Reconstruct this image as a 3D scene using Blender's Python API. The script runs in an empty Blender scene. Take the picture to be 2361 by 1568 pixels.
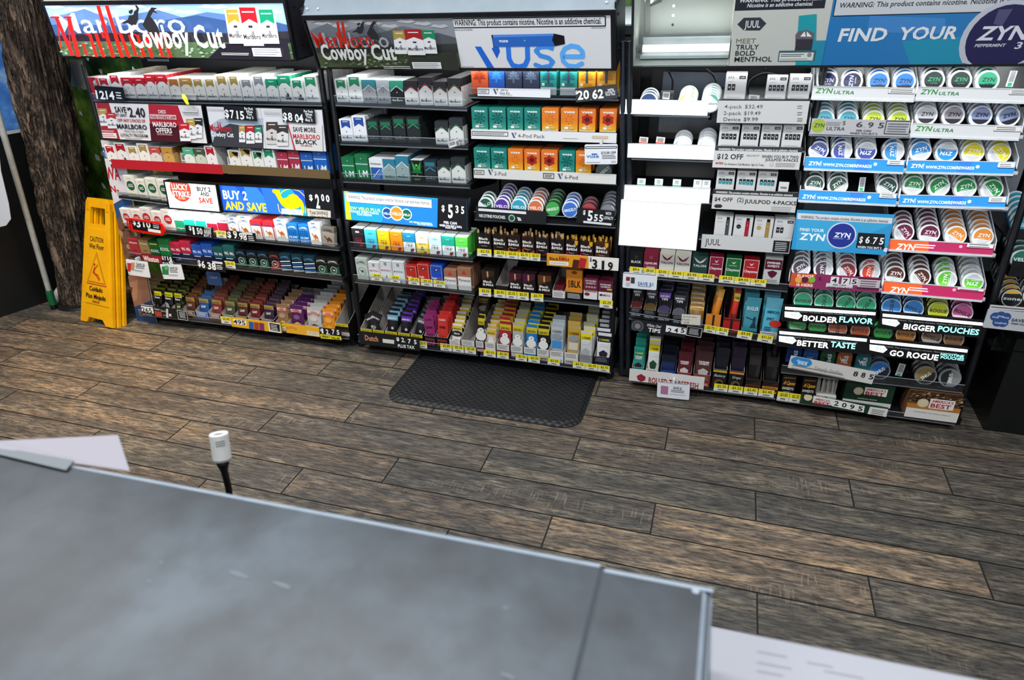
import bpy, bmesh, math, random
from mathutils import Vector, Matrix
random.seed(7)
# ------------------------------------------------------------------ camera, world, lights, exposure
SC = bpy.context.scene; COL = SC.collection
W0, H0 = 2361.0, 1568.0
FPX = 1538.378; PITCH, YAW, ROLL = 0.4999477, -0.3170335, -0.0367737
CZ = 1.38418
def _basis():
    cy, sy, cp, sp = math.cos(YAW), math.sin(YAW), math.cos(PITCH), math.sin(PITCH)
    f = Vector((sy*cp, cy*cp, -sp)); r = Vector((cy, -sy, 0)); u = r.cross(f)
    cr, sr = math.cos(ROLL), math.sin(ROLL)
    return cr*r+sr*u, -sr*r+cr*u, f
CR, CU, CF = _basis(); CC = Vector((0, 0, CZ))
cam = bpy.data.cameras.new('camera'); co = bpy.data.objects.new('camera', cam); COL.objects.link(co)
cam.sensor_width = 36; cam.lens = FPX/W0*36; cam.clip_start = .02
m = Matrix((CR, CU, -CF)).transposed().to_4x4(); m.translation = CC; co.matrix_world = m
SC.camera = co
cam.dof.use_dof = True; cam.dof.focus_distance = 2.25; cam.dof.aperture_fstop = 4.3
SC.view_settings.view_transform = 'Standard'; SC.view_settings.look = 'None'
SC.view_settings.exposure = 0.0; SC.view_settings.gamma = 1; SC.view_settings.use_curve_mapping = False
SC.cycles.max_bounces = 6; SC.cycles.diffuse_bounces = 3; SC.cycles.glossy_bounces = 3; SC.cycles.transparent_max_bounces = 10
wd = bpy.data.worlds.new('world'); SC.world = wd; wd.use_nodes = True
wd.node_tree.nodes['Background'].inputs[0].default_value = (.75, .83, .95, 1); wd.node_tree.nodes['Background'].inputs[1].default_value = .55
def area(name, loc, size, energy, col=(1, 1, 1), rot=(0, 0, 0)):
    l = bpy.data.lights.new(name, 'AREA'); l.shape = 'RECTANGLE'; l.size, l.size_y = size; l.energy = energy; l.color = col
    o = bpy.data.objects.new(name, l); COL.objects.link(o); o.location = loc; o.rotation_euler = rot; return o
for i, (x, y) in enumerate(((-2.3, 1.1), (-.9, 1.1), (.6, 1.1), (-1.6, -.4), (.5, -.4))):
    area('ceiling_troffer_light', (x, y, 2.58), (1.1, .28), 27, (.95, .98, 1.0))
area('window_daylight', (-.4, -3.2, 1.7), (3.0, 1.5), 46, (.82, .9, 1.0), (math.radians(80), 0, 0))  # unseen cool area lamp behind the camera, on the open store side
wl = area('warm_downlight', (-2.35, 1.75, 2.55), (.2, .2), 8, (1.0, .70, .34)); wl.data.spread = math.radians(62)
# ------------------------------------------------------------------ places: rays of the photograph meeting the rack fronts
def ray(x, y): return CF+CR*((x-W0/2)/FPX)-CU*((y-H0/2)/FPX)
def atz(x, y, z=0.): d = ray(x, y); return CC+d*((z-CZ)/d.z)
def aty(x, y, Y): d = ray(x, y); return CC+d*(Y/d.y)
YK = .105
def pl(x, y, off=0.): d = ray(x, y); return CC+d*((2.15+off+YK*CZ)/(d.y-YK*d.z))
def Yf(z): return 2.15+YK*z
# ------------------------------------------------------------------ materials
_M = {}
def s2l(c): return c/12.92 if c <= .04045 else ((c+.055)/1.055)**2.4
def hexc(h): h = h.lstrip('#'); h = ''.join(c*2 for c in h) if len(h) == 3 else h; return tuple(s2l(int(h[i:i+2], 16)/255) for i in (0, 2, 4))+(1,)
def mat(h, rough=.42, em=0., metal=0., key=None):
    k = (h, rough, em, metal)
    if k in _M: return _M[k]
    m = bpy.data.materials.new('print_'+h.strip('#')); m.use_nodes = True; b = m.node_tree.nodes['Principled BSDF']; c = hexc(h)
    b.inputs['Base Color'].default_value = c; b.inputs['Roughness'].default_value = rough; b.inputs['Metallic'].default_value = metal
    if em: b.inputs['Emission Color'].default_value = c; b.inputs['Emission Strength'].default_value = em
    _M[k] = m; return m
class NT:
    def __init__(s, name):
        s.m = bpy.data.materials.new(name); s.m.use_nodes = True; s.t = s.m.node_tree; s.b = s.t.nodes['Principled BSDF']; s.out = s.t.nodes['Material Output']
    def n(s, typ, **kw):
        n = s.t.nodes.new('ShaderNode'+typ)
        for k, v in kw.items():
            if k.startswith('i_'): n.inputs[k[2:].replace('_', ' ')].default_value = v
            else: setattr(n, k, v)
        return n
    def l(s, a, b): s.t.links.new(a, b)
    def ramp(s, src, stops):
        r = s.n('ValToRGB'); e = r.color_ramp.elements
        while len(e) < len(stops): e.new(.5)
        for q, (p, c) in zip(e, stops): q.position = p; q.color = hexc(c) if isinstance(c, str) else c
        s.l(src, r.inputs[0]); return r.outputs[0]
    def mix(s, f, a, b, mode='MIX'):
        n = s.n('Mix', data_type='RGBA', blend_type=mode)
        for i, v in ((0, f), (6, a), (7, b)):
            if hasattr(v, 'links') or hasattr(v, 'is_linked'): s.l(v, n.inputs[i])
            else: n.inputs[i].default_value = v
        return n.outputs[2]
    def noise(s, scale, sx=(1, 1, 1), detail=4, rough=.55, coord='Object'):
        tc = s.n('TexCoord'); mp = s.n('Mapping'); mp.inputs['Scale'].default_value = sx; s.l(tc.outputs[coord], mp.inputs[0])
        n = s.n('TexNoise'); n.inputs['Scale'].default_value = scale; n.inputs['Detail'].default_value = detail; n.inputs['Roughness'].default_value = rough
        s.l(mp.outputs[0], n.inputs[0]); return n.outputs[0]
    def bump(s, src, st, dist=.01):
        b = s.n('Bump'); b.inputs['Strength'].default_value = st; b.inputs['Distance'].default_value = dist; s.l(src, b.inputs['Height']); s.l(b.outputs[0], s.b.inputs['Normal'])
def noisy(name, c1, c2, scale, rough=.5, metal=0., bump=0., sx=(1, 1, 1), bd=.003):
    t = NT(name); n = t.noise(scale, sx); t.l(t.ramp(n, [(.3, c1), (.7, c2)]), t.b.inputs['Base Color'])
    t.b.inputs['Roughness'].default_value = rough; t.b.inputs['Metallic'].default_value = metal
    if bump: t.bump(n, bump, bd)
    return t.m
def clear(name, tint='#e8f0f4', gl=.12, rough=.08):
    t = NT(name); tr = t.n('BsdfTransparent'); tr.inputs[0].default_value = hexc(tint); g = t.n('BsdfGlossy'); g.inputs['Roughness'].default_value = rough
    fr = t.n('LayerWeight'); fr.inputs['Blend'].default_value = .25; mth = t.n('Math', operation='MULTIPLY_ADD'); mth.inputs[1].default_value = .5; mth.inputs[2].default_value = gl
    t.l(fr.outputs['Fresnel'], mth.inputs[0]); mx = t.n('MixShader'); t.l(mth.outputs[0], mx.inputs[0]); t.l(tr.outputs[0], mx.inputs[1]); t.l(g.outputs[0], mx.inputs[2]); t.l(mx.outputs[0], t.out.inputs[0])
    return t.m
M_BLACK = noisy('black_powder_coat', '#0e0f12', '#17181c', 60, .38)
M_METAL = noisy('grey_painted_metal', '#98a4ae', '#a6b2bb', 9, .34, .35)
M_STEEL = noisy('dark_steel', '#2a2f37', '#363c45', 20, .35, .5)
M_CLEAR = clear('clear_acrylic', '#f4f7f8', .045)
M_RAIL = noisy('grey_rail_plastic', '#1d1f24', '#2a2c32', 30, .25)
M_WHITEP = noisy('white_tray_plastic', '#d9dde0', '#e9edf0', 25, .35)
M_CARD = noisy('grey_card_inside', '#a9a39d', '#b9b3ac', 40, .7)
# ------------------------------------------------------------------ mesh building
_T = {}
def text_geo(s, bold):
    k = (s, bold)
    if k in _T: return _T[k]
    c = bpy.data.curves.new('t', 'FONT'); c.body = s; c.size = 1; c.resolution_u = 2; c.offset = .022*bold; c.space_character = 1+.03*bold
    o = bpy.data.objects.new('t', c); me = o.to_mesh()
    v = [(p.co.x, p.co.y) for p in me.vertices]; f = [tuple(p.vertices) for p in me.polygons]; o.to_mesh_clear()
    bpy.data.objects.remove(o); bpy.data.curves.remove(c)
    x0 = min([p[0] for p in v] or [0]); x1 = max([p[0] for p in v] or [1])
    if x1-x0 < 1e-6: x1 = x0+1
    _T[k] = ([((a-x0)/(x1-x0), b/.73) for a, b in v], f, (x1-x0)/.73); return _T[k]
class MB:
    def __init__(s): s.v = []; s.f = []; s.mi = []; s.ms = []; s.sm = []
    def _m(s, m):
        if isinstance(m, str): m = mat(m)
        if m not in s.ms: s.ms.append(m)
        return s.ms.index(m)
    def face(s, pts, m, smooth=False):
        i = len(s.v); s.v += [tuple(p) for p in pts]; s.f.append(tuple(range(i, i+len(pts)))); s.mi.append(s._m(m)); s.sm.append(smooth)
    def geo(s, vs, fs, m, smooth=False):
        i = len(s.v); s.v += [tuple(p) for p in vs]; k = s._m(m)
        for f in fs: s.f.append(tuple(i+a for a in f)); s.mi.append(k); s.sm.append(smooth)
    def box(s, x0, x1, y0, y1, z0, z1, m, top=None, side=None, front=None, bev=0):
        c = [(x0, y0, z0), (x1, y0, z0), (x1, y1, z0), (x0, y1, z0), (x0, y0, z1), (x1, y0, z1), (x1, y1, z1), (x0, y1, z1)]
        for q, mm in (((0, 1, 5, 4), front), ((1, 2, 6, 5), side), ((2, 3, 7, 6), None), ((3, 0, 4, 7), side), ((4, 5, 6, 7), top), ((3, 2, 1, 0), None)):
            s.geo([c[a] for a in q], [(0, 1, 2, 3)], mm or m)
    def hexa(s, b, t, m):   # b, t: 4 bottom and 4 top points (counter-clockwise from above)
        s.geo(list(b)+list(t), [(3, 2, 1, 0), (4, 5, 6, 7), (0, 1, 5, 4), (1, 2, 6, 5), (2, 3, 7, 6), (3, 0, 4, 7)], m)
    def cyl(s, p0, p1, r0, m, r1=None, n=16, caps=True, smooth=True):
        p0 = Vector(p0); p1 = Vector(p1); r1 = r0 if r1 is None else r1; a = (p1-p0).normalized(); b = a.orthogonal().normalized(); c = a.cross(b)
        A = [p0+(b*math.cos(t)+c*math.sin(t))*r0 for t in [2*math.pi*i/n for i in range(n)]]; B = [p1+(b*math.cos(t)+c*math.sin(t))*r1 for t in [2*math.pi*i/n for i in range(n)]]
        s.geo(A+B, [(i, (i+1) % n, n+(i+1) % n, n+i) for i in range(n)], m, smooth)
        if caps: s.geo(A, [tuple(range(n))[::-1]], m); s.geo(B, [tuple(range(n))], m)
    def tube(s, pts, r, m, n=8):
        pts = [Vector(p) for p in pts]; rings = []; up = None
        for i, p in enumerate(pts):
            a = (pts[min(i+1, len(pts)-1)]-pts[max(i-1, 0)]).normalized(); up = a.orthogonal().normalized() if up is None else (up-a*up.dot(a)).normalized(); c = a.cross(up)
            rr = r[i] if isinstance(r, (list, tuple)) else r
            rings += [p+(up*math.cos(2*math.pi*k/n)+c*math.sin(2*math.pi*k/n))*rr for k in range(n)]
        fs = [(i*n+k, i*n+(k+1) % n, (i+1)*n+(k+1) % n, (i+1)*n+k) for i in range(len(pts)-1) for k in range(n)]
        s.geo(rings, fs+[tuple(range(n))[::-1], tuple((len(pts)-1)*n+k for k in range(n))], m, True)
    def mesh(s, name):
        me = bpy.data.meshes.new(name); me.from_pydata(s.v, [], s.f)
        for m in s.ms: me.materials.append(m)
        me.polygons.foreach_set('material_index', s.mi); me.polygons.foreach_set('use_smooth', s.sm); me.update(); return me
class Art:
    """flat print on the front (-y side) of a w x h face; u, v run 0..1"""
    def __init__(s, mb, w, h, em=0., y=0., rough=.42):
        s.mb = mb; s.w = w; s.h = h; s.em = em; s.y = y-.0002; s.rough = rough
    def _p(s, u, v, y=None): return ((u-.5)*s.w, s.y if y is None else y, v*s.h)
    def mt(s, c):
        if not isinstance(c, str): return c
        return mat(c, s.rough, s.em)
    def _n(s): s.y -= .00012
    def rect(s, u0, v0, u1, v1, c): s._n(); s.mb.face([s._p(u0, v0), s._p(u1, v0), s._p(u1, v1), s._p(u0, v1)], s.mt(c))
    def poly(s, pts, c): s._n(); s.mb.face([s._p(*p) for p in pts], s.mt(c))
    def ell(s, u, v, r, c, a=1., n=28, a0=0, a1=360):   # r as a share of height
        s._n(); k = s.h/s.w
        s.mb.face([s._p(u+r*a*k*math.cos(math.radians(a0+(a1-a0)*i/n)), v+r*math.sin(math.radians(a0+(a1-a0)*i/n))) for i in range(n)], s.mt(c))
    def line(s, pts, t, c):    # stroke, t share of height
        s._n()
        for (a, b), (d, e) in zip(pts, pts[1:]):
            p = Vector(((a-.5)*s.w, b*s.h)); q = Vector(((d-.5)*s.w, e*s.h)); n = (q-p); n = Vector((-n.y, n.x)).normalized()*t*s.h/2
            s.mb.face([(p.x-n.x, s.y, p.y-n.y), (q.x-n.x, s.y, q.y-n.y), (q.x+n.x, s.y, q.y+n.y), (p.x+n.x, s.y, p.y+n.y)], s.mt(c))
            if t > .05: s.mb.face([(q.x+n.length*math.cos(k*.524), s.y-.00003, q.y+n.length*math.sin(k*.524)) for k in range(12)], s.mt(c))
    def frame(s, u0, v0, u1, v1, t, c): s.line([(u0, v0), (u1, v0), (u1, v1), (u0, v1), (u0, v0)], t, c)
    def text(s, st, u, v, hh, c, w=None, al='c', b=0, sh=0., rot=0., out=None, arc=0.):
        """hh cap height as share of height, w width as share of width"""
        if out: s.text(st, u, v, hh, out, w, al, min(b, 1.3)+2, sh, rot)
        b = min(b, 1.3) if b <= 3 else b; vs, fs, asp = text_geo(st, b); s._n(); H = hh*s.h; Wd = asp*H if w is None else w*s.w
        dx = {'c': -.5, 'l': 0, 'r': -1}[al]*Wd; cr, sr = math.cos(math.radians(rot)), math.sin(math.radians(rot)); P = []
        for a, b2 in vs:
            x = a*Wd+dx+b2*H*sh; y = b2*H
            if arc: y -= arc*H*(2*a-1)**2
            if rot: yy = y-H/2; x, y = x*cr-yy*sr, x*sr+yy*cr+H/2
            P.append(((u-.5)*s.w+x, s.y, v*s.h+y))
        s.mb.geo(P, fs, s.mt(c))
    def fine(s, u0, v0, u1, v1, n, c, fill=.45, jag=True):   # block of small print
        s._n(); dv = (v1-v0)/n
        for i in range(n):
            y = v1-dv*(i+.5); e = u1-(random.random()*.15*(u1-u0) if jag else 0)
            s.mb.face([s._p(u0, y-dv*fill/2), s._p(e, y-dv*fill/2), s._p(e, y+dv*fill/2), s._p(u0, y+dv*fill/2)], s.mt(c))
def put(name, mb, mtx=None, parent=None, label=None, cat=None, group=None, kind=None):
    me = mb if isinstance(mb, bpy.types.Mesh) else (mb.mesh(name) if mb else None)
    o = bpy.data.objects.new(name, me); COL.objects.link(o)
    if parent: o.parent = parent
    if mtx is not None: o.matrix_world = mtx if not parent else mtx
    if label:
        for a_, b_ in ((' with tan script', ''), (' with arched red lettering', ' red lettered'), (' cigar pouch', ' pouch'), (' topped black foil', ' topped'), (' foil', ''), (' with dark crest', ' dark crested'), (' display carton with ', ' carton, '), (' between upright packs', ''), (' with oval front badge', ''), (' with yellow band', ' yellow banded'), (' display', ''), (' standing at the back', ''), ('slim dark pouch inside the brown leaf wrap carton, ', 'slim dark pouch, leaf wrap '), ('wood tip cigar', 'tip'), (' in the gap', ''), (' in front of the orange pack', ''), ('small white ', 'white ')):
            if len(label.split()) > 15: label = label.replace(a_, b_)
        o['label'] = label
    if cat: o['category'] = cat
    if group: o['group'] = group
    if kind: o['kind'] = kind
    return o
def T(x, y, z): return Matrix.Translation((x, y, z))
def Rz(a): return Matrix.Rotation(math.radians(a), 4, 'Z')
def Rx(a): return Matrix.Rotation(math.radians(a), 4, 'X')
def Ry(a): return Matrix.Rotation(math.radians(a), 4, 'Y')
NP = Vector((0, -1, YK)).normalized()
def quadM(tl, tr, bl, off=-.01):
    a, b, c = (pl(*q, off) for q in (tl, tr, bl)); ux = (b-a); w = ux.length; ux.normalize(); h = (a-c).length
    uz = NP.cross(ux)*-1
    if uz.z < 0: uz = -uz
    h = abs((a-c).dot(uz)); m = Matrix((ux, -NP, uz)).transposed().to_4x4(); m.translation = a+ux*w/2-uz*h; return m, w, h
ORD = ['first', 'second', 'third', 'fourth', 'fifth', 'sixth', 'seventh', 'eighth', 'ninth', 'tenth', 'eleventh', 'twelfth', 'thirteenth', 'fourteenth', 'fifteenth', 'sixteenth', 'seventeenth', 'eighteenth', 'nineteenth', 'twentieth', 'twenty-first', 'twenty-second']
# ------------------------------------------------------------------ floor: wood-look planks laid in thirds
def floor():
    t = NT('wood_look_tile'); at = t.n('Attribute', attribute_name='tone'); col = at.outputs['Color']; sep = t.n('SeparateColor'); t.l(col, sep.inputs[0])
    tc = t.n('TexCoord'); mp = t.n('Mapping'); mp.inputs['Scale'].default_value = (2.2, 15, 1); t.l(tc.outputs['Object'], mp.inputs[0])
    off = t.n('CombineXYZ'); mu = t.n('Math', operation='MULTIPLY'); mu.inputs[1].default_value = 37; t.l(sep.outputs[1], mu.inputs[0]); t.l(mu.outputs[0], off.inputs[0]); t.l(mu.outputs[0], off.inputs[1]); t.l(off.outputs[0], mp.inputs['Location'])
    def nz(sc, det, ro, dis=0):
        n = t.n('TexNoise'); n.inputs['Scale'].default_value = sc; n.inputs['Detail'].default_value = det; n.inputs['Roughness'].default_value = ro; n.inputs['Distortion'].default_value = dis; t.l(mp.outputs[0], n.inputs[0]); return n.outputs[0]
    big = nz(1.3, 4, .55, .6); fine = nz(8, 9, .75, .3)
    base = t.mix(sep.outputs[0], (0.15, 0.128, 0.110, 1), (0.74, 0.55, 0.38, 1))
    grey = t.mix(sep.outputs[2], base, (0.27, 0.255, 0.215, 1))
    g1 = t.ramp(big, [(.38, '#4c4e50'), (.5, '#a2a09c'), (.62, '#f6ecda')])
    g2 = t.ramp(fine, [(.36, '#12100e'), (.46, '#827e7a'), (.56, '#cfc8be'), (.67, '#ffffff')])
    pg = nz(.9, 3, .6, 1.2); pgr = t.ramp(pg, [(.42, '#000000'), (.6, '#ffffff')]); pm = t.n('Math', operation='MULTIPLY'); pm.inputs[1].default_value = .55; t.l(pgr, pm.inputs[0]); grey = t.mix(pm.outputs[0], grey, (.36, .34, .31, 1))
    a = t.mix(.7, grey, g1, 'MULTIPLY'); b = t.mix(1.0, a, g2, 'MULTIPLY')
    # cross-cut saw marks in patches
    mp2 = t.n('Mapping'); mp2.inputs['Scale'].default_value = (30, 3, 1); t.l(tc.outputs['Object'], mp2.inputs[0]); saw = t.n('TexNoise'); saw.inputs['Scale'].default_value = 5; saw.inputs['Detail'].default_value = 2; t.l(mp2.outputs[0], saw.inputs[0])
    mp3 = t.n('Mapping'); mp3.inputs['Scale'].default_value = (1.2, 5, 1); mp3.inputs['Location'].default_value = (3, 1, 0); t.l(tc.outputs['Object'], mp3.inputs[0]); pt = t.n('TexNoise'); pt.inputs['Scale'].default_value = 2.2; t.l(mp3.outputs[0], pt.inputs[0])
    pr = t.ramp(pt.outputs[0], [(.56, '#000000'), (.66, '#ffffff')]); sr = t.ramp(saw.outputs[0], [(.56, '#000000'), (.64, '#ffffff')])
    mm = t.mix(1., pr, sr, 'MULTIPLY'); mx = t.n('Math', operation='MULTIPLY'); mx.inputs[1].default_value = .35; t.l(mm, mx.inputs[0])
    c = t.mix(mx.outputs[0], b, (.33, .25, .18, 1)); br = t.n('BrightContrast'); br.inputs['Bright'].default_value = .018; t.l(c, br.inputs[0]); t.l(br.outputs[0], t.b.inputs['Base Color'])
    rr = t.n('MapRange'); rr.inputs['To Min'].default_value = .42; rr.inputs['To Max'].default_value = .6; t.l(fine, rr.inputs[0]); t.l(rr.outputs[0], t.b.inputs['Roughness']); t.bump(fine, .5, .0015)
    grout = noisy('dark_grout', '#15130f', '#221e1a', 80, .8)
    W, L, V0 = .13, .83422, 2.19666; g = .0022; me = MB(); tones = []
    me.face([(-5, -1.6, -.0025), (3.4, -1.6, -.0025), (3.4, 3.3, -.0025), (-5, 3.3, -.0025)], grout); tones.append((0, 0, 0, 1))
    offs = (-15.6075*.13, -17.695*.13, -19.86*.13); spec = {(5, 3): (.98, 0), (6, 2): (.92, 0), (4, 2): (.3, 1), (5, 2): (.14, .5), (6, 1): (.26, 0), (5, 1): (.38, 0), (6, 3): (.08, .8), (4, 3): (.2, 1), (7, 1): (.25, .6), (3, 2): (.5, .5), (3, 3): (.45, .9), (0, -2): (.9, 1), (-1, -1): (.75, 1), (1, -1): (.6, 0), (2, -1): (.55, 0), (3, -1): (.5, 0), (2, 0): (.45, 0), (4, -1): (.5, 0)}
    rnd = random.Random(11)
    for r in range(-8, 29):
        o = offs[r % 3]; y1 = V0-r*W-g; y0 = V0-(r+1)*W+g
        for k in range(-3, 6):
            x0 = o+k*L+g; x1 = o+(k+1)*L-g; a, b = rnd.uniform(.1, .5), rnd.choice((0, 0, .3, .8)); q = rnd.random()
            if (r, k) in spec: a, b = spec[(r, k)]
            if x1 < -5 or x0 > 3.4: continue
            me.face([(max(x0, -5), y0, 0), (min(x1, 3.4), y0, 0), (min(x1, 3.4), y1, 0), (max(x0, -5), y1, 0)], t.m); tones.append((a, q, b, 1))
    o = put('floor', me, kind='structure'); ca = o.data.color_attributes.new('tone', 'FLOAT_COLOR', 'CORNER')
    for p in o.data.polygons:
        for li in p.loop_indices: ca.data[li].color = tones[p.index]
floor()
def wallbox(name, b, m): mb = MB(); mb.box(*b, m); return put(name, mb, kind='structure')
M_WALLD = noisy('dark_wall_paint', '#0c1012', '#12171a', 6, .6)
M_CEIL = noisy('ceiling_tile', '#b8b8b4', '#c8c8c4', 30, .9)
def mural():
    t = NT('painted_forest_mural'); n = t.noise(3.2, (1, 1, 1), 5, .6); n2 = t.noise(14, (1, 1, .7), 6, .7)
    a = t.ramp(n, [(.34, '#101f12'), (.45, '#294a1a'), (.54, '#57812a'), (.64, '#86ac42')]); b = t.ramp(n2, [(.35, '#3a4a38'), (.6, '#ffffff')]); c = t.mix(.8, a, b, 'MULTIPLY')
    tc = t.n('TexCoord'); mp = t.n('Mapping'); mp.inputs['Scale'].default_value = (11, 1, 8); t.l(tc.outputs['Object'], mp.inputs[0]); v = t.n('TexVoronoi'); v.inputs['Scale'].default_value = 1.6; t.l(mp.outputs[0], v.inputs[0])
    n3 = t.noise(45, (1, 1, .4), 3); ad = t.n('Math', operation='MULTIPLY_ADD'); ad.inputs[1].default_value = .75; t.l(n3, ad.inputs[0]); t.l(v.outputs['Distance'], ad.inputs[2])
    f = t.ramp(ad.outputs[0], [(.565, '#ffffff'), (.62, '#000000')]); c2 = t.mix(f, c, (.78, .88, .8, 1)); t.l(c2, t.b.inputs['Base Color']); t.b.inputs['Roughness'].default_value = .5; return t.m
mb = MB(); mb.box(-4.4, -1.5, 2.68, 2.76, 0, 2.6, mural()); put('wall_back', mb, kind='structure')
wallbox('wall_rear_right', (.98, 3.4, 2.66, 2.74, 0, 2.6), M_WALLD)
wallbox('wall_back_low', (-1.5, .98, 2.7, 2.76, 0, 1.18), M_WALLD)
wallbox('wall_back_high', (-1.5, .98, 2.7, 2.76, 2.2, 2.6), M_WALLD)
wallbox('wall_left', (-4.5, -4.4, -1.6, 2.74, 0, 2.6), M_WALLD)
wallbox('wall_right', (3.3, 3.4, -1.6, 2.74, 0, 2.6), M_WALLD)
wallbox('ceiling', (-4.5, 3.4, -1.6, 2.76, 2.6, 2.68), M_CEIL)
# window behind the racks with the parking lot outside
mb = MB(); mf = M_STEEL
for b in ((-1.5, .98, 2.69, 2.77, 1.18, 1.21), (-1.5, .98, 2.69, 2.77, 2.17, 2.2), (-.33, -.30, 2.69, 2.77, 1.2, 2.2), (-1.5, -1.47, 2.69, 2.77, 1.2, 2.2), (.95, .98, 2.69, 2.77, 1.2, 2.2)): mb.box(*b, mf)
w = put('window_1', mb, kind='structure'); g = MB(); g.box(-1.47, .95, 2.725, 2.73, 1.21, 2.17, clear('window_glass', '#f2f7f8', .03)); put('pane', g, parent=w)
wallbox('pavement_outside', (-40, 30, 3.2, 45, -.1, 0), noisy('sunlit_concrete', '#b9bcbd', '#d5d6d6', 3, .8))
lawn = MB(); rr = random.Random(3); hm = noisy('hedge_leaves', '#2c4420', '#6b8a4a', 3, .8)
for i in range(60):
    x = -34+i*1.1; lawn.cyl((x, 34+rr.uniform(-.5, .5), 0), (x+rr.uniform(-.3, .3), 34, 2.7+rr.random()*1.5), 1.0, hm, .6, 9)
put('hedge', lawn, label='green hedge beyond the pavement seen through the window gap', cat='hedge', kind='stuff')
area('sun_outside', (-3, 14, 9), (20, 16), 5200, (1, .97, .92), (0, 0, 0))
# wooden board and coloured cartons on the sill behind the second rack's header
mb = MB(); mb.box(-1.75, -1.42, 2.58, 2.62, 1.15, 1.5, noisy('oak_panel', '#8a6541', '#a67c52', 12, .6, sx=(8, 1, 1))); put('wooden_panel', mb, label='narrow brown wooden panel seen above the second rack header', cat='panel')
for i, (a, b, c) in enumerate(((-1.40, -1.33, '#a52a30'), (-1.325, -1.27, '#3f6b3a'), (-1.26, -1.20, '#b9322f'), (-1.19, -1.10, '#8c2030'))):
    mb = MB(); mb.box(a, b, 2.58, 2.62, 1.15, 1.42, c); put('carton', mb, label='%s carton edge above the second rack header, %s from the wooden panel' % (('dark red', 'green', 'bright red', 'crimson')[i], ORD[i]), cat='carton')
# ------------------------------------------------------------------ tree trunk
def trunk():
    t = NT('tree_bark'); n = t.noise(5, (3.2, 3.2, .8), 9, .68); n2 = t.noise(24, (1, 1, .4), 6, .7)
    a = t.ramp(n, [(.3, '#2a201b'), (.42, '#5c4b40'), (.55, '#8a7666'), (.7, '#ad9a86')]); b = t.ramp(n2, [(.3, '#5a5450'), (.6, '#ffffff')])
    tc = t.n('TexCoord'); mp = t.n('Mapping'); mp.inputs['Scale'].default_value = (19, 19, 4.5); t.l(tc.outputs['Object'], mp.inputs[0]); wn = t.n('TexNoise'); wn.inputs['Scale'].default_value = 3; t.l(mp.outputs[0], wn.inputs[0]); vv = t.n('VectorMath', operation='MULTIPLY_ADD'); t.l(wn.outputs['Color'], vv.inputs[0]); vv.inputs[1].default_value = (1.3, 1.3, .8); t.l(mp.outputs[0], vv.inputs[2]); vo = t.n('TexVoronoi', feature='DISTANCE_TO_EDGE'); vo.inputs['Scale'].default_value = 1; t.l(vv.outputs[0], vo.inputs[0]); ck = t.ramp(vo.outputs['Distance'], [(0.0, '#2a2420'), (.09, '#a8a09a'), (.25, '#ffffff')]); t.l(t.mix(.9, t.mix(.8, a, b, 'MULTIPLY'), ck, 'MULTIPLY'), t.b.inputs['Base Color']); t.b.inputs['Roughness'].default_value = .85; mh = t.n('Math', operation='MULTIPLY_ADD'); t.l(ck, mh.inputs[0]); mh.inputs[1].default_value = 1.4; t.l(n2, mh.inputs[2]); t.bump(mh.outputs[0], 1., .009)
    from mathutils import noise as N
    mb = MB(); n = 220; mz = 240; P = []
    b0 = Vector((-3.05, 2.3, -.02)); b1 = Vector((-2.77, 2.32, 1.5))
    for j in range(mz+1):
        f = j/mz; c = b0.lerp(b1, f)+Vector((.02*math.sin(f*5), 0, f*1.15)) if False else b0+(b1-b0)*f*1.75
        R = .086+.028*f*1.5+.04*max(0, .06-f)*8
        for i in range(n):
            a_ = 2*math.pi*i/n; d = Vector((math.cos(a_), math.sin(a_), 0)); q = Vector((math.cos(a_)*1.5, math.sin(a_)*1.5, f*2.1+.05*math.sin(a_*3)))
            w = N.noise(q*2.)*.35; r1 = N.ridged_multi_fractal(Vector((q.x*5.5+w, q.y*5.5, q.z*3.2+w)), .8, 2.1, 6, 1., 2.)-1.; r2 = N.noise(Vector((q.x*15, q.y*15, q.z*14)))
            P.append(c+d*(R-.016*max(-1, min(1, r1))+.006*r2+.012*N.noise(q*1.1)))
    fs = [(j*n+i, j*n+(i+1) % n, (j+1)*n+(i+1) % n, (j+1)*n+i) for j in range(mz) for i in range(n)]
    mb.geo(P, fs, t.m, True)
    put('tree_trunk', mb, label='rough brown artificial tree trunk standing between the mural wall and the black cabinet', cat='tree trunk')
trunk()
# ------------------------------------------------------------------ left: black cabinet with blue front, broom, brochure sheet
mb = MB(); c = Vector((-3.207, 2.246)); d = Vector((-3.287, 2.036))-c; d = d/d.length; nrm = Vector((-d.y, d.x)); nrm = nrm if nrm.x < 0 else -nrm
def cabp(s, q, z): p = c+d*s+nrm*q; return (p.x, p.y, z)
M_CAB = noisy('black_laminate', '#060708', '#090b0c', 8, .4)
root = put('cabinet', None, T(c.x, c.y, 0), label='tall black cabinet with a blue printed upper front beside the tree trunk', cat='cabinet')
def cab(name, s0, s1, q0, q1, z0, z1, m, pr=root):
    mb = MB(); mb.hexa([cabp(s0, q0, z0), cabp(s1, q0, z0), cabp(s1, q1, z0), cabp(s0, q1, z0)][::-1], [cabp(s0, q0, z1), cabp(s1, q0, z1), cabp(s1, q1, z1), cabp(s0, q1, z1)][::-1], m)
    o = put(name, mb); o.parent = pr; o.matrix_parent_inverse = pr.matrix_world.inverted(); return o
cab('body', -.33, 1.6, 0, .2, 0, .83, M_CAB)
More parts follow.
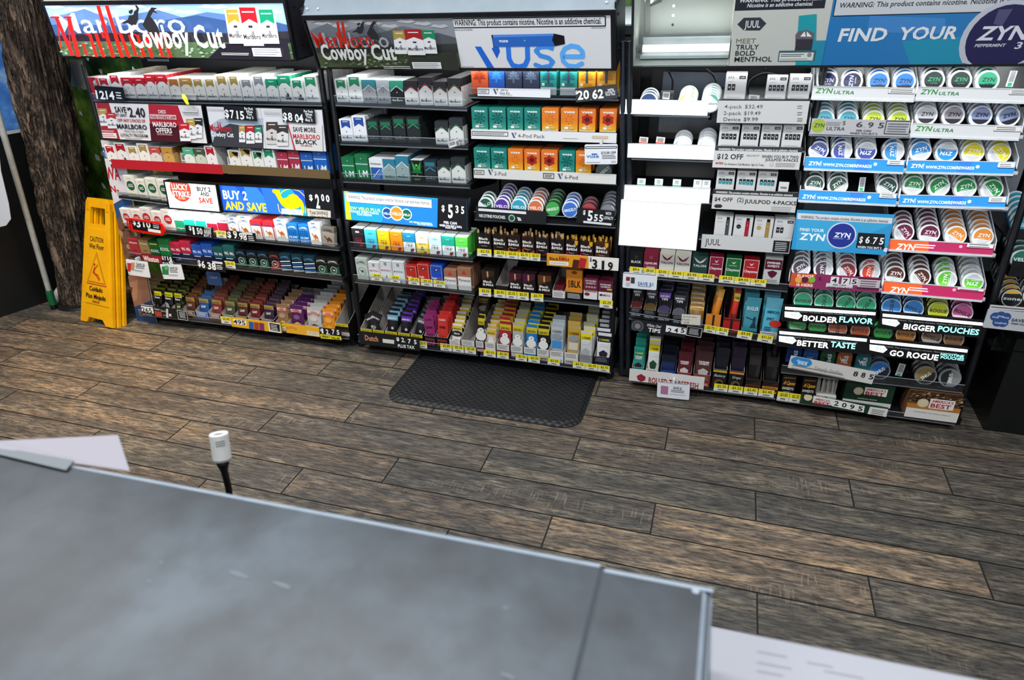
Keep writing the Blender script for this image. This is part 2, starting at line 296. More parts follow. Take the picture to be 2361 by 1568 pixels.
BL = NT('blue_print'); t = BL; n = t.noise(9, (1, 1, 1), 5); t.l(t.ramp(n, [(.35, '#1b4a9c'), (.55, '#4d86cf'), (.7, '#b9d2ea')]), t.b.inputs['Base Color'])
cab('printed_front', -.33, 1.6, .012, .2, .83, 1.35, BL.m); cab('edge_strip', -.33, 1.6, -.003, .002, .815, .83, mat('#b8bcc0'))
mb = MB(); 
def sheetp(x, y): return aty(x, y, 2.02)
pts = [(-90, 310), (-6, 318), (2, 395), (20, 470), (25, 505), (14, 520), (-90, 545)]
P = [sheetp(*q) for q in pts]; mb.face(P, mat('#dfe1e6')); mb.face([p+Vector((0, .0015, 0)) for p in P][::-1], mat('#dfe1e6'))
for i in range(2): mb.face([sheetp(-70, 455+i*14)+Vector((0, -.001, 0)), sheetp(-2, 460+i*14)+Vector((0, -.001, 0)), sheetp(-2, 463+i*14)+Vector((0, -.001, 0)), sheetp(-70, 458+i*14)+Vector((0, -.001, 0))], '#5a5a5a')
put('notice_sheet', mb, label='white curled notice sheet hanging on the front of the black cabinet', cat='notice')
bp = atz(125, 712); bt = aty(-9, 250, 2.12); root = put('broom', None, T(*bp), label='white broom handle with a green grip leaning on the black cabinet', cat='broom')
def sub(name, mb, pr=None, **k):
    o = put(name, mb, **k); pr = pr or root; o.parent = pr; o.matrix_parent_inverse = pr.matrix_world.inverted(); return o
dr = (bt-bp).normalized(); mb = MB(); mb.cyl(bp+dr*.085, bp+dr*1.18, .0125, noisy('brushed_white_metal', '#b9bdb9', '#d3d6d2', 30, .3, .3)); sub('handle', mb)
mb = MB(); mb.cyl(bp+dr*.03, bp+dr*.1, .0165, '#12683a'); mb.cyl(bp+dr*.1, bp+dr*.112, .0165, '#0f5a32', .0125); sub('green_grip', mb); mb = MB(); mb.cyl(bp+dr*.004, bp+dr*.03, .0155, '#0a0c0b'); sub('end_cap', mb)
mb = MB(); q = atz(136, 703); mb.tube([q+Vector((-.03, .03, .013)), q+Vector((.0, .0, .02)), q+Vector((.012, -.01, .045)), q+Vector((.018, .0, .075)), q+Vector((.01, .02, .085))], [.010, .013, .013, .011, .007], mat('#c9cdd0')); put('plastic_bag', mb, label='crumpled white plastic bag on the floor between broom grip and tree trunk', cat='bag')
mb = MB(); q = atz(160, 712); mb.cyl((-3.03, 2.28, .002), (-3.03, 2.28, .012), .118, M_BLACK, .115, 40); put('trunk_base_ring', mb, label='thin dark ring on the floor around the foot of the tree trunk', cat='ring')
M_DUST = mat('#a09a91', .5).copy(); M_DUST.node_tree.nodes['Principled BSDF'].inputs['Alpha'].default_value = .72
# ------------------------------------------------------------------ outdoor-scene horn: clear weather cover on the mural wall
root = put('clear_wall_cover', None, T(*aty(183, 170, 2.5)), label='dusty clear plastic cover over a small device on the mural wall', cat='device cover')
a = [aty(*q, 2.62) for q in ((152, 140), (195, 135), (208, 205), (165, 200))]; b = [aty(*q, 2.48) for q in ((158, 142), (190, 140), (203, 208), (178, 200))]
mb = MB(); mb.geo(a+b, [(0, 1, 5, 4), (1, 2, 6, 5), (2, 3, 7, 6), (3, 0, 4, 7), (4, 5, 6, 7)], M_DUST); sub('cover', mb)
mb = MB(); mb.cyl(aty(181, 172, 2.6), aty(181, 172, 2.57), .03, '#5a3e38', n=20); mb.cyl(aty(181, 172, 2.57), aty(181, 172, 2.565), .018, '#1a1a1c', n=20); mb.box(aty(176, 190, 2.6).x, aty(196, 190, 2.6).x, 2.58, 2.63, aty(180, 196, 2.6).z, aty(180, 150, 2.6).z, '#1d1f22'); sub('device', mb)
# ------------------------------------------------------------------ folded wet floor signs
def wetsign(name, tl, bl, tr, br, Yt, Yb, thick, label, first):
    TL, TR = aty(*tl, Yt), aty(*tr, Yt); BL, BR = aty(*bl, Yb), aty(*br, Yb); BR.z = BL.z = (BL.z+BR.z)/2
    return TL, TR, BL, BR
M_YEL = noisy('yellow_plastic', '#d99b00', '#e8ad05', 12, .42)
def wet():
    lab = ('yellow folding caution sign, front panel reading wet floor in two languages', 'yellow folding caution sign stacked directly behind the front one', 'yellow folding caution sign, rearmost of the folded stack')
    bl = atz(192, 738); br = atz(268, 757); ux = (br-bl); w = ux.length; ux.normalize(); ux.z = 0
    nx = Vector((ux.y, -ux.x, 0)); H = .585; ct = (bl+br)/2
    d_ = ray(232, 456); tt = (ct-CC).dot(ux)/d_.dot(ux); top = CC+d_*tt; lean = (top-ct).normalized(); H = (top-ct).length
    for k in range(3):
        z = lean; y = ux.cross(z)*-1; y = z.cross(ux); M = Matrix((ux, y, z)).transposed().to_4x4(); M.translation = ct+Vector((0, 0, .001))+y*k*.0200+ux*k*.010
        r = put('caution_sign', None, M, label=lab[k], cat='floor sign', group='folded caution signs')
        W = w*.985; wt = W*.70; tk = .014
        def U(u, v): hw = (W+(wt-W)*v)/2; return (u*2-1)*hw, v*H
        ol = [(0, 0), (.0, .0), (.20, .0), (.24, .05), (.70, .05), (.78, .0), (1, .0), (1, .93), (.97, .97), (.9, 1), (.1, 1), (.03, .97), (0, .93)]
        mb = MB(); P = [U(*q) for q in ol[1:]]; hole = [U(*q) for q in ((.26, .80), (.74, .80), (.80, .83), (.80, .90), (.74, .92), (.26, .92), (.20, .90), (.20, .83))]
        # body with handle opening: split in strips
        yb = -.0
        def slab(pts, y0, y1, m=M_YEL):
            mb.face([(a, y0, b) for a, b in pts], m); mb.face([(a, y1, b) for a, b in pts][::-1], m)
            for i in range(len(pts)):
                a, b = pts[i], pts[(i+1) % len(pts)]; mb.face([(a[0], y0, a[1]), (a[0], y1, a[1]), (b[0], y1, b[1]), (b[0], y0, b[1])], m)
        slab([U(*q) for q in ((0, 0), (.20, 0), (.26, .045), (.68, .045), (.78, 0), (1, 0), (1, .79), (0, .79))], -tk, 0)
        slab([U(*q) for q in ((0, .79), (.2, .79), (.2, .92), (0, .92))], -tk, 0); slab([U(*q) for q in ((.8, .79), (1, .79), (1, .92), (.8, .92))], -tk, 0)
        slab([U(*q) for q in ((0, .92), (1, .92), (1, .96), (.94, .99), (.06, .99), (0, .96))], -tk, .004)
        slab([U(*q) for q in ((.12, .16), (.90, .16), (.87, .755), (.15, .755))], -tk-.003, -tk)
        for u in (.06, .13, .84, .92): slab([U(*q) for q in ((u, .9), (u+.04, .9), (u+.04, .965), (u, .965))], -tk-.004, -tk)
        b = put('panel', mb); b.parent = r
        if k == 0:
            mb = MB(); A = Art(mb, W, H, y=-tk-.0032)
            A.text('CAUTION', .5, .655, .040, '#17140c', .40, b=1); A.text('Wet Floor', .5, .60, .040, '#17140c', .44, b=1)
            for s_, c_ in ((1, '#a5371a'), (.93, M_YEL), (.85, '#a5371a'), (.79, M_YEL)):
                A.poly([(.5-.29*s_, .43-.115*s_), (.5+.31*s_, .43-.115*s_), (.5+.005, .43+.15*s_)], c_)
            A.ell(.45, .475, .0105, '#b02a16'); A.line([(.47, .455), (.43, .425), (.47, .395)], .016, '#b02a16'); A.line([(.43, .43), (.40, .40)], .008, '#b02a16'); A.line([(.45, .44), (.54, .47), (.53, .485)], .008, '#b02a16'); A.line([(.46, .405), (.53, .385), (.60, .355)], .011, '#b02a16'); A.line([(.46, .40), (.55, .40), (.62, .365)], .008, '#b02a16')
            A.text('Cuidado', .5, .265, .038, '#17140c', .40, b=1); A.text('Piso Mojado', .5, .205, .038, '#17140c', .60, b=1); A.text('winco', .5, .175, .018, '#8a2c12', .22, b=2)
            b = put('printed_text', mb); b.parent = r
wet()
# ------------------------------------------------------------------ rubber mat
def matobj():
    t = NT('black_rubber_mat'); tc = t.n('TexCoord'); mp = t.n('Mapping'); mp.inputs['Scale'].default_value = (38, 46, 1); mp.inputs['Rotation'].default_value = (0, 0, .0); t.l(tc.outputs['Object'], mp.inputs[0])
    w1 = t.n('TexWave', wave_type='BANDS', bands_direction='DIAGONAL'); w1.inputs['Scale'].default_value = .55; t.l(mp.outputs[0], w1.inputs[0]); mp2 = t.n('Mapping'); mp2.inputs['Scale'].default_value = (-38, 46, 1); t.l(tc.outputs['Object'], mp2.inputs[0]); w2 = t.n('TexWave', bands_direction='DIAGONAL'); w2.inputs['Scale'].default_value = .55; t.l(mp2.outputs[0], w2.inputs[0])
    h = t.n('Math', operation='MINIMUM'); t.l(w1.outputs['Fac'], h.inputs[0]); t.l(w2.outputs['Fac'], h.inputs[1]); t.bump(h.outputs[0], .5, .004); n = t.noise(14, detail=3); t.l(t.ramp(n, [(.3, '#0b0c0f'), (.7, '#131519')]), t.b.inputs['Base Color']); t.b.inputs['Roughness'].default_value = .5
    x0, x1, y0, y1, R = -1.125, -.375, 1.838, 2.3, .075; P = []
    for cx, cy, a0 in ((x1-R, y0+R, -90), (x1-R, y1-R, 0), (x0+R, y1-R, 90), (x0+R, y0+R, 180)):
        for i in range(9): a = math.radians(a0+90*i/8); P.append((cx+R*math.cos(a), cy+R*math.sin(a)))
    cx, cy = (x0+x1)/2, (y0+y1)/2; mb = MB(); ins = lambda p, d: (p[0]+(d if p[0] < cx else -d), p[1]+(d if p[1] < cy else -d)); n = len(P)
    top = [ins(p, .02) for p in P]; mb.geo([(a, b, .0005) for a, b in P]+[(a, b, .003) for a, b in P]+[(a, b, .011) for a, b in top], [(i, (i+1) % n, n+(i+1) % n, n+i) for i in range(n)]+[(n+i, n+(i+1) % n, 2*n+(i+1) % n, 2*n+i) for i in range(n)]+[tuple(range(2*n, 3*n))], t.m)
    put('rubber_mat', mb, label='black rubber mat with diamond tread on the floor before the racks', cat='floor mat')
matobj()
# ------------------------------------------------------------------ counter in the foreground
def counter():
    t = NT('grey_stone_tile'); n = t.noise(5, detail=4); n2 = t.noise(22, detail=3); a = t.ramp(n, [(.35, '#282d33'), (.52, '#363c43'), (.7, '#49525b')]); b = t.ramp(n2, [(.3, '#cfcfcf'), (.6, '#ffffff')])
    n3 = t.noise(9, (1, 2.4, 1), 2); sp = t.ramp(n3, [(.86, '#000000'), (.95, '#ffffff')]); c = t.mix(sp, t.mix(1, a, b, 'MULTIPLY'), (.17, .19, .21, 1)); t.l(c, t.b.inputs['Base Color']); t.b.inputs['Roughness'].default_value = .42; t.bump(n2, .1, .001)
    gm = mat('#3b4148', .7); Z = .90
    def cp(x, y, z=Z): return atz(x, y, z)
    l = atz(0, 1045, Z); e = atz(1645, 1360, Z); sx = atz(1390, 1300, Z).x; l.y += .008; e.y += .010; y1 = (l.y+e.y)/2; xe = e.x; sb = atz(1335, 1568, Z).x
    root = put('counter', None, T(-.4, .2, Z-.9), label='grey tiled checkout counter with a pale front edge in the foreground', cat='counter')
    def sub(name, mb):
        if 'scuff' not in name and 'chip' not in name: mb.v = [(a, b+(l.y+(a-l.x)*(e.y-l.y)/(e.x-l.x)-y1)*(b > y1-.12), c) for a, b, c in mb.v]
        o = put(name, mb); o.parent = root; o.matrix_parent_inverse = root.matrix_world.inverted()
    edge = NT('pale_tile_edge'); q = edge.noise(30); edge.l(edge.ramp(q, [(.3, '#8793a1'), (.7, '#98a4b2')]), edge.b.inputs['Base Color'])
    for i, (x0, x1, yy) in enumerate(((-1.6, sx-.0022, y1), (sx+.0022, xe, y1-.004))):
        mb = MB(); B = .009; P = [(x0, yy-.0), (x1, yy-.0)]
        prof = [(yy, Z-.05), (yy, Z-B), (yy-B*.3, Z-B*.3), (yy-B, Z)]
        for (ya, za), (yb_, zb) in zip(prof, prof[1:]): mb.face([(x1, ya, za), (x0, ya, za), (x0, yb_, zb), (x1, yb_, zb)], edge.m, True)
        xr = x1-(B if i else 0)
        mb.face([(x0, -.5, Z), (xr, -.5, Z), (xr, yy-B, Z), (x0, yy-B, Z)], t.m); mb.face([(x0, -.5, Z-.05), (x0, -.5, Z), (x0, yy, Z), (x0, yy, Z-.05)], t.m)
        mb.face([(x1, yy, Z-.05), (x1, yy-B, Z-B), (x1, -.5, Z-B), (x1, -.5, Z-.05)], edge.m); mb.face([(xr, yy-B, Z), (xr, -.5, Z), (x1, -.5, Z-B), (x1, yy-B, Z-B)], edge.m)
        sub('counter_tile', mb)
    mb = MB(); mb.box(-1.6, xe-.002, -.5, y1-.008, Z-.06, Z-.0035, gm); sub('grout_bed', mb)
    mb = MB(); mb.box(-1.55, xe-.02, -.5, y1-.05, 0, Z-.06, M_CAB); sub('counter_body', mb)
    # chips of wear
    mb = MB(); wm = mat('#5c666e', .6)
    for (x, y, r, a) in ((550, 1325, .006, 2.2), (650, 1349, .0055, 2.2), (345, 1340, .003, 1.2), (1165, 1402, .003, 1), (1170, 1558, .004, 1.6), (372, 1296, .003, 1)):
        mb = MB(); p = cp(x, y); mb.geo([(p.x+r*a*math.cos(k*.52)*(.8+.3*random.random()), p.y+r*.42*math.sin(k*.52)*(.7+.5*random.random())-.1*r*a*math.cos(k*.52), Z+.0004) for k in range(12)], [tuple(range(12))], wm); sub('scuff_mark', mb)
    mb = MB(); p = cp(1604, 1364); mb.geo([(p.x+.0035*math.cos(k*.7), p.y+.003*math.sin(k*.7), Z+.0006) for k in range(9)], [tuple(range(9))], '#8f98a4'); sub('chipped_corner', mb)
    # papers at the far left, sticking out past the edge
    def paper(pts, z, col, label, bend=None, th=.0006):
        P = [atz(x, y, zz) for (x, y), zz in zip(pts, z)]; mb = MB(); mb.face(P, col); mb.face([p-Vector((0, 0, th)) for p in P][::-1], col); put('paper_sheet', mb, label=label, cat='paper')
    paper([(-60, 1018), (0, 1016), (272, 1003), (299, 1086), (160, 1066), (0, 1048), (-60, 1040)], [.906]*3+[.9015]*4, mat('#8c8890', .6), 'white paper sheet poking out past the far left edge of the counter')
    paper([(-60, 1022), (0, 1030), (170, 1062), (152, 1084), (0, 1048), (-60, 1034)], [.9035]*6, mat('#6a6f73', .6), 'translucent grey slip lying over the white sheet at the counter edge')
    # lower shelf and paper at lower right
    Zl = .80; mb = MB(); a, b_, c_, d_ = atz(1641, 1455, Zl), atz(2320, 1590, Zl), atz(2300, 1950, Zl), atz(1630, 1800, Zl)
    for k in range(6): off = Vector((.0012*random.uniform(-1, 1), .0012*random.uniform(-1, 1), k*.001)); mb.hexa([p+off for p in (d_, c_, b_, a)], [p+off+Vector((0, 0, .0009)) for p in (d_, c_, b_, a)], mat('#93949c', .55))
    for (x, y, l) in ((1745, 1500, 70), (1745, 1525, 80), (1745, 1545, 60), (1860, 1525, 60), (1900, 1545, 90)):
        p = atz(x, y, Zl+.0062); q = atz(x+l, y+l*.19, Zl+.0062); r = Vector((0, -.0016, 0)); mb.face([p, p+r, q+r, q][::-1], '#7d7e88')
    put('paper_stack', mb, label='stack of white forms on the low ledge right of the grey counter', cat='paper')
    mb = MB(); mb.box(xe+.004, .75, -.5, a.y-.012, Zl-.03, Zl-.0004, noisy('ledge_laminate', '#44474b', '#53565b', 10, .5)); mb.box(xe+.03, .72, -.5, a.y-.06, 0, Zl-.03, M_CAB); put('counter_ledge', mb, label='low ledge beside the counter carrying the stack of white forms', cat='ledge')
    # gooseneck
    Y = .70; root2 = put('gooseneck_microphone', None, T(*aty(528, 1150, Y)), label='white cylinder on a short black flexible stalk rising behind the counter edge', cat='microphone')
    def s2(name, mb): o = put(name, mb); o.parent = root2; o.matrix_parent_inverse = root2.matrix_world.inverted()
    p0 = aty(513, 1062, Y); p1 = aty(504, 999, Y+.014); ax = (p1-p0).normalized(); r = 20.5/FPX*(p0-CC).dot(CF); Lh = (p1-p0).length
    mb = MB(); wh = noisy('white_plastic', '#c9cac8', '#dededc', 20, .4); p1 = p0+ax*Lh; mb.cyl(p0, p0+ax*.004, r*.86, wh, r, 32); mb.cyl(p0+ax*.004, p1-ax*.002, r, wh, r*1.02, 32, caps=False)
    b = ax.orthogonal().normalized(); c2 = ax.cross(b); n = 32; ring = lambda rad, d: [p1+ax*d+(b*math.cos(2*math.pi*i/n)+c2*math.sin(2*math.pi*i/n))*rad for i in range(n)]
    mb.geo(ring(r*1.02, -.002)+ring(r*.98, 0)+ring(r*.62, 0)+ring(r*.6, -.004), [(k*n+i, k*n+(i+1) % n, (k+1)*n+(i+1) % n, (k+1)*n+i) for k in range(3) for i in range(n)], wh, True); s2('head', mb)
    mb = MB(); mb.geo(ring(r*.61, -.003), [tuple(range(n))], '#4d5153'); s2('grille', mb)
    mb = MB(); 
    for k in range(3):
        q = p0+ax*(Lh*(.8-.075*k)); tow = (CC-q); tow = (tow-ax*tow.dot(ax)).normalized(); sd = ax.cross(tow)
        arc = [q+(tow*math.cos(a)+sd*math.sin(a))*r*1.035 for a in [-.45, -.2, .05, .3, .5]]; arc2 = [p-ax*.0022 for p in arc]
        mb.geo(arc+arc2, [(i, i+1, i+6, i+5) for i in range(4)], '#8f9290', True)
    s2('printed_marks', mb)
    mb = MB(); mb.tube([p0+ax*.001, p0-ax*.006, aty(517, 1085, Y), aty(522, 1105, Y), aty(527, 1125, Y), aty(532, 1170, Y), aty(538, 1330, Y)], [r*.72, r*.66, r*.4, r*.37, r*.37, r*.37, r*.37], noisy('black_rubber', '#060607', '#0c0c0e', 40, .5), 14); s2('stalk', mb)
    q = aty(538, 1330, Y); mb = MB(); mb.box(q.x-.02, q.x+.02, y1-.055, q.y+.012, q.z-.012, q.z, M_BLACK); mb.cyl((q.x, q.y, q.z-.014), (q.x, q.y, q.z+.01), .012, M_BLACK); s2('bracket', mb)
counter()
# ------------------------------------------------------------------ black cabinet at the right end
mb = MB(); mb.box(.93, 1.6, 2.185, 2.6, 0, .30, M_CAB); mb.box(.93, 1.6, 2.19, 2.6, .302, .345, M_CAB); mb.box(1.21, 1.24, 2.178, 2.186, .15, .17, M_STEEL)
put('low_cabinet', mb, label='black low cabinet right of the round can rack under the small tins', cat='cabinet')
# ------------------------------------------------------------------ printed fronts of the goods
def emblem(A, u, v, c, s=.05): A.rect(u-s*.9, v-s*.35, u-s*.25, v+s*.25, c); A.rect(u+s*.25, v-s*.35, u+s*.9, v+s*.25, c); A.rect(u-s*.2, v-s*.5, u+s*.2, v+s*.5, c)
def mtext(A, u, v, hh, w, c):
    A.text('Marlboro', u, v, hh, c, w, b=.6); x = u-w/2; A.rect(x+w*.49, v, x+w*.52, v+hh*1.75, c); A.rect(x+w*.545, v, x+w*.575, v+hh*1.75, c)
def chev(top, ins=0, tc='#3a3a3c', rim=None, pk=.79, txt='m', band=True, cow=0, peakc=None, dk=None):
    def f(A, h):
        a, b = ins, 1-ins; sl = .56 if not ins else .58; tp = 1 if not ins else .94; pk2 = pk if not ins else .70
        if rim: A.poly([(a, tp), (a, sl-.045), (.5, pk2-.045), (b, sl-.045), (b, tp)], rim)
        A.poly([(a, tp), (a, sl), (.5, pk2), (b, sl), (b, tp)], top)
        if dk: A.poly([(a, tp), (a, .86), (b, .86), (b, tp)], dk)
        if band: A.rect(.28, .87, .72, .895, '#f2f2ee')
        A.rect(0, .705, 1, .712, '#77716c'); emblem(A, .5, .50 if not ins else .44, tc)
        if txt == 'm': mtext(A, .5, .13, .085, .78, tc)
        if cow: A.poly([(.45, .08), (.95, .08), (.9, .16), (.78, .2), (.76, .32), (.62, .34), (.6, .22), (.5, .2)], '#3a3533'); A.line([(.62, .34), (.55, .42)], .02, '#3a3533')
    return f
CAMELP = [(0, .90), (.05, .99), (.16, .97), (.22, .93), (.24, .80), (.32, .66), (.42, .70), (.52, .84), (.62, .88), (.74, .82), (.82, .68), (.92, .56), (.98, .40), (.97, .2), (.96, 0), (.9, 0), (.91, .24), (.84, .40), (.80, .2), (.82, 0), (.75, 0), (.74, .34), (.60, .32), (.56, .34), (.55, 0), (.49, 0), (.49, .32), (.46, .34), (.44, 0), (.38, 0), (.38, .36), (.28, .48), (.17, .66), (.10, .84), (.02, .82)]
def camel(A, u0, v0, w, h, c): A.poly([(u0+x*w, v0+y*h) for x, y in CAMELP], c)
def camelw(top='#e9e9e6', cc='#c46a1e', sub='#3a66a8', red=0):
    def f(A, h):
        A.rect(.3, .93, .7, 1, '#2d5fb0')
        A.text('CAMEL', .5, .76, .10, '#2f4f84', .8, b=1, arc=.7)
        if red: A.rect(.9, 0, 1, 1, '#b8242c'); A.rect(0, .94, 1, 1, '#c5272f')
        else: A.text('99', .5, .6, .045, sub, .14)
        camel(A, .18, .2, .62, .32, cc); A.rect(.12, .17, .86, .2, '#e0b068')
    return f
def cameld(c1, c2, body='#0e1418', sw=0):
    def f(A, h):
        A.text('CAMEL', .5, .80, .10, c1, .82, b=1, arc=.7)
        if sw:
            for i in range(5): A.poly([(0, .05+.12*i), (1, .12+.12*i), (1, .18+.12*i), (0, .11+.12*i)], c2 if i % 2 else '#cfe4f0')
        else:
            A.poly([(0, .2), (.5, .5), (1, .6), (1, .1), (0, 0)], c2); A.ell(.5, .38, .19, '#c9d6cf'); A.ell(.5, .38, .165, c2); A.ell(.5, .38, .10, '#10181c'); camel(A, .36, .31, .28, .12, '#e6e9e6')
    return f
def lucky(c):
    def f(A, h): A.ell(.5, .52, .225, c); A.text('LUCKY', .5, .545, .06, '#f4f2ea', .46, b=2); A.text('STRIKE', .5, .46, .06, '#f4f2ea', .5, b=2); A.rect(.3, .86, .7, .875, '#8a8a88'); A.fine(.2, .08, .8, .16, 2, '#b0b0ae')
    return f
def newport(c, tc):
    def f(A, h): A.rect(0, 0, 1, .6, c); A.text('Newport', .5, .68, .10, tc, .78, b=.5); A.rect(0, .62, 1, .66, '#d8f0ea'); A.rect(.3, .93, .7, .95, '#c8ccce'); A.poly([(.1, .2), (.9, .2), (.5, .1)], '#f0f0ee')
    return f
def flat(txt, c, v=.5, hh=.12, w=.8, rects=(), b=1, sub=None, sh=0, out=None):
    def f(A, h):
        for r in rects: A.rect(*r)
        for i, tx in enumerate(txt.split('|')): A.text(tx, .5, v-i*hh*1.45, hh, c, w, b=b, sh=sh, out=out)
        if sub: A.fine(*sub)
    return f
def lm(A, h): A.rect(0, .60, 1, .64, '#c8d2d8'); A.text('L', .3, .1, .28, '#f2f2f2', .2, b=1); A.text('M', .72, .1, .28, '#f2f2f2', .38, b=1); A.text('&', .5, .16, .12, '#f2f2f2', .14); emblem(A, .5, .84, '#d8c8a8', .05)
def pallm(c):
    def f(A, h): A.rect(0, .42, 1, .80, c); A.text('PALL', .27, .56, .14, '#f4f4f4', .36, b=1); A.text('MALL', .75, .56, .14, '#f4f4f4', .36, b=1); A.rect(.1, .34, .75, .38, '#d6d8e4')
    return f
def spirit(c2, txc, dark=0, white=0):
    def f(A, h):
        if white: A.rect(.0, 0, 1, .5, '#e8ecea')
        A.text('AMERICAN', .5, .44, .045, txc, .62, b=.6)
        for i, ch in enumerate('SPIRIT'): A.text(ch, .2+.12*i, .28, .13, txc, .07, b=.5)
        A.poly([(.55, .05), (.7, .02), (.85, .08), (.9, .18), (.75, .2), (.6, .16)], '#8a2430'); A.poly([(.3, .78), (.4, .86), (.46, .80), (.5, .88), (.54, .80), (.6, .86), (.7, .78), (.5, .76)], c2)
    return f
def montego(c): return lambda A, h: (A.frame(.07, .05, .93, .95, .008, '#9aa0a4'), A.rect(.38, .78, .62, .92, '#8d9294'), A.text('MONTEGO', .5, .5, .09, c, .8, b=.6), A.poly([(.4, .2), (.5, .34), (.6, .2)], '#6a7074'))
def eagle(A, h): A.text('Eagle', .32, .38, .09, '#f4f4f2', .42, b=1); A.text('20s', .72, .38, .09, '#c9483a', .28, b=1); A.ell(.5, .8, .06, '#2a2320', 1.3); A.poly([(.4, .8), (.6, .84), (.55, .76)], '#e8e6e0'); A.frame(.04, .02, .96, .98, .01, '#e9e4de')
def pyramid(A, h): A.rect(0, 0, 1, .62, '#e6e2de'); A.rect(0, .62, 1, .64, '#8b5a40'); A.poly([(.3, .72), (.7, .72), (.5, .92)], '#c8322c'); A.text('Pyramid', .5, .40, .12, '#27201d', .84, b=.4)
def parl(A, h): A.rect(0, 0, 1, .58, '#2b5aa6'); A.poly([(0, 0), (.6, 0), (1, .45), (1, .58), (.45, .2), (.3, .3), (0, .1)], '#4d86c8'); A.line([(.2, .12), (.75, .5)], .035, '#e8e8ec'); A.text('Parliament', .5, .72, .09, '#1f2430', .8, b=.4); A.frame(.05, .03, .95, .6, .02, '#dfe4ea')
def nxt(A, h): A.poly([(.1, .95), (.5, .6), (.9, .95), (.8, .5), (1, .4), (.5, .66), (0, .4), (.2, .5)], '#2f9a4c'); A.ell(.5, .76, .06, '#5fc858'); mtext(A, .5, .24, .075, .8, '#8c9390'); A.text('NXT', .5, .07, .08, '#7fb68a', .55, b=.5)
def barcode(A, h, v0=.35, v1=.8):
    for i in range(12): A.rect(.12+.065*i, v0, .12+.065*i+.02+.02*(i % 3 == 0), v1, '#1c1c1e')
R_, G_, GD, SV, GN = '#b3202c', '#a8863c', '#a9803a', '#8f9499', '#1d8f6a'
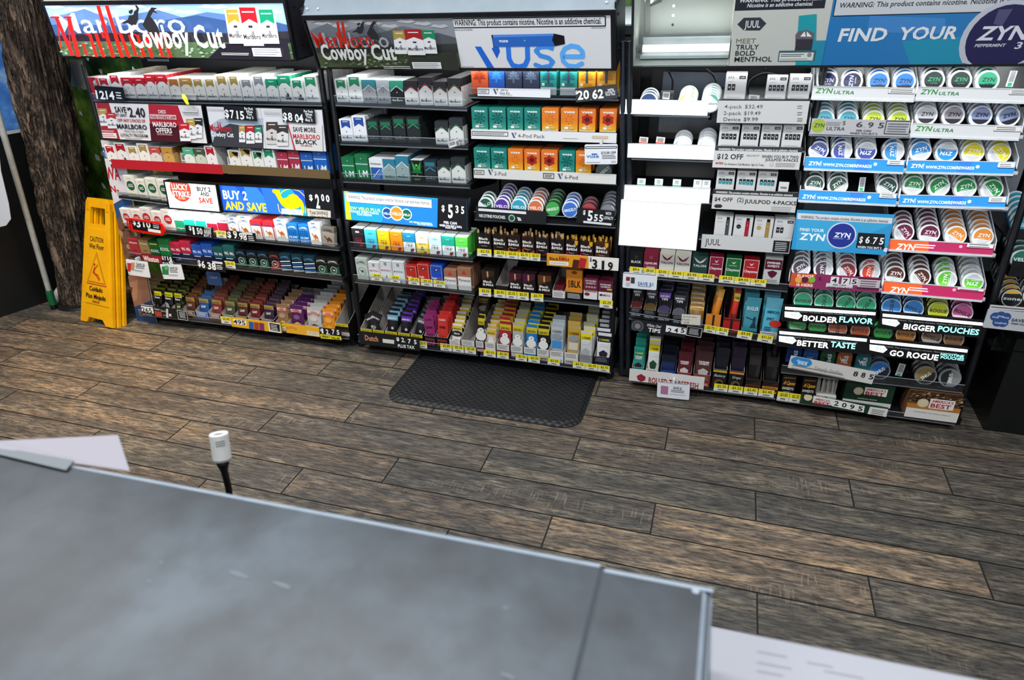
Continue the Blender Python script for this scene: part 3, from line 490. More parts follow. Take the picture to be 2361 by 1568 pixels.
# style: (description, body, lid colour, art, side colour)
ST = dict(
 r0=('red slanted cigarette pack', '#b5222e', '#b5222e', lambda A, h: (A.poly([(.5, 0), (1, .1), (1, .9), (.6, .8)], '#e8e6e2'), A.fine(.6, .4, .9, .7, 4, '#222'))),
 r1=('white cigarette pack with red top', '#e6e4e2', '#b01e2a', chev(R_)), r2=('white cigarette pack, inset red chevron', '#e9e8e6', '#e9e8e6', chev(R_, .12)),
 r3=('red topped pack with rider print', '#e6e4e2', '#e6e4e2', chev('#a3202b', .08, cow=1)), rs=('plain red topped cigarette pack', '#dcd6cf', '#b5403f', chev('#bb5148', txt='')),
 o1=('white cigarette pack, orange chevron', '#e4e2de', '#e4e2de', chev('#a86a34', .06, band=False)), g1=('white cigarette pack, gold chevron', '#e8e7e3', '#e8e7e3', chev('#a38a48', .14)),
 g2=('gold brown topped cigarette pack', '#e2ddd2', '#a87f3e', chev('#a9823f', txt='')), g3=('gold chevron pack with black flash', '#e8e6e0', '#e8e6e0', lambda A, h: (chev('#b39448', .12)(A, h), A.poly([(.35, .9), (1, .9), (.9, .7), (.6, .74)], '#141414'))),
 gs=('gold and brown special cigarette pack', '#c9a05a', '#8a5a2c', chev('#b98a44', txt='', band=False)), s1=('white cigarette pack, silver chevron', '#e8e9ea', '#e8e9ea', chev('#858b92', .13)),
 m1=('white cigarette pack with green top', '#e8eae8', '#1c8a66', chev('#1d9069')), m2=('white cigarette pack, inset green chevron', '#e7eae8', '#e7eae8', chev('#1f8a5e', .12)), m3=('green topped pack with rider print', '#e7eae8', '#1c8a66', chev('#1d9069', cow=1)), m4=('green chevron pack with rider print', '#e7eae8', '#e7eae8', chev('#1f8a5e', .12, cow=1)),
 m5=('mint green cigarette pack', '#dfe9df', '#4aa77c', chev('#4fae84', txt='')), mc=('dark camouflage green cigarette pack', '#c9cfbf', '#3c4a38', chev('#475540', txt='')), m6=('green and black chevron cigarette pack', '#e4e6e0', '#e4e6e0', lambda A, h: (chev('#2e7a4c', .12)(A, h), A.poly([(.4, .92), (1, .92), (.9, .72), (.6, .76)], '#141414'))),
 t1=('grey cigarette pack with teal top', '#9a9ca0', '#3e8c98', chev('#3d8f9c', 0, '#3f4144', '#e8ecec', band=False)), t2=('grey cigarette pack with white top', '#97999d', '#c9d2d6', chev('#c3ccd2', 0, '#3f4144', '#eef2f2', band=False)), t3=('black cigarette pack with mint top', '#17191c', '#3ab08e', chev('#35ab8c', 0, '#e4e4e4', '#e8f2ee', band=False)),
 b1=('white cigarette pack, black top, red rim', '#e6e4e2', '#26262a', chev('#27262a', 0, '#1d1d20', '#b8243a', band=False)), b2=('white cigarette pack, black top, gold rim', '#e6e4e2', '#2b2a2c', chev('#2b2a2c', 0, '#1d1d20', '#8a6a34', band=False)), b3=('white cigarette pack, black top, green rim', '#d9dad6', '#2a2f30', chev('#2b3133', 0, '#26292a', '#3c7a5c', band=False)),
 u1=('white cigarette pack, blue chevron', '#e8eaee', '#e8eaee', chev('#254a9c', .13)), d1=('dark cigarette pack with green chevron', '#23292b', '#1d2426', lambda A, h: (A.rect(.1, .74, .9, .92, '#1f6a4a'), A.line([(.1, .58), (.5, .74), (.9, .58)], .035, '#2f9a6a'), mtext(A, .5, .15, .07, .75, '#7c8485'))),
 d2=('dark cigarette pack with blue chevron', '#2b3238', '#22303a', lambda A, h: (A.rect(.1, .74, .9, .92, '#2f7486'), A.line([(.1, .52), (.5, .68), (.9, .52)], .035, '#3fa0b4'), mtext(A, .5, .15, .07, .75, '#9aa2a6'))),
 q1=('grey green cigarette pack with teal top', '#8fa5a5', '#2f7a92', chev('#2f7d98', 0, '#3f5056', '#d8e4e4', band=False)), nx=('black pack with glowing green burst', '#131b17', '#101512', nxt),
 lg=('green cigarette pack with large white letters', '#1d7a4c', '#1a6f45', lm), lr=('crimson cigarette pack with large white letters', '#a8324a', '#a02e46', lm), lb=('blue cigarette pack with large white letters', '#1e62b8', '#1b5bb0', lm),
 pa=('white and blue cigarette pack', '#e6e8ea', '#e6e8ea', parl), lk=('white cigarette pack with green disc', '#dddcd2', '#dddcd2', lucky('#1d5a3a')), lq=('white cigarette pack with red disc', '#e4e0dc', '#e4e0dc', lucky('#b52a34')),
 ng=('white and green menthol cigarette pack', '#e8ecea', '#e8ecea', newport('#1f9a68', '#2a8a70')), nt=('white and teal cigarette pack', '#e8ecea', '#e8ecea', newport('#22b8a0', '#23907e')), nr=('white and red cigarette pack', '#e8e6e6', '#e8e6e6', newport('#c02440', '#b02038')),
 c1=('white cigarette pack with tan camel', '#e9e8e4', '#e9e8e4', camelw()), c2=('red edged cigarette pack with tan camel', '#e9e6e2', '#c5272f', camelw(red=1)), c3=('blue patterned cigarette pack', '#1f78c0', '#1b6cb4', lambda A, h: (A.text('CAMEL', .5, .8, .1, '#dcecf6', .82, b=1, arc=.7), [A.rect(.08+.22*i, .42+.1*j, .08+.22*i+.12, .42+.1*j+.05, '#0f3f7c') for i in range(4) for j in range(3)], A.text('HUMP', .5, .24, .12, '#bfe6f4', .84, b=2), A.text('DAY', .5, .07, .12, '#bfe6f4', .84, b=2))),
 cg=('grey cigarette pack with brown camel, leaning', '#8a8276', '#5c554c', lambda A, h: (A.text('CAMEL', .5, .78, .1, '#2d2a28', .8, b=1, arc=.7), camel(A, .15, .15, .7, .35, '#5a2e16'))), cs=('silver green cigarette pack with camel', '#c3cdc4', '#b9c4bb', lambda A, h: (A.text('CAMEL', .5, .78, .1, '#4a5a50', .82, b=1, arc=.7), A.ell(.5, .38, .2, '#7a9080'), A.ell(.5, .38, .17, '#c5d2c8'), camel(A, .3, .3, .4, .18, '#2c5242'))),
 cd=('black cigarette pack with blue arched lettering', '#0f151c', '#0d1218', cameld('#4a90c8', '#1f5a44')), cr=('black cigarette pack with red arched lettering', '#140f12', '#120d10', cameld('#c84a54', '#8a2430')), cb=('black cigarette pack with blue diagonal stripes', '#0f1c24', '#13303c', cameld('#3f9ac8', '#2a62a8', sw=1)), ck=('black cigarette pack with white arched lettering', '#101412', '#0e1210', cameld('#dfe4e0', '#24543c')),
 wr=('red cigarette pack with white script', '#a8303a', '#a02c36', flat('Winston', '#f0e8e6', .74, .10, .8, [(.3, .30, .7, .34, '#5a1018')])), wg=('tan cigarette pack with white script', '#a88450', '#a07c48', flat('Winston', '#efe8d8', .74, .10, .8, [(.3, .34, .7, .38, '#4a3414')])),
 kg=('dark green cigarette pack with lime band', '#1f5c2c', '#1a4f26', flat('KOOL', '#eef4ec', .34, .16, .84, [(.1, .78, .9, .86, '#a8c83a')], b=2)), kt=('bright green cigarette pack', '#25803a', '#22763a', flat('KOOL', '#eef4ec', .42, .16, .84, b=2)),
 pr=('navy cigarette pack with red band', '#1b2044', '#b82440', pallm('#b82440')), pb=('navy cigarette pack with blue band', '#16204a', '#2050a8', pallm('#2458b0')), pg=('navy cigarette pack with green band', '#141c3c', '#1c5a58', pallm('#1d5a58')),
 sd=('black cigarette pack with white eagle', '#1d1a20', '#1d1a20', spirit('#e8e8e8', '#b03040')), sc=('cyan cigarette pack with feather print', '#4cc0d4', '#43b6cc', spirit('#3aa8c0', '#1f4a6a')), sy=('yellow cigarette pack with feather print', '#f0c418', '#ecc010', spirit('#f6d860', '#3a3010')), so=('orange cigarette pack with feather print', '#f08c1c', '#ec8614', spirit('#f4a850', '#7a2c0c')),
 sb=('blue and white cigarette pack', '#1f86b4', '#1b80ae', spirit('#60b8d8', '#2a3a48', white=1)), sw=('cream and yellow cigarette pack', '#f2c840', '#f0e4c0', lambda A, h: (A.rect(0, .5, 1, 1, '#f2e8cc'), spirit('#d8b860', '#5a3020')(A, h), A.rect(.1, .1, .9, .44, '#f4d868'), A.poly([(.3, .15), (.5, .4), (.7, .15)], '#5a9a3c'))), sl=('pale blue cigarette pack', '#bcdcec', '#b4d6ea', spirit('#8cc0dc', '#2a3a48', white=1)), st=('teal green and white cigarette pack', '#1ea088', '#1a9a82', spirit('#50c0a8', '#2a3a48', white=1)), sg=('lime green and white cigarette pack', '#5ad048', '#54ca42', spirit('#90e078', '#2a3a48', white=1)),
 mo=('white cigarette pack with red lettering', '#e2e4e4', '#dcdede', montego('#a02830')), mk=('white cigarette pack with grey lettering', '#dfe4e4', '#d8dede', montego('#3f5a50')), er=('bright red cigarette pack with eagle emblem', '#c02a20', '#b8261e', eagle), eb=('bright blue cigarette pack with eagle emblem', '#1c4eb8', '#1a48b0', eagle), py=('white and brown cigarette pack, red triangle', '#a5765c', '#9c6e54', pyramid))
# box goods: (description, name, category, w, h, d, body, art)
def vuse(c2, fl, flc):
    def f(A, h):
        if c2: 
            for i in range(5): A.rect(0, i*.11, 1, (i+1)*.11, mixh(c2[0], c2[1], i/4))
        A.text('vuse', .5, .80, .11, '#f0f4f2', .66, b=1.5)
        if fl == 'star': [A.poly([(.5, .53), (.5+.33*math.cos(a-.18), .53+.25*math.sin(a-.18)), (.5+.38*math.cos(a), .53+.28*math.sin(a)), (.5+.33*math.cos(a+.18), .53+.25*math.sin(a+.18))], flc) for a in [math.pi*k/4+.2 for k in range(8)]]
        elif fl == 'ring': [A.line([(.5+.3*math.cos(a), .52+.22*math.sin(a)), (.5+.12*math.cos(a+.5), .52+.1*math.sin(a+.5))], .02, flc) for a in [math.pi*k/3.5 for k in range(7)]]
        else: A.poly([(.5+(.3+.09*(k % 2))*math.cos(2*math.pi*k/12), .52+(.2+.07*(k % 2))*math.sin(2*math.pi*k/12)) for k in range(12)], flc); A.poly([(.5+(.12+.08*(k % 2))*math.cos(2*math.pi*k/10), .52+(.08+.06*(k % 2))*math.sin(2*math.pi*k/10)) for k in range(10)], '#5a1010')
        A.fine(.3, .22, .7, .27, 1, '#dfe8e4'); A.rect(.22, .1, .45, .2, '#e8ecea'); A.rect(.5, .1, .78, .2, mixh('#ffffff', '#207060', .6) if fl == 'star' else '#e8b050'); A.rect(0, 0, 1, .045, '#c9c9c6')
    return f
def mixh(a, b, t): a = a.lstrip('#'); b = b.lstrip('#'); return '#'+''.join('%02x' % int(int(a[i:i+2], 16)*(1-t)+int(b[i:i+2], 16)*t) for i in (0, 2, 4))
def vkit(bg, pen, leaf, txt=1):
    def f(A, h):
        if txt: A.text('vuse', .5, .88, .09, '#f0f4f2', .6, b=1.5); A.text('ALL IN ONE KIT', .5, .80, .035, '#f0f4f2', .6, b=1)
        for k in range(7): a = math.pi*k/6; A.line([(.5, .42), (.5+.36*math.cos(a), .42+.2*math.sin(a)*.9)], .05, leaf)
        A.rect(.43, .3, .57, .68, pen); A.poly([(.45, .68), (.55, .68), (.53, .76), (.47, .76)], '#15171a')
        if txt: A.rect(.1, .24, .26, .31, '#f0e8d8'); A.rect(.3, .24, .8, .31, leaf); A.rect(0, 0, 1, .2, '#d8dada')
    return f
def juul(pods=4, pc='#2c2c30', tip=None, dev=None, disc=None, st='#b8b8b8'):
    def f(A, h):
        A.text('JUUL', .25, .82, .09, '#3c3c3e', .3, b=.2)
        if dev: A.rect(.62, .04, .84, .80, dev); A.rect(.64, .80, .82, .94, '#141416'); A.ell(.73, .60, .018, '#d8d8d8')
        else:
            A.rect(.64, .80, .94, .92, '#1b1b1d'); A.text('5.0%', .79, .835, .05, '#ececec', .2, b=1)
            for i in range(pods):
                u = .12+i*.2; A.rect(u, .34, u+.165, .60, pc); A.poly([(u+.03, .47), (u+.08, .50), (u+.13, .47), (u+.08, .44)], '#e6e6e6')
                if tip: A.rect(u, .34, u+.165, .46, tip)
        if disc: A.ell(.26, .52, .1, disc); A.text('JUUL', .26, .5, .03, '#e8e0d0', .15) if disc == '#1c1c1e' else None
        A.fine(.12, .68, .45, .71, 1, '#9a9a9a'); A.fine(.1, .05, .9, .09, 1, '#b0b0b0'); A.frame(0.002, .003, .998, .997, .004, '#c2c2c2')
    return f
def bm(col, acc, tip=0, wood='WOOD TIP'):
    def f(A, h):
        A.ell(.25, .22, .16, acc, 1); A.ell(.27, .22, .12, col, 1); A.poly([(0, .3), (.4, .05), (1, .3), (1, 0), (0, 0)], acc); A.poly([(0, .18), (.5, .0), (1, .15), (1, 0), (0, 0)], col)
        A.text('Black', .44, .66, .14, '#f2eee8', .74, b=2); A.text('&', .16, .46, .16, '#f2eee8', .22, b=2); A.text('Mild', .58, .46, .14, '#f2eee8', .6, b=2)
        if tip: A.rect(.7, .82, .95, 1.0, '#d9a01c'); A.poly([(.7, .82), (.95, .82), (.825, .72)], '#d9a01c')
        A.fine(.25, .3, .75, .34, 1, '#c9c0b8')
    return f
def bm2(col, acc, arm=0):
    def f(A, h):
        A.poly([(0, .5), (1, .75), (1, 1), (0, 1)], acc); A.rect(.42, .66, .54, .95, '#c9a272'); A.rect(.44, .58, .52, .68, '#7a4a26')
        A.text('Black', .46, .36, .12, '#f2eee8', .7, b=2); A.text('&', .16, .2, .13, '#f2eee8', .2, b=2); A.text('Mild', .6, .2, .12, '#f2eee8', .56, b=2)
        A.rect(0, 0, 1, .05, acc)
    return f
def talon(bg, c, wing): return lambda A, h: (A.poly([(.08, .95), (.5, .74), (.92, .95), (.7, .72), (.5, .66), (.3, .72)], wing), A.text('TALON', .5, .5, .11, c, .84, b=2), A.rect(0, 0, 1, .16, '#9a2438' if wing != '#c8d0cc' else '#dfe2de'), A.rect(.0, .16, 1, .17, '#7a7a78'))
def chey(A, h): A.frame(.03, .02, .97, .98, .02, '#dcd2cc'); A.poly([(.38, .84), (.5, .78), (.66, .86), (.54, .74), (.46, .74)], '#f0e8e4'); A.text('Cheyenne', .5, .42, .12, '#f2ece8', .86, b=1); A.fine(.2, .64, .8, .68, 1, '#e8dcd8'); A.fine(.25, .08, .75, .12, 1, '#e8dcd8')
def swish(A, h, c='#5a1a30'): A.rect(0, .55, 1, .92, c); A.text('SWISHER', .5, .76, .08, '#efe8e6', .8, b=2); A.text('SWEETS', .5, .64, .08, '#efe8e6', .7, b=2); A.poly([(.2, .45), (.5, .52), (.8, .45), (.7, .32), (.5, .22), (.3, .32)], c); A.fine(.1, .03, .9, .18, 3, '#8a8a8a')
VT = ('#1f8f80', '#1c7a70'); VO = ('#e8b020', '#e07a24')
BX = dict(
 vt=('teal cartridge box with white lettering', 'vape_box', 'box', .046, .074, .022, '#1a7f74', vuse(('#3a9a86', '#1a7a70'), 'star', '#0f5a54')), vo=('orange cartridge box with yellow swirl', 'vape_box', 'box', .046, .074, .022, '#e07c26', vuse(VO, 'ring', '#b8641a')), vr=('orange cartridge box with red flower', 'vape_box', 'box', .046, .074, .022, '#de7426', vuse(VO, 'fl', '#a82a1c')),
 k1=('orange kit box with pen print', 'vape_box', 'box', .05, .12, .025, '#e0582a', vkit('', '#b83c18', '#a83616', 0)), k2=('blue kit box with pen print', 'vape_box', 'box', .05, .12, .025, '#1f5ab8', vkit('', '#2f86e0', '#3f8ae0', 0)), k3=('navy kit box with pen print', 'vape_box', 'box', .05, .12, .025, '#2e3450', vkit('', '#55667c', '#5a6c84', 0)), k4=('teal kit box with pen print', 'vape_box', 'box', .05, .12, .025, '#1d9088', vkit('', '#39424a', '#0f6a74')), k5=('yellow kit box with pen print', 'vape_box', 'box', .05, .12, .025, '#f0a81c', vkit('', '#39424a', '#d88c10')),
 j2=('white pod box with two dark pods', 'pod_box', 'box', .06, .072, .02, '#d9d8d6', juul(2)), j4=('white pod box with four dark pods', 'pod_box', 'box', .06, .066, .02, '#dbdad8', juul(4)), jt=('white pod box with four teal pods', 'pod_box', 'box', .06, .066, .02, '#dbdad8', juul(4, '#22363c', '#2a9aa0')),
 ja=('white device box with slate pen', 'pod_box', 'box', .06, .072, .02, '#dbdad8', juul(0, dev='#4c4c54')), jb=('white device box with ruby pen', 'pod_box', 'box', .06, .072, .02, '#dbdad8', juul(0, dev='#a8243a', disc='#1c1c1e')), jc=('white device box with gold pen', 'pod_box', 'box', .06, .072, .02, '#dbdad8', juul(0, dev='#a88a4c', disc='#b8a068')),
 ba=('black cigar box with white lettering', 'cigar_box', 'box', .048, .07, .05, '#171212', bm('#171212', '#2a2020')), bb=('dark brown cigar box with white lettering', 'cigar_box', 'box', .048, .07, .05, '#1e1410', bm('#1e1410', '#3a241c')), bo=('black cigar box with orange swirl', 'cigar_box', 'box', .048, .07, .05, '#24130c', bm('#24130c', '#b8501c')), bp=('black cigar box with maroon swirl', 'cigar_box', 'box', .048, .07, .05, '#1a1214', bm('#1a1214', '#4a1a28')), br=('black cigar box with bright red swirl', 'cigar_box', 'box', .048, .07, .05, '#1f0f10', bm('#1f0f10', '#b82030', 1)), bn=('brown cigar box with gold shield', 'cigar_box', 'box', .048, .07, .05, '#3a2012', bm('#3a2012', '#6a3a1c', 1)),
 e1=('black upright cigar pack with tip print', 'cigar_box', 'box', .048, .078, .012, '#15110f', bm2('#15110f', '#3a241c')), e2=('black upright cigar pack with maroon top', 'cigar_box', 'box', .048, .078, .012, '#161012', bm2('#161012', '#4a1830')), e3=('black upright cigar pack with amber top', 'cigar_box', 'box', .048, .078, .012, '#181210', bm2('#181210', '#5a3418')),
 sm=('maroon cigar pack with woven print', 'cigar_box', 'box', .05, .08, .018, '#6a2438', lambda A, h: (A.text('SWISHER', .5, .86, .08, '#d8c8c8', .8, b=2), A.text('SWEETS', .5, .74, .08, '#d8c8c8', .7, b=2), [A.ell(.2+.2*i, .6, .05, '#b89aa2') for i in range(4)], A.rect(0, 0, 1, .42, '#e4e2e0'), A.rect(.05, .36, .95, .4, '#7a2438'), A.ell(.25, .24, .08, '#8a2430', 1.6))),
 sn=('maroon and white mini cigar pack', 'cigar_box', 'box', .05, .074, .018, '#5c1e34', lambda A, h: (A.text('SWISHER', .5, .8, .08, '#e8dede', .8, b=2), A.text('SWEETS', .5, .68, .08, '#e8dede', .7, b=2), A.rect(.6, .56, .95, .64, '#e0c428'), A.rect(0, 0, 1, .45, '#e6e4e2'), A.text('MINI', .6, .22, .12, '#7a2438', .5, b=1), A.ell(.2, .28, .06, '#5a1a30', 1.4))),
 bk=('black cigar pack with white lettering', 'cigar_box', 'box', .05, .074, .02, '#17191c', flat('BLACK', '#f0f0f0', .42, .12, .8, [(.36, .62, .64, .8, '#3a3a3a')], b=2, sub=(.1, .05, .9, .12, 2, '#888'))), dj=('crimson cigar pack with white lettering', 'cigar_box', 'box', .05, .074, .02, '#8a2440', flat('DJARUM', '#f0e4e4', .42, .11, .84, [(.2, .0, .8, .3, '#b8b0a8'), (.38, .66, .62, .84, '#a84a5c')], b=2)),
 ta=('white cigar pack with maroon wings', 'cigar_box', 'box', .052, .076, .02, '#d9d5cc', talon('', '#3a3a3a', '#7a1f2c')), tg=('dark green cigar pack with pale wings', 'cigar_box', 'box', .052, .076, .02, '#24423c', talon('', '#e8e8e4', '#c8d0cc')), hm=('maroon filtered cigar pack', 'cigar_box', 'box', .05, .08, .02, '#8a1c3a', chey), hg=('green filtered cigar pack', 'cigar_box', 'box', .05, .08, .02, '#1d6a34', chey), hr=('red filtered cigar pack', 'cigar_box', 'box', .05, .08, .02, '#b0202a', chey),
 sz=('maroon and grey filtered cigar pack', 'cigar_box', 'box', .056, .094, .03, '#c9c8c6', swish))
_PM = {}
SIDE = dict(m2=[(.5, .92, '#1f8a5e'), (.1, .2, '#b8d8cc')], r1=[(.72, .98, '#b01e2a')], r2=[(.55, .9, '#a81e2a')], m3=[(.72, .98, '#1c8a66')], b2=[(.1, .9, '#3a3436')], b1=[(.5, .95, '#26262a')], b3=[(.5, .95, '#2a2f30')], lb=[(.12, .3, '#d8dce4')], g1=[(.55, .85, '#b8a468')], s1=[(.55, .85, '#b0b4ba')], u1=[(.55, .9, '#254a9c')], c3=[(.3, .6, '#1c4c94')], sg=[(.1, .9, '#4cb83c')])
def pack_mesh(st, tall, w=.0535):
    k = (st, tall, round(w, 3))
    if k in _PM: return _PM[k]
    ds, body, lid, art = ST[st]; h = .092 if tall else .0795; mb = MB(); d = .0215; e = .0012; hl = h*.705
    for z0, z1, c in ((0, hl, body), (hl+.0004, h, lid)):
        mb.box(-w/2+e, w/2-e, 0, d, z0, z1-(e if z1 == h else 0), c, side=c, top='#e4e4e2' if st[0] in 'rgmso' and z1 == h else None)
        mb.box(-w/2, w/2, e, d-e, z0, z1-(e if z1 == h else 0), c)
    mb.box(-w/2+e, w/2-e, e, d-e, h-e, h, lid if st[0] in 'lpkwedcb' else '#dfe0de')
    mb.box(-w/2, w/2, 0.0001, d, hl, hl+.0006, '#8a8680'); A = Art(mb, w-2*e, h, y=0, rough=.25)
    if body != lid: A.rect(0, 0, 1, .705, body)
    art(A, h); _PM[k] = mb.mesh('cigarette_pack'); return _PM[k]
def box_mesh(k, w=None):
    kk = ('B', k, round(w or 0, 3))
    if kk in _PM: return _PM[kk]
    ds, nm, ct, w0, h, d, body, art = BX[k]; w = w or w0; mb = MB(); e = .0008
    mb.box(-w/2+e, w/2-e, 0, d, 0, h, body); mb.box(-w/2, w/2, e, d-e, e, h-e, body); A = Art(mb, w-2*e, h, rough=.3); art(A, h); _PM[kk] = mb.mesh(nm); return _PM[kk]
# ---- round tins: lid print
def zyn(bg, tc='#f2f2f2', full=0, rot=0, ultra=0):
    def f(A, rim):
        R = Matrix.Rotation(math.radians(rot), 2); r = .445 if full else .42
        def rp(u, v): p = R@Vector((u-.5, v-.5)); return (p.x+.5, p.y+.5)
        if full:
            A.ell(.5, .5, .41, '#d8dadb'); A.ell(.5, .5, .395, bg, n=40)
            A.poly([rp(.5+.39*math.cos(math.radians(a)), .5+.39*math.sin(math.radians(a))) for a in range(205, 336, 10)], '#e6e8e8' if full == 2 else '#17191d')
            v = .46
        else:
            A.ell(.5, .5, .43, '#dde0e1'); A.poly([rp(.5+.41*math.cos(math.radians(a)), .5+.41*math.sin(math.radians(a))) for a in range(-22, 203, 9)], bg); v = .50
            for i in range(4): a, b = rp(.2+.05*i, .30-.055*i), rp(.8-.05*i, .30-.055*i); A.line([a, b], .012, '#55585c')
            a, b = rp(.2, .42), rp(.6, .42); A.line([a, b], .02, tc)
        p = rp(.5, v+.09); A.text('ZYN', p[0], p[1]-.09, .18, tc, .52, b=2, sh=.22, rot=rot)
        if ultra: p = rp(.54, .36); A.text('ULTRA', p[0], p[1]-.03, .06, tc, .3, b=1, sh=.2, rot=rot)
        elif not full: p = rp(.78, .43); A.text('3', p[0], p[1]-.05, .1, tc, .07, rot=rot)
    return f
def disc(bg, txt, tc, rot=0, bands=(), b=2, sh=0, w=.76, hh=.17, rim=None, v=.41):
    def f(A, r_):
        if rim: A.ell(.5, .5, .47, rim, n=36)
        A.ell(.5, .5, .42 if rim else .44, bg, n=36)
        for (a, c, col) in bands: A.poly([(.5+.41*math.cos(math.radians(t)), .5+.41*math.sin(math.radians(t))) for t in range(a, c, 9)], col)
        A.text(txt, .5, v, hh, tc, w, b=b, sh=sh, rot=rot)
    return f
CN = {}
def can(k, ds, rimc, side, art, stripe=None): CN[k] = (ds, rimc, side, art, stripe)
W_ = '#e9ebec'
for k, ds, bg, tc, full, ul in (('zn', 'navy and white', '#1e2050', '#c9d4f0', 1, 1), ('zb', 'bright blue and white', '#2277c4', '#17204e', 1, 1), ('zdg', 'dark green and white', '#0e2b22', '#2a9a6c', 1, 1), ('zgr', 'mid green and white', '#1f9a70', '#0f3a34', 1, 1), ('zt', 'teal and white', '#178fa0', '#101c3c', 1, 0), ('zy', 'yellow green and white', '#b8c820', '#1a2c18', 1, 0), ('zl', 'pale grey and white', '#b9b8bc', '#1d1e24', 1, 0), ('zg', 'warm grey and white', '#908a90', '#17181c', 1, 0), ('zs', 'slate blue and white', '#7f8cb0', '#141a30', 1, 0),
    ('zpn', 'white and deep blue', '#1c348c', '#eef2f8', 0, 0), ('zps', 'white and sky blue', '#1c86cc', '#eef4f8', 0, 0), ('zpy', 'white and yellow', '#d6c61c', '#f6f2d0', 0, 0), ('zpd', 'white and forest green', '#10402c', '#e8f0ec', 0, 0), ('zpg', 'white and bright green', '#14863c', '#e8f4ec', 0, 0), ('zpm', 'white and maroon', '#641034', '#eedde4', 0, 0), ('zpo', 'white and orange', '#e08a34', '#f8e8d4', 0, 0), ('zpb', 'white and brown', '#50200e', '#eee4de', 0, 0), ('zpk', 'white and charcoal', '#43303a', '#ece6ea', 0, 0), ('zpr', 'white and cinnamon red', '#8a1420', '#f0e0d0', 0, 0), ('zpf', 'white and fiery orange', '#d0381c', '#f6e4d4', 0, 0), ('zpl', 'white and lime', '#5cbc2c', '#f0f8e8', 0, 0)):
    for r in (0, 20, -25, 45, 90, 180, -45, 100):
        CN[k+('' if r == 0 else '_%d' % r)] = (ds, W_, bg if full and ul == 0 else W_, zyn(bg, tc, full, r, ul), bg)
for k, ds, c, tc, rm in (('rg', 'emerald green', '#19b27a', '#0c1a14', '#cfe8dc'), ('rgk', 'lime green', '#2fd04a', '#0c1a10', '#10241a'), ('rb', 'azure blue', '#2a86d8', '#0c1424', '#d8e8f4'), ('ry', 'acid yellow', '#c8d01c', '#14160a', '#e6e8a8'), ('rp', 'pink', '#d85a9a', '#2a0c1c', '#f0d8e6'), ('ro', 'orange', '#ee6a24', '#1c0e08', '#f0c8ac'), ('ra', 'amber', '#f0941c', '#1c1208', '#f2d8a0'), ('rw', 'brown and white', '#b08460', '#1c1410', '#e2dad2'), ('rt', 'tan', '#b07a4a', '#1a100a', '#e0c4a4')):
    for r in (0, 60, 90, -20): CN[k+('' if r == 0 else '_%d' % r)] = (ds+' topped black', '#15181a', c, disc(c, 'ROGUE', tc, r, [(200, 341, '#f0f0ee')] if r else [], sh=.15, rim=rm), '#0c0e10')
can('vgn', 'white and dark green', W_, '#0f4a34', disc('#e4e6e6', 'VELO', '#e6e8e6', 30, [(-40, 150, '#14563c')], rim='#e9ebec')); can('vpu', 'purple', W_, '#1c1c20', disc('#54289a', 'VELO', '#eeeaf4', rim='#e4e6e8')); can('vbl', 'turquoise', W_, '#1c8ab0', disc('#1f9ab4', 'VELO', '#e8f2f4', rim='#e4e6e8')); can('vor', 'copper orange', W_, '#b0552a', disc('#cf6a34', 'VELO', '#f6ece4', rim='#e4e6e8'))
can('vte', 'teal green', W_, '#0f4a3c', disc('#14705a', 'VELO', '#e8f4ee', rim='#dfe2e4'))
can('gg', 'green bear print', '#101512', '#1f6a34', disc('#2c9a3a', 'GRIZZLY', '#eef2ee', rot=12, rim='#0d1410', hh=.15)); can('gb', 'blue bear print', '#d8e0ea', '#123a7a', disc('#1f62b8', 'GRIZZLY', '#eef2f6', rot=12, rim='#d8dde4', hh=.15)); can('gk', 'dark green bear print', '#101512', '#14241c', disc('#123024', 'GRIZZLY', '#cfd8d2', rot=40, rim='#0d1410', hh=.15))
can('gr', 'black and red', '#16181a', '#5a1a1c', disc('#a01c24', 'O', '#e8e8e8', rim='#16181a', w=.4)); can('gs', 'grey', '#3a3d42', '#55585e', disc('#6a6e74', '', '#eee', bands=[(20, 70, '#d8d8d8')], rim='#34373b'))
can('sp1', 'white and lemon print', W_, '#e4e6e6', disc('#e8eae8', 'speakers', '#8a9a40', bands=[(110, 200, '#d8d43c'), (20, 80, '#b8c850')], hh=.13, w=.7, b=1)); can('sp2', 'white and mint print', W_, '#e4e6e6', disc('#e8eae8', 'speakers', '#3f7a6c', bands=[(0, 100, '#5ab8a0')], hh=.13, w=.7, b=1)); can('sp3', 'white and blue print', W_, '#d4d8dc', disc('#e8eae8', 'speakers', '#4a6a9a', bands=[(120, 190, '#5a8ac8')], hh=.13, w=.7, b=1)); can('sp4', 'white and lilac print', W_, '#d4d8dc', disc('#e8eae8', 'speakers', '#6a5a8a', bands=[(120, 190, '#b8a0d8')], hh=.13, w=.7, b=1))
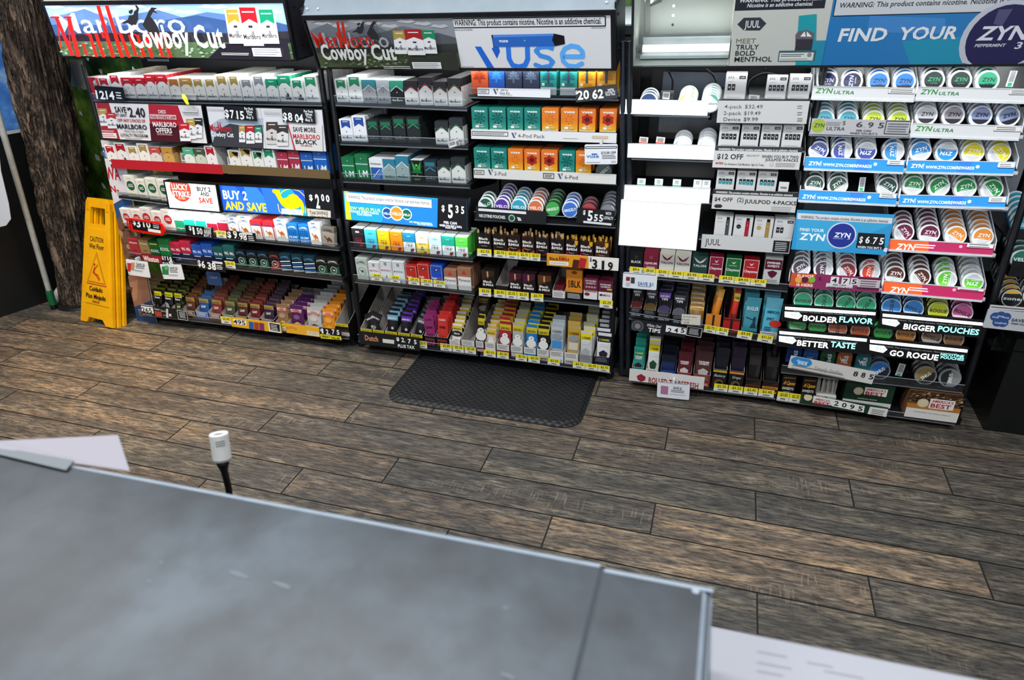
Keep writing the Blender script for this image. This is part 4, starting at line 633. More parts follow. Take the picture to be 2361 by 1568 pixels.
can('zx', 'navy and lime', W_, '#dfe2e2', disc('#1e3a6c', 'ZYN', '#b8e02c', rim='#e6eae4', w=.7)); can('su', 'blue and black', '#5c6470', '#4a505a', disc('#1c6ab4', 'SNUS', '#e6eef4', 45, [(225, 400, '#1b1d20')], rim='#7c8690', w=.5)); can('sg', 'bronze and black', '#6a6660', '#3c3a38', disc('#8a7444', 'SNUS', '#e8e0cc', 45, [(225, 400, '#1b1b1b')], rim='#8a8a88', w=.5)); can('sv', 'silver and black', '#6c6e70', '#38393b', disc('#8c8c88', 'SNUS', '#e8e8e4', 90, [(90, 260, '#1c1d1f')], rim='#8e9092', w=.5)); can('zo', 'black and orange rimmed', '#1a1c1e', '#dcdcda', disc('#17191b', 'zone', '#f0f0f0', bands=[(40, 150, '#e8b020')], rim='#d8d8d4', w=.8)); can('bkc', 'plain black', '#17191b', '#202225', disc('#1d1f22', '', '#888', rim='#141517'))
_CM = {}
def can_meshes(k, R=.0305, D=.021):
    if k in _CM: return _CM[k]
    ds, rimc, side, art, stripe = CN[k]; n = 36; b = MB()
    def ring(r, y, m, r2, y2): b.geo([(r*math.cos(2*math.pi*i/n), y, R+r*math.sin(2*math.pi*i/n)) for i in range(n)]+[(r2*math.cos(2*math.pi*i/n), y2, R+r2*math.sin(2*math.pi*i/n)) for i in range(n)], [(i, (i+1) % n, n+(i+1) % n, n+i) for i in range(n)], m, True)
    ring(R, .0085, side, R, D); ring(R*.97, .0075, '#4a4c50', R*.97, .0086); b.geo([(R*math.cos(2*math.pi*i/n), D, R+R*math.sin(2*math.pi*i/n)) for i in range(n)], [tuple(range(n))], rimc)
    l = MB(); bb = b; b = l
    ring(R*.93, 0, rimc, R*.985, .0015); ring(R*.985, .0015, rimc, R, .0035); ring(R, .0035, rimc, R, .0075); b.geo([(R*.93*math.cos(2*math.pi*i/n), 0, R+R*.93*math.sin(2*math.pi*i/n)) for i in range(n)], [tuple(range(n))], rimc)
    A = Art(l, 2*R, 2*R, rough=.3); art(A, 0)
    _CM[k] = (bb.mesh('can_body'), l.mesh('can_lid')); return _CM[k]
# ------------------------------------------------------------------ helpers for racks, rows and signs
class Line:
    def __init__(s, xl, yl, xr, yr): s.a = (xl, yl); s.b = (xr, yr)
    def y(s, x): t = (x-s.a[0])/(s.b[0]-s.a[0]); return s.a[1]+t*(s.b[1]-s.a[1])
    def pt(s, x, off=0.): return pl(x, s.y(x), off)
class PArt(Art):
    def __init__(s, mb, M, w, h, **k): super().__init__(mb, w, h, **k); s.Mi = M.inverted()
    def q(s, x, y):
        o = s.Mi@CC; d = s.Mi.to_3x3()@ray(x, y); t = -o.y/d.y; p = o+d*t; return (p.x/s.w+.5, p.z/s.h)
    def Pp(s, pts, c): s.poly([s.q(*p) for p in pts], c)
    def _b(s, x0, y0, x1, y1): xm, ym = (x0+x1)/2, (y0+y1)/2; return s.q(x0, ym)[0], s.q(xm, y1)[1], s.q(x1, ym)[0], s.q(xm, y0)[1]
    def R(s, x0, y0, x1, y1, c): s.rect(*s._b(x0, y0, x1, y1), c)
    def F(s, x0, y0, x1, y1, t, c): s.frame(*s._b(x0, y0, x1, y1), t, c)
    def E(s, x, y, r, c, a=1.): p = s.q(x, y); q = s.q(x, y-r); s.ell(p[0], p[1], abs(q[1]-p[1]), c, a)
    def L(s, pts, t, c): s.line([s.q(*p) for p in pts], t, c)
    def X(s, st, xl, yb, xr, ht, c, **k): a = s.q(xl, yb); b = s.q(xr, yb); e = s.q(xl, yb-ht); s.text(st, a[0], a[1], e[1]-a[1], c, max(.01, b[0]-a[0]), 'l', **k)
    def N(s, x0, y0, x1, y1, n, c, fill=.4): a = s._b(x0, y0, x1, y1); s.fine(*a, n, c, fill)
def quad3b(a, b, c):   # bottom-left, bottom-right, top-left
    ux = b-a; w = ux.length; ux.normalize(); v = c-a; v -= ux*v.dot(ux); h = v.length; uz = v.normalized(); y = uz.cross(ux)
    M = Matrix((ux, y, uz)).transposed().to_4x4(); M.translation = a+ux*w/2; return M, w, h
def quad3(a, b, c):
    ux = b-a; w = ux.length; ux.normalize(); v = a-c; v -= ux*v.dot(ux); h = v.length; uz = v.normalized(); y = uz.cross(ux)
    M = Matrix((ux, y, uz)).transposed().to_4x4(); M.translation = a+ux*w/2-uz*h; return M, w, h
def sign(name, label, cat, tl, tr, bl, body, art, off=-.012, th=.003, em=0., group=None, rnd=0, rough=.35, parts=(), kind=None, M3=None):
    M, w, h = M3 or quadM(tl, tr, bl, off); mb = MB(); e = .0006; bm_ = mat(body, rough, em) if isinstance(body, str) else body
    if rnd:
        r = rnd; P = []
        for cx, cz, a0 in ((w/2-r, r, -90), (w/2-r, h-r, 0), (-w/2+r, h-r, 90), (-w/2+r, r, 180)):
            for i in range(7): a = math.radians(a0+15*i); P.append((cx+r*math.cos(a), cz+r*math.sin(a)))
        n = len(P); mb.geo([(a, 0, b) for a, b in P]+[(a, th, b) for a, b in P], [tuple(range(n)), tuple(range(n, 2*n))[::-1]]+[(i, i+n, (i+1) % n+n, (i+1) % n) for i in range(n)], bm_)
    else: mb.box(-w/2, w/2, 0, th, 0, h, bm_)
    A = PArt(mb, M, w, h, em=em, rough=rough); nv = len(mb.v); art(A)
    for i in range(nv, len(mb.v)): v = mb.v[i]; mb.v[i] = (max(-w/2, min(w/2, v[0])), v[1], max(0, min(h, v[2])))
    o = put(name, mb, M, label=label, cat=cat, group=group, kind=kind)
    for nm, f in parts: mb = MB(); f(mb, M, w, h); p = put(nm, mb); p.parent = o; p.matrix_parent_inverse = Matrix.Identity(4)
    return o
def frame_part(t, d, m, y0=-.002):
    def f(mb, M, w, h):
        for b in ((-w/2-t, w/2+t, -t, 0), (-w/2-t, w/2+t, h, h+t), (-w/2-t, -w/2, 0, h), (w/2, w/2+t, 0, h)): mb.box(b[0], b[1], y0, d, b[2], b[3], m)
    return f
RACKS = {}
class Rack:
    def __init__(s, key, name, x0, x1, label, ztop=1.12, back=2.60, posts=(1, 1)):
        s.key = key; s.name = name; s.x0 = x0; s.x1 = x1; s.root = put('display_rack', None, T((x0+x1)/2, 2.4, 0), label=label, cat='display rack')
        mb = MB(); mb.box(x0, x1, back, back+.012, .05, ztop, M_BLACK); s.sub('back_panel', mb)
        mb = MB(); mb.box(x0, x1, 2.22, back, .012, .035, M_BLACK); s.sub('base', mb)
        for i, x in enumerate((x0+.008, x1-.008)):
            if not posts[i]: continue
            mb = MB(); mb.cyl((x, 2.215, .01), (x, Yf(ztop)+.02, ztop), .011, M_BLACK, n=12); mb.cyl((x, 2.215, 0), (x, 2.215, .014), .018, M_BLACK, n=14); mb.cyl((x, 2.2, .02), (x, back, .02), .009, M_BLACK, n=8); s.sub('post', mb)
    def sub(s, n, mb):
        o = put(n, mb); o.parent = s.root; o.matrix_parent_inverse = s.root.matrix_world.inverted(); return o
    def shelf(s, ln, depth=.30, lip=.028, rail=.013, m=None, x0=None, x1=None, off=0., liplen=1., tilt=0.):
        m = m or M_RAIL; a = ln.pt(ln.a[0], off); b = ln.pt(ln.b[0], off)
        mb = MB(); d = Vector((0, depth, tilt*depth)); u = Vector((0, 0, rail)); f = Vector((0, -.002, 0))
        mb.hexa([a+f, b+f, b+Vector((0, .012, 0)), a+Vector((0, .012, 0))], [a+f+u, b+f+u, b+Vector((0, .006, rail)), a+Vector((0, .006, rail))], m)
        mb.hexa([a+Vector((0, .012, .001)), b+Vector((0, .012, .001)), b+d, a+d], [a+Vector((0, .006, rail-.001)), b+Vector((0, .006, rail-.001)), b+d+Vector((0, 0, rail-.001)), a+d+Vector((0, 0, rail-.001))], M_BLACK)
        mb.hexa([a+f*2+Vector((0, 0, .003)), b+f*2+Vector((0, 0, .003)), b+f, a+f], [a+f*2+Vector((0, 0, .005)), b+f*2+Vector((0, 0, .005)), b+f+Vector((0, 0, .005)), a+f+Vector((0, 0, .005))], mat('#9aa0a8', .2, 0, .5))  # pale strip puts the rail's thin highlight into colour
        for p, sg in ((a, 1), (b, -1)):   # sloping side brackets
            t = Vector((.004*sg, 0, 0)); q = [p+Vector((0, .03, -.012)), p+Vector((0, depth, -.06)), p+Vector((0, depth, .01)), p+Vector((0, .01, 0))]
            mb.geo([x for x in q]+[x+t for x in q], [(0, 1, 2, 3), (7, 6, 5, 4), (0, 4, 5, 1), (3, 2, 6, 7)], M_BLACK)
        if m is M_WHITEP:
            for p, sg in ((a, -1), (b, 1)): t = Vector((.0025*sg, 0, 0)); q = [p+Vector((0, .02, .01)), p+d+Vector((0, 0, .01)), p+d+Vector((0, 0, .055)), p+Vector((0, .03, .045))]; mb.geo(q+[x+t for x in q], [(0, 1, 2, 3), (7, 6, 5, 4), (3, 2, 6, 7), (0, 3, 7, 4)], m)
        o = s.sub('shelf', mb)
        if lip:
            mb = MB(); g = Vector((0, -.004, 0)); th = Vector((0, .0015, 0)); z0 = Vector((0, 0, rail*.4)); z1 = Vector((0, 0, rail*.4+lip)); b2 = a+(b-a)*liplen
            mb.hexa([a+g+z0, b2+g+z0, b2+g+th+z0, a+g+th+z0], [a+g+z1, b2+g+z1, b2+g+th+z1, a+g+th+z1], M_CLEAR)
            mb.hexa([a+g+z1-Vector((0, .0006, .0016)), b2+g+z1-Vector((0, .0006, .0016)), b2+g+z1-Vector((0, 0, .0016)), a+g+z1-Vector((0, 0, .0016))], [a+g+z1-Vector((0, .0006, 0)), b2+g+z1-Vector((0, .0006, 0)), b2+g+z1, a+g+z1], mat('#aeb6c0', .2))
            o2 = put('clear_lip', mb); o2.parent = o
        return o
QUEUE = []
def place(kind, M, key, label, prio, group, cat): QUEUE.append((kind, prio, M, key, label, group, cat))
def row(rk, shelf, ln, items, dz=.014, off=.010, pitch=.0225, extra=None):
    for i, it in enumerate(items):
        st, x0, x1, tall, n = (list(it)+[0, 6])[:5] if len(it) < 5 else it
        q = ln.pt((x0+x1)/2); Y = Yf(q.z)+off; yb = ln.y((x0+x1)/2)-dz*560; X0, X1 = aty(x0, yb, Y).x, aty(x1, yb, Y).x; xc = (X0+X1)/2; wd = X1-X0-.001
        if st in ST:
            ds = ST[st][0]; wd = min(.058, max(.047, wd)); wd = round(wd*500)/500; cat, nm = 'cigarette pack', 'cigarette_pack'
            grp = 'cigarette packs on the %s shelf of the %s' % (shelf, rk.name); mesh = pack_mesh(st, tall, wd); dp = pitch
        else:
            ds, nm, _, w_, h_, d_, _, _ = BX[st]; mesh = box_mesh(st, round(wd*500)/500); cat = {'vape_box': 'vape box', 'pod_box': 'pod box', 'cigar_box': 'cigar box'}[nm]; dp = d_+.0015; grp = '%ss on the %s shelf of the %s' % (cat, shelf, rk.name)
        for k in range(max(1, n)):
            j = random.uniform(-1, 1); lb = '%s, %s from left, %s shelf, %s' % (ds, ORD[i], shelf, rk.name) if k == 0 else '%s, %s back, %s file, %s shelf, %s' % (ds, ORD[k], ORD[i], shelf, rk.name)
            M = T(xc+.0006*j, Y+k*dp, q.z+dz)@Rz(j*.8)
            if st == 'cg': M = M@Ry(6)@Rx(-4)
            if st == 'r0': M = M@Rz(-14)
            place('P' if st in ST else nm, M, mesh, lb, k+(0 if k == 0 else .01*i), grp, cat)
def cans(rk, shelf, ln, items, dz=.020, off=.012, tilt=20, R=.0295, step=.0215, i0=0, zr=None):
    for i, (k, x, n) in enumerate(items):
        q = ln.pt(x); Y = Yf(q.z)+off; yb = ln.y(x)-(dz+R)*560; X = aty(x, yb, Y).x; ds = CN[k][0]; s = R/.0305
        for j in range(n):
            lb = '%s round tin, %s from left, %s shelf, %s' % (ds, ORD[i+i0], shelf, rk.name) if j == 0 else '%s round tin, %s back, %s file, %s shelf, %s' % (ds, ORD[j], ORD[i+i0], shelf, rk.name)
            a = math.radians(tilt); M = T(X, Y+j*step*math.cos(a), q.z+dz+j*step*math.sin(a))@Rx(-tilt+(-1 if j else 0))
            if s != 1: M = M@Matrix.Diagonal((s, 1, s, 1))
            place('can', M, k, lb, j+.01*i*(j > 0), 'round tins on the %s shelf of the %s' % (shelf, rk.name), 'tin')
def pouch_mesh(key, w, h, top, body, art, topt=None):
    kk = ('Q', key)
    if kk in _PM: return _PM[kk]
    mb = MB(); nx, nz = 7, 12; tc = mat(top, .28); bc = mat(body, .25)
    def pt(i, j, s):
        u, v = i/(nx-1), j/(nz-1); b = math.sin(math.pi*u)**.6*math.sin(math.pi*min(1, max(0, (v-.0)/.86)))**.5 if v < .86 else 0
        return ((u-.5)*w*(1-.03*math.sin(3.1*v)), -s*(.0035*b)+.0015*math.sin(v*9+u*3)*(.3), v*h)
    for s in (1, -1):
        V = [pt(i, j, s) for j in range(nz) for i in range(nx)]
        for c, js in ((bc, list(range(0, 8))+([] if topt is None else [10])), (tc, range(8, nz-1) if topt is None else range(8, 10))):
            fs = [(j*nx+i, j*nx+i+1, (j+1)*nx+i+1, (j+1)*nx+i) for j in js for i in range(nx-1)]
            if s < 0: fs = [f[::-1] for f in fs]
            mb.geo(V, fs, c, True)
    A = Art(mb, w*.94, h, y=-.0042, rough=.3); art(A); 
    if topt: A.text(topt[0], .5, .775, .06, topt[1], .8, b=2)
    _PM[kk] = mb.mesh('cigar_pouch'); return _PM[kk]
def carton(name, label, X, Y, z, w, d, hf, hb, body, inner, art, group, lean=0, kind=None):
    mb = MB(); t = .0012; bodym = mat(body, .45); inn = inner; fp = MB(); fp.box(-w/2, w/2, 0, t, 0, hf, bodym, top=inn)
    for sx in (-1, 1):
        x0 = sx*w/2; x1 = x0-sx*t; P = [(0, 0), (d, 0), (d, hb), (0, hf)]
        o_ = [(x0, a, b) for a, b in P]; i_ = [(x1, a, b) for a, b in P]; mb.face(o_ if sx > 0 else o_[::-1], bodym); mb.face(i_[::-1] if sx > 0 else i_, inn)
        mb.face([o_[3], i_[3], i_[2], o_[2]] if sx < 0 else [i_[3], o_[3], o_[2], i_[2]], inn)
    mb.box(-w/2, w/2, d-t, d, 0, hb, bodym, front=inn); mb.box(-w/2, w/2, 0, d, 0, t, inn); fp.face([(-w/2+t, t+.0001, t), (-w/2+t, t+.0001, hf-.0005), (w/2-t, t+.0001, hf-.0005), (w/2-t, t+.0001, t)], inn)
    A = Art(fp, w, hf); art(A); r = put(name, None, T(X, Y, z), label=label, cat='carton', group=group)
    for nm, q in (('tray', mb), ('front_panel', fp)): o = put(nm, q); o.parent = r; o.matrix_parent_inverse = Matrix.Identity(4)
    return r
def pouches(rk, shelf, ln, items, dz=.012, off=.008, i0=0):
    """items: (x0, x1, dict)  d: hf, hb, body, inner, art, p=(key, desc, w, h, top, body, art, toptext), n"""
    for i, (x0, x1, d) in enumerate(items):
        q = ln.pt((x0+x1)/2); Y = Yf(q.z)+off; yb = ln.y((x0+x1)/2)-12; X0, X1 = aty(x0, yb, Y).x, aty(x1, yb, Y).x; X = (X0+X1)/2; w = X1-X0-.002; z = q.z+dz; D = d.get('d', .22)
        if d.get('hf'): carton('display_carton', '%s, %s from left, %s shelf, %s' % (d['desc'], ORD[i+i0], shelf, rk.name), X, Y, z, w, D, d['hf'], d['hb'], d['body'], d.get('inner', M_CARD), d['art'], 'cartons on the %s shelf of the %s' % (shelf, rk.name))
        if d.get('p') and d.get('n', 0):
            key, ds, pw, ph, top, body, art, tt = d['p']; me = pouch_mesh(key, min(pw, w-.004), ph, top, body, art, tt); mb2 = pouch_mesh(key+'_b', min(pw, w-.004), ph, mixh(top, body, .6), body, art, (tt[0], mixh(tt[1], body, .5))) if d.get('dk') and tt else me; rise = d.get('rise', .007); st = d.get('step', .021); y0 = d.get('y0', .012)
            for k in range(d['n']):
                jx = random.uniform(-1, 1); lb = '%s, front, %s file, %s shelf, %s' % (ds, ORD[i+i0], shelf, rk.name) if k == 0 else '%s, %s back, %s file, %s shelf, %s' % (ds, ORD[k], ORD[i+i0], shelf, rk.name)
                M = T(X+jx*.0015, Y+y0+k*st, z+.003+k*rise+d.get('z0', 0))@Rz(jx*3)@Rx(-d.get('lean', 16))@Ry(jx*2+d.get('roll', 0))
                place('pouch', M, mb2 if k else me, lb, k+.01*i*(k > 0), 'foil cigar pouches on the %s shelf of the %s' % (shelf, rk.name), 'cigar pouch')
def tags(rk, shelf, ln, lst, t=19, b=3, col='#e8d81c', off=-.0075):
    for i, (x0, x1, pr) in enumerate(lst):
        ty = lambda x: ln.y(x)-t
        def art(A, pr=pr): A.rect(0, .48, 1, 1, col); A.text('$'+pr, .55, .55, .34, '#2a2618', .62, b=1); A.rect(.3, .2, .72, .32, '#55565a'); A.fine(.1, .05, .9, .15, 1, '#a8a8a4')
        sign('price_tag', 'yellow topped price tag reading %s, %s tag from left, %s shelf, %s' % (pr, ORD[i], shelf, rk.name), 'price tag', (x0, ty(x0)), (x1, ty(x1)), (x0+.5, ln.y(x0)-b), '#dcdbd2', art, off=off, th=.0008, group='yellow price tags on the %s shelf of the %s' % (shelf, rk.name))
WARN = 'WARNING: This product contains nicotine. Nicotine is an addictive chemical.'
# ------------------------------------------------------------------ the five racks
R1 = Rack('r1', 'wide rack', -2.56, -1.44, 'wide black rack of cigarette packs next to the yellow folded signs')
R2 = Rack('r2', 'narrow rack', -1.42, -.885, 'narrow black rack with a blue screen, second from the tree trunk', posts=(1, 0))
R3 = Rack('r3', 'vape rack', -.875, -.325, 'black rack with teal and orange vape boxes and wood tipped cigars', posts=(0, 1))
R4 = Rack('r4', 'pod rack', -.285, .235, 'black rack with white lit strips, white pod boxes and cigar packs', ztop=1.14, posts=(0, 0))
R5 = Rack('r5', 'tin rack', .24, .86, 'black and white rack of round tins in lit trays', ztop=1.14)
L = dict(a1=Line(218, 234, 744, 246), a2=Line(258, 387, 762, 412), a3=Line(276, 458, 386, 472), a4=Line(289, 529, 783, 579), a5=Line(304, 597, 791, 650), a6=Line(324, 727, 806, 783),
 b1=Line(775, 245, 1078, 257), b2=Line(786, 335, 1080, 346), b3=Line(793, 421, 1084, 435), b4=Line(811, 578, 1091, 605), b5=Line(819, 652, 1095, 682), b6=Line(828, 788, 1102, 821),
 c1=Line(1082, 227, 1427, 233), c2=Line(1087, 320, 1423, 328), c3=Line(1093, 411, 1422, 427), c4=Line(1095, 508, 1419, 527), c5=Line(1100, 590, 1413, 617), c6=Line(1105, 680, 1414, 710), c7=Line(1108, 821, 1409, 861),
 d1=Line(1431, 267, 1636, 271), d1b=Line(1656, 240, 1868, 240), d2=Line(1447, 368, 1652, 375), d2b=Line(1646, 349, 1855, 352), d3=Line(1440, 462, 1640, 471), d3b=Line(1640, 450, 1842, 458), d4=Line(1611, 553, 1822, 567), d5=Line(1448, 638, 1815, 674), d6=Line(1450, 736, 1798, 796), d7=Line(1450, 880, 1787, 921),
 e1=Line(1873, 231, 2112, 235), e1b=Line(2113, 233, 2395, 238), e2=Line(1865, 313, 2100, 319), e2b=Line(2101, 317, 2356, 323), e3=Line(1853, 393, 2090, 399), e3b=Line(2092, 397, 2344, 406), e4=Line(1843, 467, 2072, 475), e4b=Line(2073, 474, 2322, 488), e5=Line(1829, 572, 2050, 582), e5b=Line(2049, 579, 2293, 595), e6=Line(1819, 661, 2032, 675), e6b=Line(2036, 673, 2269, 696), e7=Line(1805, 736, 2268, 774), e8=Line(1790, 792, 2232, 834), e9=Line(1800, 860, 2217, 907), e10=Line(1791, 924, 2200, 981))
for k in ('a1', 'a2', 'a4', 'a5', 'a6'): R1.shelf(L[k], lip=0 if k == 'a2' else .028)
R1.shelf(L['a3'])
for k in ('b1', 'b2', 'b3', 'b4', 'b5', 'b6'): R2.shelf(L[k], lip=.034)
for k in ('c1', 'c2', 'c3', 'c4', 'c5', 'c6', 'c7'): R3.shelf(L[k], lip=.03 if k in ('c1', 'c4') else 0)
for k in ('d1', 'd1b', 'd2', 'd2b', 'd3', 'd3b', 'd4', 'd5', 'd6', 'd7'): R4.shelf(L[k], lip=.026 if k in ('d5', 'd6') else 0, depth=.28)
for k in ('e1', 'e1b', 'e2', 'e2b', 'e3', 'e3b', 'e4', 'e4b', 'e5b', 'e6', 'e6b'): R5.shelf(L[k], lip=0, m=M_WHITEP, depth=.26, tilt=.36)
R5.shelf(L['e9'], lip=.03); R5.shelf(L['e10'], lip=.02)
mb = MB(); mb.box(.245, .93, 2.555, 2.565, .42, 1.12, noisy('grey_liner', '#8a9096', '#989ea4', 12, .5)); R5.sub('tray_liner', mb)
# ---- wide rack
b_ = [212, 238, 264, 290, 319, 345, 370, 398, 424, 452, 480, 507, 536, 562, 591, 620, 648, 678, 707, 740]
s_ = 'r0 r2 r2 r1 r1 r1 r1 o1 g2 g1 g1 g1 g1 s1 s1 m1 m3 m4 m2'.split(); t_ = [0, 0, 1, 0, 0, 1, 1, 0, 0, 0, 0, 1, 1, 0, 1, 0, 1, 0, 1]; n_ = [3, 4, 12, 9, 9, 9, 9, 7, 7, 6, 6, 11, 11, 8, 9, 5, 7, 5, 12]
row(R1, 'top', L['a1'], [(s_[i], b_[i], b_[i+1]-1, t_[i], n_[i]) for i in range(19)])
row(R1, 'second', L['a2'], [('r2', 252, 276, 0, 6), ('r3', 277, 302, 1, 6), ('g1', 303, 327, 0, 7), ('g1', 328, 353, 1, 8), ('rs', 354, 379, 0, 2), ('gs', 381, 409, 0, 4), ('m5', 431, 455, 0, 1), ('mc', 457, 481, 0, 2), ('r2', 482, 507, 1, 3), ('g3', 534, 560, 0, 4), ('g3', 561, 588, 1, 6), ('m6', 589, 613, 0, 5), ('m2', 614, 641, 1, 4), ('lr', 645, 670, 0, 3), ('lr', 671, 697, 1, 4), ('lb', 699, 727, 0, 4), ('lb', 728, 759, 1, 5)])
row(R1, 'third', L['a3'], [('lk', 297, 322, 1, 5), ('lk', 323, 344, 0, 3), ('lk', 345, 372, 1, 4), ('lk', 373, 398, 1, 3)])
row(R1, 'fourth', L['a4'], [('lq', 287, 310, 0, 3), ('lq', 311, 334, 0, 2), ('lq', 334, 357, 1, 6), ('lq', 358, 382, 0, 3), ('lq', 383, 407, 1, 3), ('ng', 409, 431, 0, 2), ('nt', 431, 456, 1, 3), ('nt', 457, 482, 1, 3), ('nr', 483, 507, 0, 3), ('nr', 507, 532, 1, 3), ('c1', 533, 555, 0, 4), ('c1', 557, 583, 1, 4), ('c2', 585, 610, 0, 6), ('c2', 612, 638, 0, 6), ('c1', 640, 666, 1, 4), ('c3', 668, 692, 0, 4), ('c3', 694, 718, 0, 4), ('c1', 719, 742, 1, 4), ('cg', 744, 772, 0, 1)])
row(R1, 'fifth', L['a5'], [('wr', 305, 328, 0, 3), ('wg', 329, 351, 0, 3), ('kg', 352, 374, 0, 3), ('kt', 375, 399, 1, 3), ('pr', 400, 424, 0, 4), ('pr', 425, 449, 1, 4), ('pb', 450, 473, 0, 4), ('pb', 474, 498, 1, 5), ('pg', 499, 522, 0, 4), ('pg', 523, 549, 1, 4), ('cd', 550, 573, 0, 4), ('cd', 575, 598, 0, 4), ('cd', 600, 624, 0, 4), ('cr', 626, 650, 0, 3), ('cb', 651, 676, 0, 3), ('cb', 678, 703, 0, 3), ('cb', 705, 731, 0, 3), ('ck', 733, 758, 0, 3), ('ck', 759, 787, 0, 6)])
row(R2, 'top', L['b1'], [('m2', 778, 806, 0, 10), ('m2', 807, 839, 1, 12), ('t1', 840, 871, 0, 6), ('t2', 872, 902, 0, 5), ('t3', 903, 934, 0, 5), ('b1', 935, 967, 0, 4), ('b1', 968, 1000, 1, 5), ('b2', 1001, 1033, 0, 4), ('b2', 1035, 1067, 1, 9)])
row(R2, 'second', L['b2'], [('u1', 788, 817, 0, 3), ('u1', 818, 849, 1, 8), ('d1', 850, 877, 0, 5), ('d1', 879, 908, 0, 5), ('d1', 910, 939, 1, 7), ('d1', 941, 973, 1, 7), ('b3', 1005, 1037, 0, 2), ('b3', 1039, 1071, 1, 2)])
row(R2, 'third', L['b3'], [('lg', 793, 822, 0, 6), ('lg', 824, 854, 1, 7), ('pa', 856, 887, 0, 5), ('q1', 887, 915, 0, 5), ('q1', 916, 947, 1, 6), ('nx', 950, 978, 0, 4), ('d2', 980, 1009, 0, 3), ('b3', 1011, 1041, 0, 3), ('b3', 1043, 1075, 1, 3)])
row(R2, 'fourth', L['b4'], [('sd', 816, 843, 0, 4), ('sc', 845, 872, 0, 5), ('sy', 874, 901, 0, 5), ('so', 903, 931, 0, 5), ('sb', 932, 960, 0, 4), ('sw', 961, 990, 0, 4), ('sl', 991, 1020, 0, 4), ('st', 1021, 1051, 0, 4), ('sg', 1052, 1081, 0, 5)])
row(R2, 'fifth', L['b5'], [('cs', 825, 852, 1, 5), ('mo', 853, 879, 0, 5), ('mo', 880, 907, 1, 6), ('mk', 909, 936, 1, 6), ('er', 938, 965, 0, 4), ('er', 966, 993, 1, 5), ('eb', 995, 1024, 1, 6), ('py', 1026, 1055, 0, 5), ('py', 1057, 1089, 1, 5)])
row(R3, 'top', L['c1'], [('k1', 1089, 1127, 0, 1), ('k2', 1128, 1165, 0, 1), ('k3', 1166, 1204, 0, 1), ('k3', 1206, 1244, 0, 1), ('k4', 1246, 1284, 0, 2), ('k4', 1291, 1331, 0, 2), ('k5', 1333, 1373, 0, 2), ('k5', 1375, 1418, 0, 3)])
row(R3, 'second', L['c2'], [('vt', 1089, 1127, 0, 3), ('vt', 1129, 1167, 0, 3), ('vt', 1170, 1207, 0, 3), ('vt', 1209, 1246, 0, 3), ('vo', 1249, 1288, 0, 2), ('vo', 1293, 1332, 0, 2), ('vr', 1334, 1373, 0, 3), ('vr', 1381, 1421, 0, 5)], dz=.030)
row(R3, 'third', L['c3'], [('vt', 1094, 1131, 0, 3), ('vt', 1134, 1170, 0, 4), ('vo', 1172, 1207, 0, 3), ('vr', 1209, 1245, 0, 3), ('vr', 1248, 1286, 0, 4), ('vt', 1289, 1325, 0, 3), ('vo', 1327, 1363, 0, 3)], dz=.032)
row(R3, 'fifth', L['c5'], [('ba', 1103, 1134, 0, 1), ('bb', 1137, 1169, 0, 1), ('bo', 1171, 1201, 0, 1), ('bo', 1203, 1233, 0, 1), ('bp', 1235, 1266, 0, 1), ('bp', 1269, 1301, 0, 1), ('br', 1303, 1334, 0, 1), ('br', 1336, 1368, 0, 1), ('bn', 1371, 1404, 0, 1)], dz=.016)
row(R3, 'sixth', L['c6'], [('e1', 1112, 1142, 0, 5), ('e2', 1174, 1204, 0, 5), ('e2', 1205, 1235, 0, 5), ('e3', 1240, 1272, 0, 6), ('sm', 1345, 1378, 0, 2), ('sn', 1378, 1412, 0, 4)], dz=.022)
row(R4, 'top', L['d1b'], [('j2', 1668, 1717, 0, 3), ('j4', 1762, 1810, 0, 1), ('j4', 1814, 1864, 0, 2)], dz=.014)
row(R4, 'second', L['d2b'], [('j4', 1654, 1701, 0, 1), ('j4', 1704, 1747, 0, 2), ('j4', 1750, 1796, 0, 2), ('j4', 1798, 1846, 0, 2)])
row(R4, 'third', L['d3b'], [('jt', 1648, 1691, 0, 1), ('jt', 1694, 1739, 0, 2), ('jt', 1742, 1787, 0, 2)])
row(R4, 'fourth', L['d4'], [('ja', 1644, 1686, 0, 2), ('jb', 1688, 1731, 0, 1), ('jc', 1733, 1778, 0, 1), ('j2', 1779, 1825, 0, 2)])
row(R4, 'fifth', L['d5'], [('bk', 1450, 1480, 0, 2), ('dj', 1482, 1516, 0, 2), ('ta', 1517, 1552, 0, 2), ('ta', 1553, 1589, 0, 2), ('tg', 1591, 1628, 0, 2), ('hm', 1630, 1663, 0, 2), ('hg', 1668, 1704, 0, 2), ('hr', 1708, 1745, 0, 2), ('sz', 1756, 1796, 0, 2)], dz=.02)
# ---- round tins
cans(R3, 'fourth', L['c4'], [('vgn', 1118, 3), ('vpu', 1155, 6), ('vbl', 1194, 5), ('vor', 1233, 5), ('gg', 1273, 5), ('gb', 1313, 4), ('gr', 1356, 3), ('gs', 1400, 5)], dz=.024, tilt=14)
cans(R3, 'third', L['c3'], [('gk', 1391, 3)], dz=.012, tilt=10, i0=7)
cans(R4, 'top', L['d1'], [('zx', 1494, 3), ('sp1', 1583, 4), ('sp2', 1637, 5)], dz=.012, tilt=12); cans(R4, 'second', L['d2'], [('sp3', 1571, 4), ('sp4', 1627, 5)], dz=.012, tilt=12)
cans(R5, 'top', L['e1'], [('zn', 1906, 6), ('zn_90', 1963, 2), ('zb', 2024, 6), ('zb', 2084, 6)], dz=.023); cans(R5, 'top', L['e1b'], [('zdg', 2150, 6), ('zdg', 2212, 6), ('zgr', 2275, 6)], i0=4, dz=.026)
